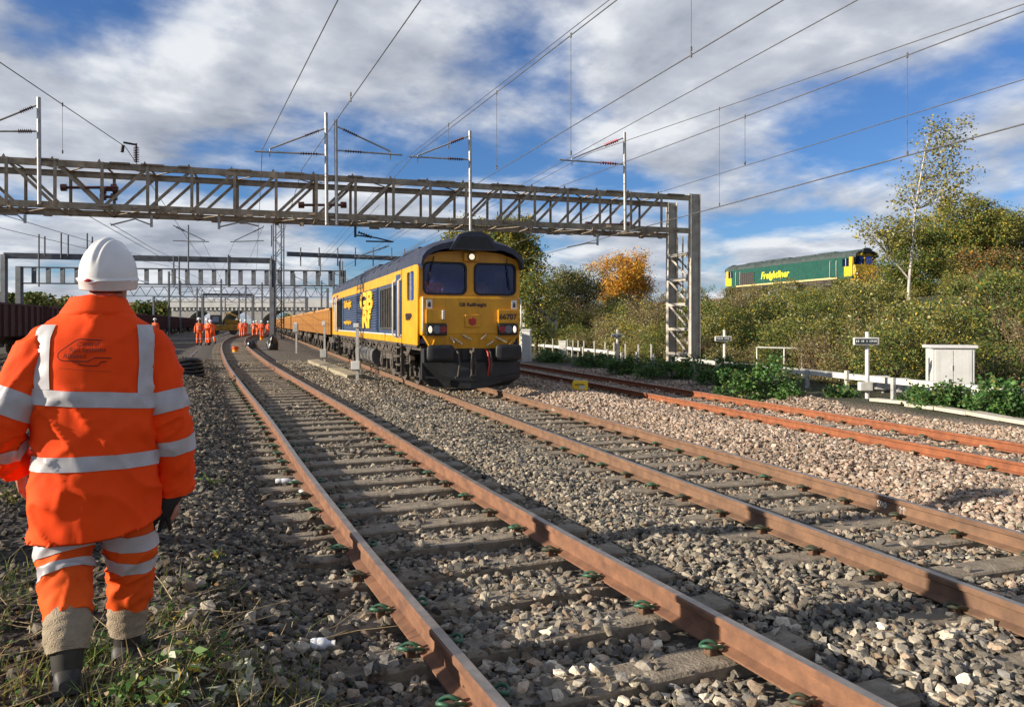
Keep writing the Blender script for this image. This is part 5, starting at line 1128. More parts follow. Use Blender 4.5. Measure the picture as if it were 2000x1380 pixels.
AW = [0.283, 0.276, 0.272, 0.264, 0.266, 0.270, 0.275, 0.276, 0.268, 0.242, 0.205, 0.165, 0.140]
BD = [0.185, 0.182, 0.178, 0.172, 0.172, 0.170, 0.165, 0.160, 0.152, 0.142, 0.132, 0.122, 0.115]
FO = [-0.01, -0.01, -0.01, -0.005, 0.0, 0.005, 0.015, 0.025, 0.032, 0.040, 0.048, 0.055, 0.06]
def nz(x, y, z): return mnoise.noise(Vector((x, y, z)))
def folds(p):
    "cloth relief: slack folds low down, drag lines from the shoulders"
    d = 0.012 * nz(p.x * 5 + 3, p.y * 4, p.z * 3.2) + 0.007 * nz(p.x * 11, p.y * 8 + 4, p.z * 6.5) + 0.0035 * nz(p.x * 26, p.y * 20, p.z * 17)
    a = p.x * 0.75 + p.z * 0.66; r_ = 1 - abs(nz(a * 9, p.y * 3, (p.z - p.x) * 2.2 + 7)) * 2
    d += 0.016 * max(0.0, r_) ** 4 * (1.0 if p.z < 1.3 else 0.55)
    b = -p.x * 0.7 + p.z * 0.7; r2 = 1 - abs(nz(b * 8 + 5, p.y * 3 + 2, (p.z + p.x) * 2.0)) * 2
    d += 0.016 * max(0.0, r2) ** 4 * (1.0 if p.x > -0.05 else 0.6)
    if p.y < 0.03: d *= 1 - 0.72 * math.exp(-((p.z - 1.40) / 0.13) ** 4) * math.exp(-(p.x / 0.23) ** 6)
    d += 0.012 * max(0, 0.85 - p.z) * nz(p.x * 14, p.y * 10, 1.0) * 3
    return d
def hem(x): return 0.625 + 0.055 * max(0.0, (x + 0.05) / 0.3) ** 1.5
def torso(z, th, off=0.0, disp=True):
    a, b, f = np.interp(z, ZS, AW), np.interp(z, ZS, BD), np.interp(z, ZS, FO); e = 2 / 2.45
    c, s = math.cos(th), math.sin(th); n_ = Vector((c, s * a / b, 0)).normalized()
    p = Vector((a * math.copysign(abs(c) ** e, c), f + b * math.copysign(abs(s) ** e, s), z))
    return p + n_ * ((folds(p) if disp else 0) + off)
def th_at(x, z):
    "angle on the wearer's back at lateral position x"
    a = np.interp(z, ZS, AW); q = max(-0.999, min(0.999, x / a)); c = math.copysign(abs(q) ** (2.45 / 2), q); return -math.acos(c)
def back(x, z, off): return torso(z, th_at(x, z), off)
jk = MB(); jk.smooth = True; NT = 96
rings = []
for i in range(104):
    t = i / 103; ring = []
    for k in range(NT):
        th = 2 * math.pi * k / NT; h0 = hem(0.28 * math.cos(th)); z = h0 + (1.625 - h0) * t; ring.append(torso(z, th))
    rings.append(ring)
jk.loft([[p * 1.0 + Vector((-p.x * 0.03, -p.y * 0.03, 0.02)) for p in rings[0]]] + rings, False)
col_r = []
for z, a, b, f in ((1.590, 0.160, 0.122, 0.055), (1.605, 0.166, 0.130, 0.058), (1.615, 0.163, 0.130, 0.060), (1.64, 0.145, 0.122, 0.066), (1.660, 0.132, 0.117, 0.072), (1.676, 0.126, 0.115, 0.078), (1.682, 0.119, 0.110, 0.078), (1.67, 0.108, 0.101, 0.076), (1.60, 0.100, 0.09, 0.06)):
    col_r.append([Vector((a * math.cos(t), f + b * math.sin(t), z + 0.008 * nz(3 * math.cos(t), 3 * math.sin(t), z * 9) - 0.012 * math.sin(t))) * 1.0 for t in [2 * math.pi * k / 60 for k in range(60)]])
jk.loft(col_r, False)
def spline(pts, n=10): return smooth_path(pts, n)
def limb_frames(path):
    fr = []; u = Vector((1, 0, 0))
    for i, p in enumerate(path):
        t = (path[min(i + 1, len(path) - 1)] - path[max(i - 1, 0)]).normalized(); u = (u - t * u.dot(t)).normalized(); fr.append((p, t, u, t.cross(u)))
    return fr
def limb(path, rad, n, seed, amp=0.011, freq=26, squash=0.92):
    "rings of a sleeve or trouser leg with crosswise creases"
    fr = limb_frames(path); m = len(fr); out = []
    for i, (p, t, u, v) in enumerate(fr):
        s = i / (m - 1); r0 = np.interp(s, np.linspace(0, 1, len(rad)), rad); ring = []
        for k in range(n):
            a = 2 * math.pi * k / n; ca_, sa_ = math.cos(a), math.sin(a)
            L = s * 0.6
            cr_ = 1 - abs(nz(ca_ * 0.9 + seed, sa_ * 0.9, L * freq * 0.55 + 0.7 * ca_)) * 2.2
            d = amp * 1.5 * max(0.0, cr_) ** 3.5 + amp * 0.55 * nz(ca_ * 2.2, sa_ * 2.2 + seed, L * 16) + 0.3 * amp * nz(ca_ * 5, sa_ * 5 + seed, L * 40)
            ring.append(p + (u * ca_ + v * sa_ * squash) * (r0 + d))
        out.append(ring)
    return out
def band(rings, s0, s1, off, tilt=0.0):
    "rings between two stations pushed out a little: tape sewn on"
    m = len(rings); o = []
    n = len(rings[0])
    for q in range(7):
        s = (s0 + (s1 - s0) * q / 6) * (m - 1); row = []
        for k in range(n):
            ss = min(m - 1.001, max(0, s + tilt * math.cos(2 * math.pi * k / n) * (m - 1))); i = int(ss); f = ss - i; c = sum(rings[i], Vector()) / n
            p = rings[i][k].lerp(rings[i + 1][k], f); row.append(p + (p - c).normalized() * off)
        o.append(row)
    return o
sl_r = limb(spline([(0.17, 0.03, 1.50), (0.248, 0.012, 1.40), (0.305, -0.01, 1.16), (0.322, -0.005, 1.07), (0.338, 0.03, 0.90), (0.345, 0.055, 0.775)], 12), [0.075, 0.098, 0.098, 0.096, 0.094, 0.092, 0.088, 0.083, 0.085], 40, 2.0)
sl_l = limb(spline([(-0.17, 0.03, 1.50), (-0.258, 0.008, 1.40), (-0.355, -0.035, 1.19), (-0.385, -0.02, 1.11), (-0.375, 0.07, 1.00), (-0.35, 0.15, 0.93)], 12), [0.075, 0.098, 0.098, 0.096, 0.096, 0.092, 0.087, 0.081, 0.083], 40, 5.0, 0.013)
jk.loft(sl_r, False); jk.loft(sl_l, False); jacket = jk.build('jacket', [M_jkt], man)
for z0, z1 in ((1.205, 1.272), (0.935, 0.998)):
    mb = MB(); mb.smooth = True; mb.loft([[torso(z0 + (z1 - z0) * q / 5 - 0.02 * math.cos(2 * math.pi * k / NT) * (1 if z0 > 1.1 else 0.1), 2 * math.pi * k / NT, 0.0045) for k in range(NT)] for q in range(6)], False); mb.build('reflective_tape', [M_tape], jacket)
for sg in (-1, 1):
    mb = MB(); mb.smooth = True; rows = []
    for q in range(20):
        z0_ = 1.286 if sg < 0 else 1.250; z = z0_ + (1.562 - z0_) * q / 19; xc = sg * np.interp(z, [1.25, 1.40, 1.5, 1.562], [0.205, 0.212, 0.210, 0.192]); wd_ = 0.030; rows.append([back(xc + wd_ * (j / 4 - 1), z, 0.0065) for j in range(9)])
    mb.loft(rows, False, True, False); mb.build('reflective_tape', [M_tape], jacket)
for rg, bs in ((sl_r, ((0.32, 0.40), (0.635, 0.71))), (sl_l, ((0.32, 0.42), (0.67, 0.76)))):
    for s0_, s1_ in bs: mb = MB(); mb.smooth = True; mb.loft(band(rg, s0_, s1_, 0.0045), False); mb.build('reflective_tape', [M_tape], jacket)
# logo printed on the back
def lu(xp): return (xp - 188) / 493
def lz(yp): return 1.566 + (632 - yp) / 433
lg = MB()
for path in ([(203, 663), (180, 662), (158, 661), (140, 671), (122, 683.5), (118, 692), (126, 700), (150, 701), (174.5, 702), (187, 696), (205, 696), (221, 697)], [(154, 703), (160, 708), (177, 710), (195, 710), (201, 704), (212, 703)], [(122, 714), (150, 717), (185, 720), (222, 722)]):
    ps = [back(lu(x) * 1.02, lz(y), 0.010) for x, y in path]; lg.tube(spline(ps, 4), 0.0022 if path[0][1] < 712 else 0.0006, 5)
lg.build('logo_outline', [M_logo], jacket)
for txt, xp, yp, sz in (('Central', 176, 670, 0.030), ('Rail Systems', 175, 681, 0.030), ('Alliance', 150, 692, 0.030)):
    me = text_mesh(txt, sz, 0.0, 0.0); bm = bmesh.new(); bm.from_mesh(me); bmesh.ops.subdivide_edges(bm, edges=[e for e in bm.edges if e.calc_length() > 0.007], cuts=2); bm.to_mesh(me); bm.free()
    for v in me.vertices: v.co = back(lu(xp) + v.co.x * 0.98, lz(yp) + v.co.y, 0.0115)
    mesh_part('lettering', me, M_logo, jacket)
# trousers
leg_r = limb(spline([(0.10, -0.01, 0.90), (0.126, 0.0, 0.72), (0.140, 0.03, 0.52), (0.142, 0.06, 0.40), (0.128, 0.07, 0.255)], 12), [0.13, 0.124, 0.115, 0.109, 0.106, 0.102, 0.097, 0.091, 0.082], 40, 8.0, 0.013, 17)
leg_l = limb(spline([(-0.10, -0.01, 0.90), (-0.126, -0.02, 0.72), (-0.124, -0.06, 0.55), (-0.117, -0.12, 0.44), (-0.100, -0.20, 0.33)], 12), [0.13, 0.126, 0.118, 0.112, 0.108, 0.104, 0.099, 0.094, 0.088], 40, 11.0, 0.013, 17)
tr = MB(); tr.smooth = True; tr.loft(leg_r, True); tr.loft(leg_l, True); trs = tr.build('trousers', [M_trs], man)
for rg, bs in ((leg_r, ((0.36, 0.45, 0.02), (0.52, 0.62, 0.03))), (leg_l, ((0.38, 0.48, -0.03), (0.56, 0.66, -0.03)))):
    for s0_, s1_, tl in bs: mb = MB(); mb.smooth = True; mb.loft(band(rg, s0_, s1_, 0.005, tl), False); mb.build('reflective_tape', [M_tape], trs)
def sock(pts, rad, seed):
    mb = MB(); mb.smooth = True; mb.loft(limb(spline(pts, 8), rad, 32, seed, 0.006, 40), True); return mb.build('sock', [M_sock], man)
sock([(0.128, 0.07, 0.285), (0.126, 0.07, 0.22), (0.124, 0.07, 0.13)], [0.072, 0.086, 0.088, 0.084, 0.076], 1.0)
sock([(-0.100, -0.19, 0.36), (-0.097, -0.235, 0.28), (-0.093, -0.275, 0.205)], [0.08, 0.094, 0.096, 0.09, 0.078], 2.0)
def boot(ank, toe, tilt, seed):
    "wellington: shaft then a foot with sole and heel"
    root_m = MB(); root_m.smooth = True; a = Vector(ank); fw = Vector((toe[0] - ank[0], toe[1] - ank[1], 0)).normalized(); sd = Vector((fw.y, -fw.x, 0)); rg = []
    for q, (c, rx, ry) in enumerate((((0, 0, 0.20), 0.070, 0.074), ((0, 0.0, 0.14), 0.066, 0.070), ((0.0, 0.005, 0.10), 0.062, 0.068), ((0, 0.012, 0.07), 0.058, 0.072))):
        rg.append([Vector((rx * math.cos(t), c[1] + ry * math.sin(t), c[2])) for t in [2 * math.pi * k / 28 for k in range(28)]])
    root_m.loft(rg, False); rf_ = []
    for y, wv, h in ((-0.085, 0.03, 0.05), (-0.07, 0.045, 0.085), (-0.03, 0.052, 0.10), (0.02, 0.052, 0.105), (0.07, 0.052, 0.088), (0.12, 0.055, 0.07), (0.17, 0.052, 0.058), (0.205, 0.036, 0.045), (0.215, 0.02, 0.03)):
        rf_.append([Vector((wv * math.copysign(abs(math.cos(t)) ** 0.8, math.cos(t)), y, h * (0.5 + 0.5 * math.copysign(abs(math.sin(t)) ** 0.6, math.sin(t))))) for t in [2 * math.pi * k / 28 for k in range(28)]])
    root_m.loft(rf_, True)
    root_m.smooth = False; root_m.prism([(-0.055, -0.09), (0.055, -0.09), (0.06, 0.1), (0.05, 0.2), (0, 0.222), (-0.05, 0.2), (-0.06, 0.1)], -0.004, 0.018, 'z')
    o = root_m.build('boot', [M_boot], man); an = math.atan2(-fw.x, fw.y); o.location = a; o.rotation_euler = (tilt, 0, an); return o
boot((0.124, 0.07, 0.0), (0.20, 0.26), 0.0, 1); boot((-0.092, -0.30, 0.055), (-0.11, -0.09), R(-14), 2)
# body: one continuous figure inside the clothes, seen at neck, face and wrists
JN = [((0, 0, 0.92), 0.12), ((0, 0, 1.15), 0.125), ((0, 0.03, 1.40), 0.13), ((0.01, 0.06, 1.56), 0.062), ((0.02, 0.08, 1.66), 0.060), ((0.03, 0.10, 1.75), 0.085), ((0.035, 0.105, 1.82), 0.085), ((0.035, 0.10, 1.88), 0.06),
      ((0.19, 0.02, 1.44), 0.06), ((0.31, 0, 1.12), 0.045), ((0.345, 0.06, 0.74), 0.032), ((-0.19, 0.02, 1.44), 0.06), ((-0.37, -0.02, 1.14), 0.045), ((-0.345, 0.17, 0.905), 0.032),
      ((0.1, 0, 0.86), 0.09), ((0.132, 0.03, 0.50), 0.06), ((0.125, 0.07, 0.12), 0.045), ((-0.1, 0, 0.86), 0.09), ((-0.117, -0.07, 0.52), 0.06), ((-0.094, -0.27, 0.20), 0.045)]
ED = [(0, 1), (1, 2), (2, 3), (3, 4), (4, 5), (5, 6), (6, 7), (2, 8), (8, 9), (9, 10), (2, 11), (11, 12), (12, 13), (0, 14), (14, 15), (15, 16), (0, 17), (17, 18), (18, 19)]
me = skin_mesh([Vector(j[0]) for j in JN], ED, [j[1] for j in JN], 'body', 2); me.materials.append(M_skin); bodyo = link_mesh('body', me, man)
ht = R(-28); hc = Vector((0.042, 0.09, 1.79)); HR = Matrix.Rotation(ht, 3, 'Z')
def hd(x, y, z): return hc + HR @ Vector((x, y, z))
mb = MB(); mb.smooth = True        # head with face, ears and jaw
rgs = []
for z, a, b, f in ((-0.13, 0.045, 0.05, 0.045), (-0.115, 0.058, 0.072, 0.03), (-0.08, 0.068, 0.086, 0.012), (-0.04, 0.074, 0.094, 0.004), (0.0, 0.077, 0.098, 0.0), (0.05, 0.075, 0.096, -0.002), (0.09, 0.06, 0.078, -0.004), (0.115, 0.03, 0.04, -0.004)):
    rgs.append([hd(a * math.cos(t), f + b * math.sin(t) + (0.014 * max(0, math.sin(t)) ** 12 if -0.06 < z < 0.02 else 0), z) for t in [2 * math.pi * k / 32 for k in range(32)]])
mb.loft(rgs); mb.tube([hd(0, 0.085, 0.01), hd(0, 0.108, -0.03), hd(0, 0.115, -0.042), hd(0, 0.095, -0.052)], [0.008, 0.013, 0.016, 0.01], 8)
for sg in (-1, 1): mb.tube([hd(sg * 0.074, -0.012, -0.045), hd(sg * 0.086, -0.022, -0.02), hd(sg * 0.088, -0.02, 0.008), hd(sg * 0.076, -0.008, 0.016)], [0.010, 0.014, 0.014, 0.010], 8)
mb.build('head', [M_skin], bodyo)
mb = MB(); mb.smooth = True
for rr_ in (0,): mb.loft([[hd(a * math.cos(t), f + b * math.sin(t), z) for t in np.linspace(math.pi * 1.02, math.pi * 1.98, 22)] for z, a, b, f in ((-0.085, 0.068, 0.092, 0.008), (-0.04, 0.079, 0.101, 0.003), (0.02, 0.082, 0.104, 0.0), (0.06, 0.08, 0.10, 0.0))], False, True, False)
mb.build('hair', [M_hair], bodyo)
for sg in (-1, 1): mb = MB(); mb.smooth = True; mb.ell(hd(sg * 0.032, 0.09, 0.0), (0.013, 0.010, 0.010), 10, 6); mb.build('eye', [M_white], bodyo)
mb = MB(); mb.tube([hd(-0.024, 0.095, -0.078), hd(0, 0.102, -0.076), hd(0.024, 0.095, -0.078)], 0.006, 6); mb.build('mouth', [mat('lips', (0.36, 0.12, 0.10), 0.5, var=0.1)], bodyo)
# helmet
mb = MB(); mb.smooth = True; rg = []
def dome(az, el, off=0.0):
    c, s = math.cos(el), math.sin(el); a, b, h = 0.121, 0.150, 0.168
    x, y = a * c * math.cos(az), b * c * math.sin(az); rid = 0.0
    for xc, wd_ in ((0.0, 0.015), (-0.034, 0.010), (0.034, 0.010)): rid += (0.009 if xc == 0 else 0.006) * math.exp(-((x - xc) / wd_) ** 4) * min(1, max(0, (s - 0.30) / 0.25))
    k = 1 + (rid + off) / 0.14
    return Vector((x * k, y * k, h * s * k))
for j in range(25): rg.append([dome(2 * math.pi * k / 90, (math.pi / 2 * 0.995) * j / 24) for k in range(90)])
lip = [[Vector((p.x * q, p.y * q, z)) for p in rg[0]] for q, z in ((1.0, -0.004), (1.035, -0.010), (1.045, -0.020), (1.005, -0.024), (0.985, -0.056), (0.96, -0.060), (0.94, -0.02))]
mb.loft(lip[::-1] + rg, False); hel = mb.build('helmet', [M_helm], man)
hel.location = hc + Vector((0.0, 0.0, -0.004)); hel.rotation_euler = (R(6), R(3), ht)
mb = MB(); mb.smooth = True; mb.loft([[Vector((1.04 * 0.121 * math.cos(t) * q, 0.150 * math.sin(t) * q + 0.05 * (q - 1) * 10 * math.sin(t), -0.018 - 0.012 * (q - 1) * 8)) for t in np.linspace(R(25), R(155), 24)] for q in (0.98, 1.08, 1.16, 1.155, 0.98)], False, True, False); mb.build('peak', [M_helm], hel)
mb = MB(); mb.smooth = True; mb.ell((-0.006, -0.158, -0.012), (0.019, 0.008, 0.0085), 14, 8); mb.build('adjuster_badge', [mat('badge red', (0.42, 0.012, 0.02), 0.35, var=0.1)], hel)
mb = MB(); mb.smooth = True; mb.tube([Vector((1.05 * 0.121 * math.cos(t), 1.05 * 0.150 * math.sin(t), -0.012 - 0.010 * math.exp(-((t - 1.5 * math.pi) / 0.25) ** 2))) for t in np.linspace(math.pi * 1.05, math.pi * 1.95, 30)], 0.004, 6); mb.build('headband_edge', [M_helm], hel)
def hand(name, wr, axis, palm_n, curl, mt, s=1.0, side=1):
    "palm and five unequal bent fingers; axis runs from the wrist to the knuckles"
    ax = Vector(axis).normalized(); n_ = Vector(palm_n); n_ = (n_ - ax * n_.dot(ax)).normalized(); sd = ax.cross(n_) * side; w_ = Vector(wr); mb = MB(); mb.smooth = True; rg = []
    for t, wd_, th in ((-0.03, 0.026, 0.022), (0.0, 0.030, 0.022), (0.03, 0.040, 0.020), (0.065, 0.043, 0.017), (0.09, 0.041, 0.015), (0.098, 0.03, 0.008)):
        rg.append([w_ + (ax * t + sd * (wd_ * math.cos(a)) + n_ * (th * math.sin(a))) * s for a in [2 * math.pi * k / 16 for k in range(16)]])
    mb.loft(rg)
    for o, ln, r_ in ((-0.031, 0.072, 0.0086), (-0.0105, 0.084, 0.0092), (0.0105, 0.078, 0.0090), (0.030, 0.060, 0.0078)):
        p = w_ + (ax * 0.085 + sd * o) * s; d = ax.copy(); pts = [p]; 
        for sg_ in (0.42, 0.33, 0.25):
            d = (Matrix.Rotation(curl, 3, sd) @ d) if side > 0 else (Matrix.Rotation(-curl, 3, sd) @ d); p = p + d * ln * sg_ * s; pts.append(p)
        mb.tube(pts, [r_ * s, r_ * 0.95 * s, r_ * 0.88 * s, r_ * 0.6 * s], 10)
    p = w_ + (ax * 0.02 - sd * 0.03) * s; mb.tube([p, p + (ax * 0.03 - sd * 0.022 + n_ * 0.01) * s, p + (ax * 0.058 - sd * 0.026 + n_ * 0.02) * s, p + (ax * 0.078 - sd * 0.022 + n_ * 0.028) * s], [0.013 * s, 0.012 * s, 0.010 * s, 0.007 * s], 10)
    return mb.build(name, [mt], man)
hand('hand', (-0.345, 0.185, 0.895), (0.10, 0.35, -0.93), (0.9, -0.2, 0.1), R(20), M_skin, 1.0)
hand('hand', (0.347, 0.06, 0.755), (-0.10, 0.12, -0.98), (-0.95, -0.25, 0.0), R(34), M_skin, 1.0)
# black gloves held in the right hand
gv = empty('work_glove', (0, 0, 0)); 
gv.location = man.matrix_basis @ Vector((0.30, 0.02, 0.70)); gv.location = Matrix.Translation((mpos.x, mpos.y, mz)) @ Matrix.Rotation(HEAD, 4, 'Z') @ Vector((0.275, 0.015, 0.70)); gv.rotation_euler = (R(5), R(18), HEAD); tag(gv, 'pair of black work gloves gripped in the walking man\'s right hand', 'gloves')
mb = MB(); mb.smooth = True; rg = []
for z, a, b, x in ((0.09, 0.028, 0.012, 0.02), (0.075, 0.042, 0.02, 0.015), (0.03, 0.046, 0.022, 0.0), (-0.02, 0.044, 0.02, -0.004), (-0.05, 0.03, 0.014, -0.01)): rg.append([Vector((x + a * math.cos(t) * (1 + 0.15 * nz(math.cos(t) * 2, math.sin(t) * 2, z * 30)), b * math.sin(t), z)) for t in [2 * math.pi * k / 18 for k in range(18)]])
mb.loft(rg); mb.build('cuff', [M_glove], gv)
for o, ln, q in ((-0.03, 0.075, -0.02), (-0.01, 0.085, -0.012), (0.01, 0.08, 0.0), (0.028, 0.06, 0.012)):
    mb = MB(); mb.smooth = True; mb.tube([(o - .005, 0, -0.03), (o + q, 0.0, -0.03 - ln * 0.5), (o + q * 2.2, 0.01, -0.03 - ln)], [0.012, 0.012, 0.008], 8); mb.build('finger', [M_glove], gv)

# the other workers
def worker(pos, rz, arms, legs, label, group, lean=0.0, s=1.0):
    root = empty('person', pos, rz); tag(root, label, 'person', group); root.scale = (s,) * 3
    def L(p): return Vector((p[0], p[1] + lean * max(0, p[2] - 0.9), p[2] - 0.25 * abs(lean) * max(0, p[2] - 0.9)))
    (le, lw), (re, rw) = arms; (lk_, lf), (rk, rf_) = legs
    J = [((0, 0, 0.95), 0.15), ((0, 0, 1.18), 0.155), ((0, 0.02, 1.40), 0.15), ((0, 0.02, 1.50), 0.08), ((-0.2, 0.0, 1.42), 0.085), (le, 0.07), (lw, 0.058), ((0.2, 0, 1.42), 0.085), (re, 0.07), (rw, 0.058), ((-0.1, 0, 0.88), 0.11), (lk_, 0.088), (lf, 0.075), ((0.1, 0, 0.88), 0.11), (rk, 0.088), (rf_, 0.075)]
    E = [(0, 1), (1, 2), (2, 3), (2, 4), (4, 5), (5, 6), (2, 7), (7, 8), (8, 9), (0, 10), (10, 11), (11, 12), (0, 13), (13, 14), (14, 15)]
    me = skin_mesh([L(j[0]) for j in J], E, [j[1] for j in J], 'suit', 1); me.materials.append(M_hiv); su = link_mesh('suit', me, root)
    B2 = [(j[0], j[1] * 0.72) for j in J]; nh = [((0, 0.03, 1.58), 0.06), ((0, 0.04, 1.70), 0.085)]
    lx = Vector(lw) + (Vector(lw) - Vector(le)).normalized() * 0.1; rx = Vector(rw) + (Vector(rw) - Vector(re)).normalized() * 0.1
    B2 = B2 + nh + [(tuple(lx), 0.03), (tuple(rx), 0.03)]; n0 = len(J)
    me = skin_mesh([L(j[0]) for j in B2], E + [(3, n0), (n0, n0 + 1), (6, n0 + 2), (9, n0 + 3)], [j[1] for j in B2], 'body', 1); me.materials.append(M_skin); link_mesh('body', me, root)
    mb = MB(); mb.smooth = True; c = L((0, 0.04, 1.74)); mb.loft([[c + Vector((0.125 * k * math.cos(t), 0.15 * k * math.sin(t), z)) for t in [2 * math.pi * q / 16 for q in range(16)]] for k, z in ((1.08, -0.015), (1.0, 0.0), (0.95, 0.05), (0.75, 0.1), (0.4, 0.13), (0.05, 0.14))], True); mb.build('helmet', [M_helm], root)
    for f in (lf, rf_): mb = MB(); mb.rbox(f[0] - 0.06, f[0] + 0.06, f[1] - 0.09, f[1] + 0.19, -0.02, 0.13, 0.03); mb.build('boot', [M_boot], root)
    for z in (1.06, 1.22):
        mb = MB(); mb.smooth = True; mb.loft([[L((0.172 * math.cos(t), 0.01 + 0.165 * math.sin(t), zz_)) for t in [2 * math.pi * q / 18 for q in range(18)]] for zz_ in (z, z + 0.05)], False); mb.build('reflective_tape', [M_tape], su)
    for kk_, ff in ((lk_, lf), (rk, rf_)):
        a, b = Vector(kk_), Vector(ff); mb = MB(); mb.tube([L(tuple(a.lerp(b, 0.15))), L(tuple(a.lerp(b, 0.30)))], 0.095, 12, False); mb.build('reflective_tape', [M_tape], su)
    return root
ST = (((-0.11, 0.01, 0.5), (-0.12, 0, 0.1)), ((0.11, 0.01, 0.5), (0.12, 0.0, 0.1)))
WALK = (((-0.11, 0.12, 0.52), (-0.11, 0.18, 0.1)), ((0.11, 0.0, 0.5), (0.11, -0.2, 0.12)))
DN = (((-0.27, 0.0, 1.14), (-0.27, 0.08, 0.90)), ((0.27, 0.0, 1.14), (0.27, 0.08, 0.9)))
FW = (((-0.28, 0.05, 1.15), (-0.12, 0.28, 1.10)), ((0.28, 0.05, 1.15), (0.12, 0.28, 1.10)))
def wk(xp, yf, *a, **k): 
    p = gpx(xp, yf); p.z += 0.02; return worker(p, *a, **k)
def wkd(xp, d, *a, **k):
    p = px(xp, 632, d); p.z = Gp(p.x, p.y) + 0.02; return worker(p, *a, **k)
G2 = 'workers in the yard'
wkd(389, 52, R(190), DN, ST, 'orange suited worker standing with arms down beside a second worker', G2); wkd(406, 53, R(150), FW, ST, 'orange suited worker with hands held in front next to his colleague', G2)
wkd(415, 57, R(40), FW, WALK, 'orange suited worker stooping behind the two standing workers', G2, lean=0.5)
for i, (xp, d, rz, ar, lg_, lb) in enumerate(((471, 78, 170, DN, ST, 'orange suited worker left of the yellow tool by the far bend'), (479, 82, 200, FW, ST, 'pale helmeted worker close behind another at the far bend'), (496, 80, 20, FW, ST, 'orange worker bending at the middle of the far group'), (502, 84, 160, DN, WALK, 'orange worker striding within the far group'),
        (511, 83, 190, FW, ST, 'orange worker at the right of the far group'), (524, 90, 180, DN, ST, 'orange worker alone beside the lattice mast'), (303, 60, 180, DN, ST, 'orange worker seen just over the walking man\'s shoulder'))):
    wkd(xp, d, R(rz), ar, lg_, lb, G2, lean=0.45 if 'bending' in lb else 0.0)
# yellow track machine and dark plant by the maroon wagons
pm = px(438, 632, 88); pm.z = Gp(pm.x, pm.y); root = empty('track_machine', pm, R(18)); tag(root, 'yellow and dark track machine parked behind the workers', 'machine')
mb = MB(); mb.rbox(-1.6, 1.7, -1.0, 1.0, 0.5, 1.15, 0.06); mb.build('chassis', [mat('machine yellow', (0.26, 0.15, 0.015), 0.7, var=0.4, vs_=2)], root)
mb = MB(); mb.rbox(-1.5, -0.3, -0.95, 0.95, 1.16, 2.3, 0.08); mb.build('cab', [M_under], root); mb = MB(); mb.rbox(-1.2, -0.55, -0.97, -0.94, 1.5, 2.1, 0.01); mb.build('window', [mat('machine window', (0.2, 0.25, 0.35), 0.15, var=0.1)], root)
mb = MB(); mb.rbox(0.1, 1.5, -0.8, 0.8, 1.16, 1.75, 0.1); mb.build('engine_cover', [mat('machine yellow', (0.45, 0.27, 0.02), 0.6)], root)
mb = MB(); mb.tube([(-0.1, 0, 1.2), (0.3, -0.2, 2.6), (1.4, -0.4, 2.2), (1.7, -0.4, 1.2)], 0.1, 8); mb.build('boom_arm', [mat('machine yellow', (0.45, 0.27, 0.02), 0.6)], root)
for x in (-1.0, 1.0):
    for y in (-0.8, 0.8): mb = MB(); mb.cyl((x, y - 0.1, 0.42), (x, y + 0.1, 0.42), 0.42, 16); mb.build('wheel', [M_blk], root)
# driver and second man in the locomotive cab
def cab_man(y, label):
    p = Vector((fp.x, fp.y, Z2)); lf = Vector((-T.x, -T.y, 0)); lt = Vector((NR.x, NR.y, 0)); b = p + lf * -1.05 + lt * y + Vector((0, 0, 1.72))
    root = empty('person', b, math.atan2(-T.y, -T.x) - math.pi / 2); tag(root, label, 'person', 'crew in the cab')
    J = [((0, 0, 0.42), 0.15), ((0, 0.0, 0.75), 0.16), ((0, 0.03, 1.0), 0.15), ((0, 0.04, 1.1), 0.08), ((-0.2, 0.02, 1.0), 0.09), ((-0.3, 0.12, 0.75), 0.07), ((-0.16, 0.42, 0.85), 0.06), ((0.2, 0.02, 1.0), 0.09), ((0.3, 0.12, 0.75), 0.07), ((0.2, 0.4, 0.72), 0.06), ((-0.1, 0.1, 0.38), 0.11), ((-0.12, 0.35, 0.42), 0.09), ((-0.12, 0.35, 0.06), 0.07), ((0.1, 0.1, 0.38), 0.11), ((0.12, 0.35, 0.42), 0.09), ((0.12, 0.35, 0.06), 0.07)]
    E = [(0, 1), (1, 2), (2, 3), (2, 4), (4, 5), (5, 6), (2, 7), (7, 8), (8, 9), (0, 10), (10, 11), (11, 12), (0, 13), (13, 14), (14, 15)]
    me = skin_mesh([Vector(j[0]) for j in J], E, [j[1] for j in J], 'suit', 1); me.materials.append(M_hiv); link_mesh('suit', me, root)
    J2 = [(j[0], j[1] * .7) for j in J] + [((0, 0.05, 1.2), 0.06), ((0, 0.06, 1.32), 0.09)]
    me = skin_mesh([Vector(j[0]) for j in J2], E + [(3, 16), (16, 17)], [j[1] for j in J2], 'body', 1); me.materials.append(M_skin); link_mesh('body', me, root)
cab_man(-0.72, 'orange clad driver behind the windscreen beside the side window'); cab_man(0.42, 'orange clad second man behind the other cab windscreen')
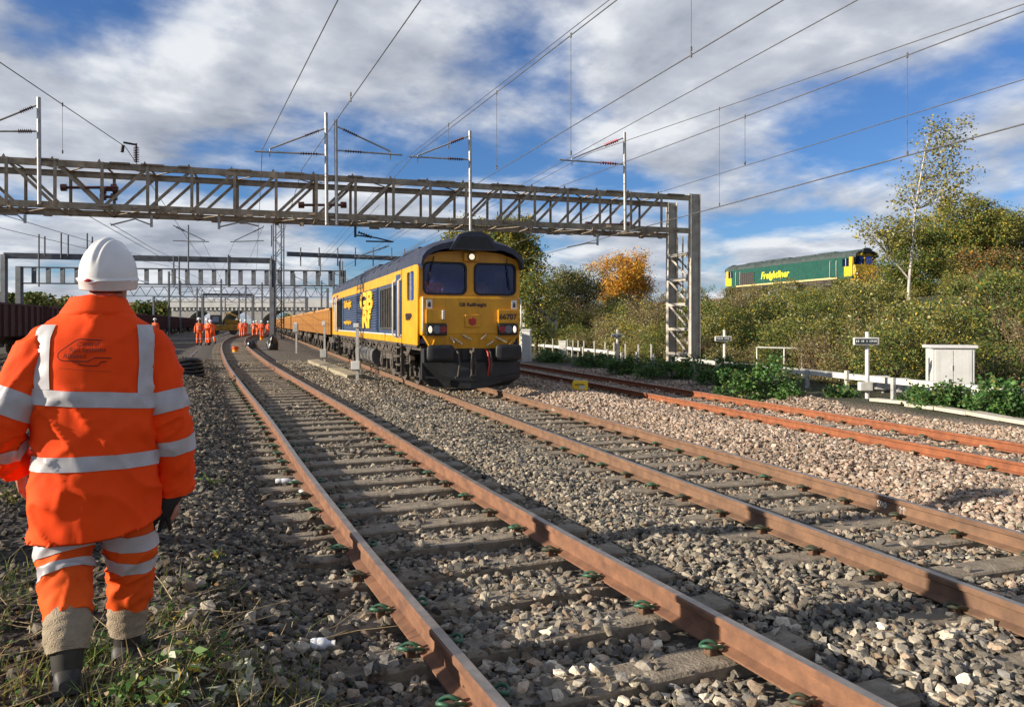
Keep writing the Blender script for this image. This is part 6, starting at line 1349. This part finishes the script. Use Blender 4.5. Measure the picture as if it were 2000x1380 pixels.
# ---------------------------------------------------------------- vegetation
def leafm(n, c, tr=0.28): return mat(n, c, 0.55, var=0.35, vs_=3.0, trans=tr, spec=0.3)
LM = {'olive': leafm('leaf olive', (0.227, 0.215, 0.055)), 'green': leafm('leaf green', (0.124, 0.189, 0.042)), 'dark': leafm('leaf dark', (0.065, 0.104, 0.029)), 'yellow': leafm('leaf yellow', (0.442, 0.338, 0.046)),
      'brown': leafm('leaf brown', (0.273, 0.169, 0.072)), 'orange': leafm('leaf orange', (0.624, 0.247, 0.033)), 'orange2': leafm('leaf amber', (0.715, 0.390, 0.039)), 'pale': leafm('leaf pale', (0.468, 0.455, 0.260)), 'birch': leafm('leaf birch', (0.286, 0.260, 0.065)),
      'bram': leafm('leaf bramble', (0.065, 0.163, 0.036)), 'bram2': leafm('leaf bramble light', (0.137, 0.247, 0.065)), 'silver': leafm('leaf silver', (0.676, 0.689, 0.520)), 'dry': mat('dry grass', (0.33, 0.25, 0.13), 0.8, var=0.4, vs_=4), 'grass': leafm('grass', (0.130, 0.208, 0.039))}
M_bark = mat('bark', (0.075, 0.058, 0.042), 0.9, var=0.4, vs_=6, bump=0.5, bs=20); M_birch = mat('birch bark', (0.62, 0.58, 0.50), 0.8, c2=(0.28, 0.24, 0.2), vs_=7, bump=0.2, bs=20)
def leaf_mesh(name, pos, size, mats, mix, seed, droop=0.0, aspect=0.55):
    "a cloud of small pointed leaves, each four-sided and bent"
    r_ = np.random.default_rng(seed); n = len(pos); d = r_.normal(size=(n, 3)); d[:, 2] = d[:, 2] * 0.7 - droop; d /= np.linalg.norm(d, axis=1)[:, None]
    up = r_.normal(size=(n, 3)) + np.array([0, 0, 0.9]); s = np.cross(d, up); s /= np.linalg.norm(s, axis=1)[:, None] + 1e-9; nn = np.cross(s, d)
    L = (size * r_.uniform(0.6, 1.35, n))[:, None]; a = pos - d * L * 0.5; b = pos + d * L * 0.5; k = nn * L * r_.uniform(-0.12, 0.16, n)[:, None]
    v = np.stack([a, pos + s * L * aspect * 0.5 + k, b, pos - s * L * aspect * 0.5 + k], 1).reshape(-1, 3)
    me = bpy.data.meshes.new(name); me.vertices.add(n * 4); me.vertices.foreach_set('co', v.astype(np.float32).ravel()); me.loops.add(n * 4); me.loops.foreach_set('vertex_index', np.arange(n * 4, dtype=np.int32))
    me.polygons.add(n); me.polygons.foreach_set('loop_start', np.arange(0, n * 4, 4, dtype=np.int32)); me.polygons.foreach_set('loop_total', np.full(n, 4, dtype=np.int32))
    for m in mats: me.materials.append(LM[m])
    me.polygons.foreach_set('material_index', r_.choice(len(mats), n, p=np.array(mix) / sum(mix)).astype(np.int32)); me.update(); me.validate(); return me
def clumps(nc, per, rx, ry, rz, cz, seed, spread=0.2, shell=0.55, flat=1.0, noise_amp=0.25):
    "leaf positions in clumps through an uneven crown"
    r_ = np.random.default_rng(seed); d = r_.normal(size=(nc, 3)); d /= np.linalg.norm(d, axis=1)[:, None]; rad = shell + (1 - shell) * r_.random(nc) ** 0.6
    lump = 1 + noise_amp * np.array([mnoise.noise(Vector(q) * 1.8 + Vector((seed, 0, 0))) for q in d]) * 1.6
    c = d * (rad * lump)[:, None] * np.array([rx, ry, rz]) + np.array([0, 0, cz]); sz = spread * r_.uniform(0.6, 1.4, nc)
    p = c[:, None, :] + r_.normal(size=(nc, per, 3)) * sz[:, None, None] * np.array([1, 1, 0.75 * flat]); return p.reshape(-1, 3), c
def stems(mb, base, targets, r0, seed):
    r_ = random.Random(seed)
    for t in targets:
        t = Vector(t); m = base.lerp(t, 0.5) + Vector((r_.uniform(-.1, .1), r_.uniform(-.1, .1), 0.15 * (t - base).length)) ; mb.tube([base, m, t], [r0, r0 * 0.55, r0 * 0.2], 5)
# thicket shrubs: four kinds of bush, each about two metres across
def shrub(seed, mats, mix, rx, rz, nleaf, size, n_c=70):
    p, c = clumps(n_c, nleaf // n_c, rx, rx, rz, rz * 0.82, seed, 0.19, 0.45); p = p[p[:, 2] > -0.25]
    root = empty('shrub'); link_mesh('foliage', leaf_mesh('foliage', p, size, mats, mix, seed), root); mb = MB(); stems(mb, Vector((0, 0, -0.3)), c[:26], 0.035, seed); mb.build('stems', [M_bark], root); return root
KIN = [(shrub(1, ('olive', 'green', 'yellow', 'pale', 'dark'), (5, 2.5, 2.4, 1.3, 1.0), 1.35, 1.15, 7000, 0.085), 'yellow speckled olive bush'),
       (shrub(2, ('olive', 'brown', 'dark', 'pale'), (4.5, 3.0, 1.0, 1.4), 1.45, 1.0, 7000, 0.08), 'brownish olive bush'),
       (shrub(3, ('green', 'dark', 'olive', 'yellow'), (4, 1.8, 2.5, 1.0), 1.3, 1.2, 7000, 0.085), 'dark green bush'),
       (shrub(4, ('yellow', 'olive', 'green', 'pale'), (3.4, 4, 1.6, 1.8), 1.4, 1.1, 7000, 0.085), 'yellowing pale leaved bush')]
def twiggy(seed):
    root = empty('shrub'); mb = MB(); r_ = random.Random(seed); ps = []
    for _ in range(150):
        a = r_.uniform(0, 6.28); e = r_.uniform(0.2, 1.25); h_ = r_.uniform(0.7, 2.3); b_ = Vector((r_.uniform(-.5, .5), r_.uniform(-.5, .5), -0.2)); t = Vector((e * math.cos(a), e * math.sin(a), h_)); m = b_.lerp(t, 0.5) + Vector((0, 0, 0.25)); mb.tube([b_, m, t], [0.012, 0.009, 0.004], 4)
        for _ in range(16): ps.append(np.array(m.lerp(t, r_.random()) + Vector((r_.gauss(0, .1), r_.gauss(0, .1), r_.gauss(0, .1)))))
    mb.build('stems', [mat('dead stems', (0.20, 0.145, 0.085), 0.9, var=0.4, vs_=5)], root); link_mesh('foliage', leaf_mesh('foliage', np.array(ps), 0.075, ('brown', 'pale', 'dry', 'olive'), (4, 1.5, 2, 2), seed), root); return root
KIN.append((twiggy(9), 'twiggy half bare brown bush'))
used = [0] * 5
def put(kind, loc, s, sz=1.0, rz=0.0, grp='bushes of the lineside thicket'):
    o, lb = KIN[kind]
    if used[kind]: o = copy_tree(o)
    xp = 1000 + F * loc[0] / loc[1]; q = [t for lim, t in ((1085, 'beside the pale green hut'), (1185, 'behind the far white rail'), (1375, 'behind the gantry tower'), (1465, 'behind the sign beside the tower'), (1600, 'behind the white hand rail frame'), (1760, 'behind the tall sign post'), (1935, 'behind the grey cabinet'), (9999, 'beyond the grey cabinet')) if xp < lim][0]
    rr_ = loc[0] * NR.x + loc[1] * NR.y - LAT3; lb = lb + (' at the bank foot ' if rr_ < 9 else ' halfway up the bank ' if rr_ < 20 else ' high on the bank ') + q
    used[kind] += 1; o.location = loc; o.scale = (s, s, s * sz); o.rotation_euler = (0, 0, rz); tag(o, lb, 'bush', grp); return o
rv = random.Random(21); placed = []
for row, (off, sp, s0_, s1_) in enumerate(((2.1, 1.9, 0.78, 1.02), (4.2, 2.3, 1.0, 1.3), (6.8, 2.7, 1.1, 1.5), (10.0, 3.0, 1.1, 1.4), (14.0, 3.3, 1.0, 1.3), (19.0, 3.6, 0.95, 1.2), (25.0, 3.8, 0.75, 0.95), (31.0, 3.4, 0.6, 0.75))):
    t = -6.0 - 8 * (row > 2)
    while t < FLn + 4 + row * 1.5:
        p = fa + fd * t + Vector((-fn.x, -fn.y, 0)) * 0 ; nrm = NR; p = p + Vector((NR.x, NR.y, 0)) * (off + rv.uniform(-0.6, 0.6)); xp = 1000 + F * p.x / p.y
        s = rv.uniform(s0_, s1_); t += sp * rv.uniform(0.8, 1.2) * s
        if p.y < 4 or xp > 2150 or xp < 985: continue
        cbx = abs((p.x - cb.x) * 0.95 + (p.y - cb.y) * 0.31)
        if row == 0 and (p - Vector((cb.x, cb.y, 0))).length < 2.0: continue
        put(rv.choice((0, 0, 1, 2, 2, 3, 1, 4, 4)), (p.x, p.y, Gp(p.x, p.y) - 0.15), s * rv.choice((0.72, 0.9, 1.0, 1.0, 1.12)), rv.choice((0.75, 0.9, 1.0, 1.15, 1.35 if row in (1, 2, 3) else 1.0)) * (0.95 if row > 2 else 1.0), rv.uniform(0, 6.3))
# trees with trunk, limbs and an uneven crown
def tree(name, base, H, crown, mats, mix, nleaf, size, seed, label, bark=None, trunk_r=0.14, nc=120, cz=0.62, lean=(0, 0), spread=0.35, droop=0.0, cat='tree', shell=0.35):
    root = empty(name, base, 0); tag(root, label, cat); rx, ry, rz = crown; r_ = random.Random(seed)
    p, c = clumps(nc, nleaf // nc, rx, ry, rz, 0, seed, spread, shell); off = np.array([lean[0] * cz, lean[1] * cz, H * cz]); p = p + off; c = c + off
    link_mesh('crown', leaf_mesh('crown', p, size, mats, mix, seed, droop), root)
    mb = MB(); pts = [Vector((lean[0] * t ** 1.4 + 0.12 * math.sin(5 * t + seed), lean[1] * t, H * 0.93 * t - 0.3 * (t == 0))) for t in np.linspace(0, 1, 9)]; mb.tube(pts, [trunk_r * (1 - 0.86 * k / 8) for k in range(9)], 8); tk = mb.build('trunk', [bark or M_bark], root)
    mb = MB()
    for q in c[:: max(1, nc // 34)]:
        q = Vector(q); f = min(0.92, max(0.2, (q.z - 0.22 * (q - Vector(off)).length) / (H * 0.93) - 0.08)); i = f * 8; b = pts[int(i)].lerp(pts[min(8, int(i) + 1)], i - int(i)); m = b.lerp(q, 0.5) + Vector((0, 0, 0.06 * (q - b).length)); mb.tube([b, m, q], [trunk_r * 0.34, trunk_r * 0.2, 0.012], 5)
    mb.build('limbs', [bark or M_bark], root); return root
def tb(xp, d, z=None): p = px(xp, 632, d); p.z = Gp(p.x, p.y) if z is None else z; return p
def topz(y, d): return CAM + (H0 - y) / F * d
b = tb(975, 55); tree('broadleaf_tree', b, topz(392, 55) - b.z, (3.1, 3.0, 3.7), ('olive', 'green', 'yellow', 'dark'), (4, 3, 3.4, 1), 40000, 0.19, 31, 'tall yellow green tree rising behind the blue locomotive', trunk_r=0.22, nc=230, cz=0.58)
b = tb(1048, 50); tree('broadleaf_tree', b, topz(492, 50) - b.z, (1.6, 1.6, 3.0), ('green', 'olive', 'yellow', 'dark'), (3, 3, 2, 2), 9000, 0.15, 37, 'narrow green and yellow tree against the cab corner of the locomotive', nc=90, cz=0.5)
b = tb(1112, 62); tree('broadleaf_tree', b, topz(522, 62) - b.z, (2.6, 2.3, 2.6), ('olive', 'pale', 'dark', 'brown'), (4, 1.6, 2, 1), 22000, 0.16, 32, 'grey green round tree left of the orange tree', nc=110, cz=0.55)
b = tb(1217, 70); tree('broadleaf_tree', b, topz(498, 70) - b.z, (2.7, 2.4, 2.7), ('orange', 'orange2', 'yellow', 'brown'), (3, 4, 2.4, 0.6), 24000, 0.17, 33, 'bright orange autumn tree behind the gantry', nc=120, cz=0.6)
b = tb(1880, 58); tree('broadleaf_tree', b, topz(388, 58) - b.z, (3.5, 3.3, 3.1), ('olive', 'green', 'yellow', 'dark'), (6, 3, 1.8, 1), 46000, 0.18, 34, 'dense olive green tree behind the birch', nc=260, cz=0.52, trunk_r=0.25, shell=0.5)
b = tb(1985, 62); tree('broadleaf_tree', b, topz(405, 62) - b.z, (3.2, 3.0, 3.0), ('olive', 'green', 'yellow', 'dark'), (5, 4, 1.4, 1), 38000, 0.18, 35, 'dense green tree right of the olive tree on the bank', nc=230, cz=0.52, trunk_r=0.25, shell=0.5)
b = tb(1930, 50); tree('broadleaf_tree', b, topz(500, 50) - b.z, (2.6, 2.2, 1.8), ('brown', 'olive', 'orange', 'dark'), (4, 2, 1, 1.5), 9000, 0.12, 36, 'russet bush tree below the green trees on the bank', nc=90, cz=0.5)
b = tb(1785, 52); tree('broadleaf_tree', b, topz(430, 52) - b.z, (2.4, 2.2, 3.0), ('green', 'olive', 'dark', 'yellow'), (4, 4, 2.5, 1), 26000, 0.15, 39, 'green tree close behind the white birch trunk', nc=110, cz=0.44, shell=0.5)
b = tb(1715, 56); tree('broadleaf_tree', b, topz(520, 56) - b.z, (1.5, 1.5, 1.5), ('orange2', 'olive', 'yellow', 'brown'), (3, 3, 2, 1), 6000, 0.12, 40, 'ochre bush tree at the nose of the green locomotive', nc=60, cz=0.5)
# the birch: pale trunk, thin crown blown to the right, low limb to the left
b = tb(1771, 42); k = 42 / F; Hb = topz(238, 42) - b.z; root = empty('birch_tree', b); tag(root, 'slender birch with white trunk and sparse leaves on the bank', 'tree')
tp_ = [(1771, 640), (1774, 590), (1776, 545), (1782, 480), (1788, 410), (1797, 352), (1806, 300), (1815, 262), (1822, 240)]; tpts = [px(x, y, 42) - b for x, y in tp_]
mb = MB(); mb.tube(tpts, [0.095, 0.088, 0.082, 0.07, 0.058, 0.045, 0.032, 0.02, 0.01], 8); mb.tube([px(1776, 545, 42) - b, px(1755, 520, 42) - b, px(1738, 500, 42) - b, px(1700, 455, 42) - b], [0.05, 0.04, 0.03, 0.014], 7); mb.tube([px(1790, 400, 42) - b, px(1783, 385, 42) - b, px(1778, 360, 42) - b], [0.05, 0.03, 0.012], 6); mb.build('trunk', [M_birch], root)
BC = [(1820, 250, 18), (1840, 262, 22), (1868, 250, 14), (1880, 262, 12), (1815, 285, 24), (1845, 290, 26), (1875, 280, 14), (1820, 320, 26), (1850, 325, 20), (1805, 345, 22), (1835, 350, 26), (1870, 345, 16), (1885, 335, 10), (1790, 365, 22), (1815, 375, 28), (1850, 370, 24), (1880, 380, 14), (1770, 385, 16), (1825, 398, 26), (1860, 392, 20), (1755, 390, 10),
      (1680, 445, 18), (1700, 450, 20), (1720, 445, 20), (1745, 440, 18), (1765, 430, 18), (1770, 455, 16), (1690, 470, 16), (1715, 475, 16), (1740, 470, 16), (1673, 462, 9), (1735, 500, 10), (1780, 430, 14), (1800, 430, 16)]
r_ = np.random.default_rng(5); pp = []; mb = MB()
for (x, y, s) in BC:
    c = px(x, y, 42) - b + Vector((0, r_.normal() * 0.5, 0)); n = int(120 * (s / 18) ** 1.6); pp.append(np.array(c) + r_.normal(size=(n, 3)) * s * k * np.array([0.75, 0.75, 0.62])); i = min(range(len(tpts)), key=lambda q: (tpts[q] - c).length + 2.0 * max(0, tpts[q].z - c.z + 0.3)); a = tpts[i] if x > 1750 else px(1738, 500, 42) - b
    mb.tube([a, a.lerp(c, 0.5) + Vector((0, 0, 0.12)), c, c + Vector((0.15, 0, -0.25))], [0.022, 0.015, 0.009, 0.004], 5)
mb.build('limbs', [M_bark], root); link_mesh('crown', leaf_mesh('crown', np.concatenate(pp), 0.17, ('birch', 'olive', 'yellow', 'pale'), (4, 3, 1.5, 1), 77, 0.5), root)
# brambles beside the orange track
def bramble(xp, yp, w_, h_, seed, label, nl=2600):
    b = gpx(xp, yp); root = empty('bramble_bush', b); tag(root, label, 'bush', 'brambles beside the track'); p, c = clumps(60, nl // 60, w_, w_ * 0.7, h_, h_ * 0.45, seed, 0.11, 0.3); p = p[p[:, 2] > -0.08]
    link_mesh('foliage', leaf_mesh('foliage', p, 0.085, ('bram', 'bram2', 'dark', 'olive'), (5, 3, 2, 0.6), seed, 0.1, 0.7), root); mb = MB(); stems(mb, Vector((0, 0, -0.1)), c[:14], 0.012, seed); mb.build('stems', [M_bark], root)
for a in ((1495, 778, 1.15, 0.75, 51, 'large sunlit bramble bush in front of the white rail', 5200), (1420, 752, 1.0, 0.62, 52, 'shaded bramble bush right of the gantry tower foot', 3600), (1310, 738, 1.2, 0.5, 53, 'low shaded bramble in front of the gantry tower', 3600), (1230, 730, 1.0, 0.45, 54, 'low shaded bramble left of the gantry tower', 3000), (1160, 716, 1.0, 0.4, 55, 'low weeds beside the far end of the white rail', 2600),
          (1075, 706, 1.0, 0.4, 56, 'low weeds near the narrow relay pillar', 2400), (1850, 800, 0.62, 0.42, 57, 'bramble in front of the grey cabinet', 2600), (1790, 790, 0.35, 0.25, 58, 'small bramble left of the grey cabinet', 1200), (1960, 810, 0.8, 0.5, 59, 'bramble under the white rail beyond the cabinet', 3200), (1640, 775, 0.4, 0.16, 60, 'thin weed patch left of the tall sign post', 700), (1375, 720, 0.8, 0.5, 61, 'bramble around the gantry tower column', 2200)): bramble(*a)
# far woods: too distant to tell the trees apart
r_ = np.random.default_rng(9); pp = []
for x0, x1, ytop, d, n in ((-60, 165, 573, 230, 60), (255, 365, 590, 240, 45), (560, 680, 604, 230, 40), (-120, 60, 590, 200, 40), (640, 1100, 610, 260, 60)):
    for _ in range(n):
        xp = r_.uniform(x0, x1); e = math.sin(math.pi * (xp - x0) / (x1 - x0)) ** 0.4; zt = CAM + (H0 - ytop) / F * d * (0.55 + 0.45 * e) * r_.uniform(0.75, 1.08); rr_ = r_.uniform(2.0, 4.5); c = np.array([(xp - 1000) / F * d, d + r_.uniform(-8, 8), max(1.0, zt - rr_ * 0.7)]); q = r_.normal(size=(150, 3)); q /= np.linalg.norm(q, axis=1)[:, None]
        pp.append(c + q * rr_ * r_.uniform(0.5, 1.05, (150, 1)) * np.array([1, 1, 0.8])); pp.append(np.stack([c[0] + r_.uniform(-rr_, rr_, 60), np.full(60, c[1]), r_.uniform(0, c[2], 60)], 1))
o = link_mesh('distant_wood', leaf_mesh('distant_wood', np.concatenate(pp), 1.1, ('olive', 'green', 'dark', 'brown'), (4, 3, 3, 1), 3, 0, 0.8)); tag(o, 'far belt of olive woodland behind the yard', 'wood', kind='stuff')
# foreground weeds and dry grass round the man's boots
def blade_mesh(name, pos, L, mats, mix, seed, lean=0.6, wd=0.006):
    r_ = np.random.default_rng(seed); mb_v = []; mb_f = []; mi = []
    for p in pos:
        a = r_.uniform(0, 6.28); l = L * r_.uniform(0.4, 1.25); d = np.array([math.cos(a), math.sin(a), 0]); s = np.array([-math.sin(a), math.cos(a), 0]) * wd * r_.uniform(0.6, 1.4); ln = lean * r_.uniform(0.2, 1.4); k = len(mb_v); m = r_.choice(len(mats), p=np.array(mix) / sum(mix))
        for t in (0, 0.5, 1.0):
            c = np.array(p) + d * l * ln * t * t + np.array([0, 0, l * t * (1 - 0.35 * ln * t)]); w_ = s * (1 - t * 0.85); mb_v += [c - w_, c + w_]
        mb_f += [(k, k + 1, k + 3, k + 2), (k + 2, k + 3, k + 5, k + 4)]; mi += [m, m]
    me = bpy.data.meshes.new(name); me.from_pydata([tuple(v) for v in mb_v], [], mb_f)
    for m in mats: me.materials.append(LM[m])
    me.polygons.foreach_set('material_index', mi); me.update(); return me
r_ = np.random.default_rng(14); ps = []
for _ in range(9000):
    x, y = r_.uniform(-3.4, -0.75), r_.uniform(2.0, 5.2); d1 = (x - float(x1f(y))) * 0.925
    dens = float(sstep(1.0, 2.0, np.array(-d1 + 0.5 * (y < 3.4)))) * (1 - float(sstep(3.3, 5.2, np.array(y))) * 0.85)
    if r_.random() < dens * (0.55 + 0.45 * float(vnoise(np.array([x]), np.array([y]), 2.0, 3)[0])): ps.append((x, y, Gp(x, y) - 0.01))
o = link_mesh('dry_grass', blade_mesh('dry_grass', ps, 0.16, ('dry', 'grass', 'olive'), (2.6, 3, 3), 8, 0.9, 0.0035)); tag(o, 'dry straw and thin grass round the walking man\'s boots', 'grass', kind='stuff')
mb = MB()
for _ in range(150):
    x, y = r_.uniform(-2.9, -1.0), r_.uniform(2.3, 4.2); z = Gp(x, y) + 0.03; a = r_.uniform(0, 3.14); l = r_.uniform(0.12, 0.5); mb.tube([(x, y, z), (x + l * .5 * math.cos(a), y + l * .5 * math.sin(a), z + r_.uniform(0.0, 0.06)), (x + l * math.cos(a), y + l * math.sin(a), z + r_.uniform(-0.01, 0.08))], [0.004, 0.003, 0.002], 4)
tag(mb.build('dead_stalks', [LM['dry']]), 'tangle of dead stalks lying round the man\'s boots', 'stalks', kind='stuff')
def weed(x, y, h_, n, size, mats, mix, seed, label, spread=0.12):
    z = Gp(x, y); root = empty('weed', (x, y, z)); tag(root, label, 'plant'); r_ = np.random.default_rng(seed); ps = []; mb = MB()
    for q in range(max(4, n // 4)):
        a = r_.uniform(0, 6.28); e = Vector((spread * r_.uniform(0.3, 1.3) * math.cos(a), spread * r_.uniform(0.3, 1.3) * math.sin(a), h_ * r_.uniform(0.5, 1.1))); mb.tube([(0, 0, -0.02), e * 0.5 + Vector((0, 0, 0.02)), e], [0.004, 0.003, 0.0015], 5)
        for _ in range(7): t = r_.uniform(0.35, 1.05); ps.append(np.array(e) * t + r_.normal(size=3) * 0.022)
    mb.build('stems', [LM['olive']], root); link_mesh('leaves', leaf_mesh('leaves', np.array(ps), size, mats, mix, seed, 0.0, 0.42), root)
for i, (xp, yp, h_, n, sz, mm, mx_, lb, sp) in enumerate(((455, 1372, 0.15, 26, 0.075, ('silver', 'pale'), (3, 1), 'silver leaved weed right of the man\'s far boot', 0.14), (345, 1372, 0.17, 32, 0.07, ('silver', 'bram2', 'yellow'), (3, 2, 1), 'pale leaved weed between the boots and the stones', 0.15), (245, 1365, 0.14, 30, 0.05, ('bram2', 'grass', 'pale'), (3, 2, 1), 'green leaved weed between the man\'s boots', 0.12), (390, 1310, 0.16, 44, 0.045, ('bram', 'olive', 'yellow'), (3, 2, 0.6), 'dark green weed tuft beside the man\'s right boot', 0.14), (190, 1290, 0.12, 26, 0.045, ('bram', 'grass'), (2, 2), 'small green weed behind the man\'s left boot', 0.1), (330, 1215, 0.10, 22, 0.04, ('bram2', 'yellow', 'olive'), (2, 1, 1), 'small yellowish weed on the stones beside the man\'s leg', 0.1), (410, 1100, 0.07, 18, 0.04, ('bram2', 'yellow'), (2, 1), 'tiny yellow green weed on the cess stones', 0.1), (405, 950, 0.10, 26, 0.04, ('bram2', 'grass'), (2, 2), 'green weed patch on the cess right of the man\'s hand', 0.14), (543, 888, 0.12, 22, 0.05, ('bram2', 'bram'), (2, 2), 'green weed growing against the near left rail', 0.1), (30, 985, 0.22, 40, 0.05, ('olive', 'dry', 'grass'), (2, 2, 1), 'straggly weed left of the man below his hand', 0.2), (560, 1365, 0.07, 16, 0.035, ('olive', 'brown'), (1, 1), 'tiny brown weed on the dark stones', 0.08))):
    p = gpx(xp, yp); weed(p.x, p.y, h_, n, sz, mm, mx_, 300 + i, lb, sp)
# unseen post added at the left to cast a shadow band across the tracks
def shade_post(x, y, h_, r_):
    root = empty('lamp_post', (x, y, Gp(x, y))); tag(root, 'unseen grey post added on the cess to cast a shadow band', 'shadow post'); mb = MB(); mb.tube([(0, 0, -0.2), (0, 0, 1.2), (0, 0, h_)], [r_ * 1.3, r_ * 1.15, r_], 12); mb.build('column', [M_galv], root)
    mb = MB(); mb.rbox(-0.32, 0.32, -0.16, 0.16, h_, h_ + 0.13, 0.05); mb.build('lantern', [M_pg], root)
shade_post(-5.2, 4.45, 3.4, 0.13)
# fallen leaves and small broad leaves low on the soil round the boots
r_ = np.random.default_rng(77); ps = []
while len(ps) < 1500:
    x, y = r_.uniform(-3.2, -0.7), r_.uniform(2.0, 4.6); d1 = (x - float(x1f(y))) * 0.925
    if r_.random() < float(sstep(0.9, 1.9, np.array(-d1 + 0.4 * (y < 3.3)))) * (1 - 0.8 * float(sstep(3.4, 4.6, np.array(y)))): ps.append((x, y, Gp(x, y) + 0.02 + abs(r_.normal()) * 0.025))
o = link_mesh('ground_cover', leaf_mesh('ground_cover', np.array(ps), 0.035, ('bram', 'olive', 'brown', 'bram2', 'pale', 'dark'), (2, 2, 3, 1.2, 0.7, 2), 78, 0, 0.5)); tag(o, 'low leaves and leaf litter on the dark soil round the boots', 'ground cover', kind='stuff')
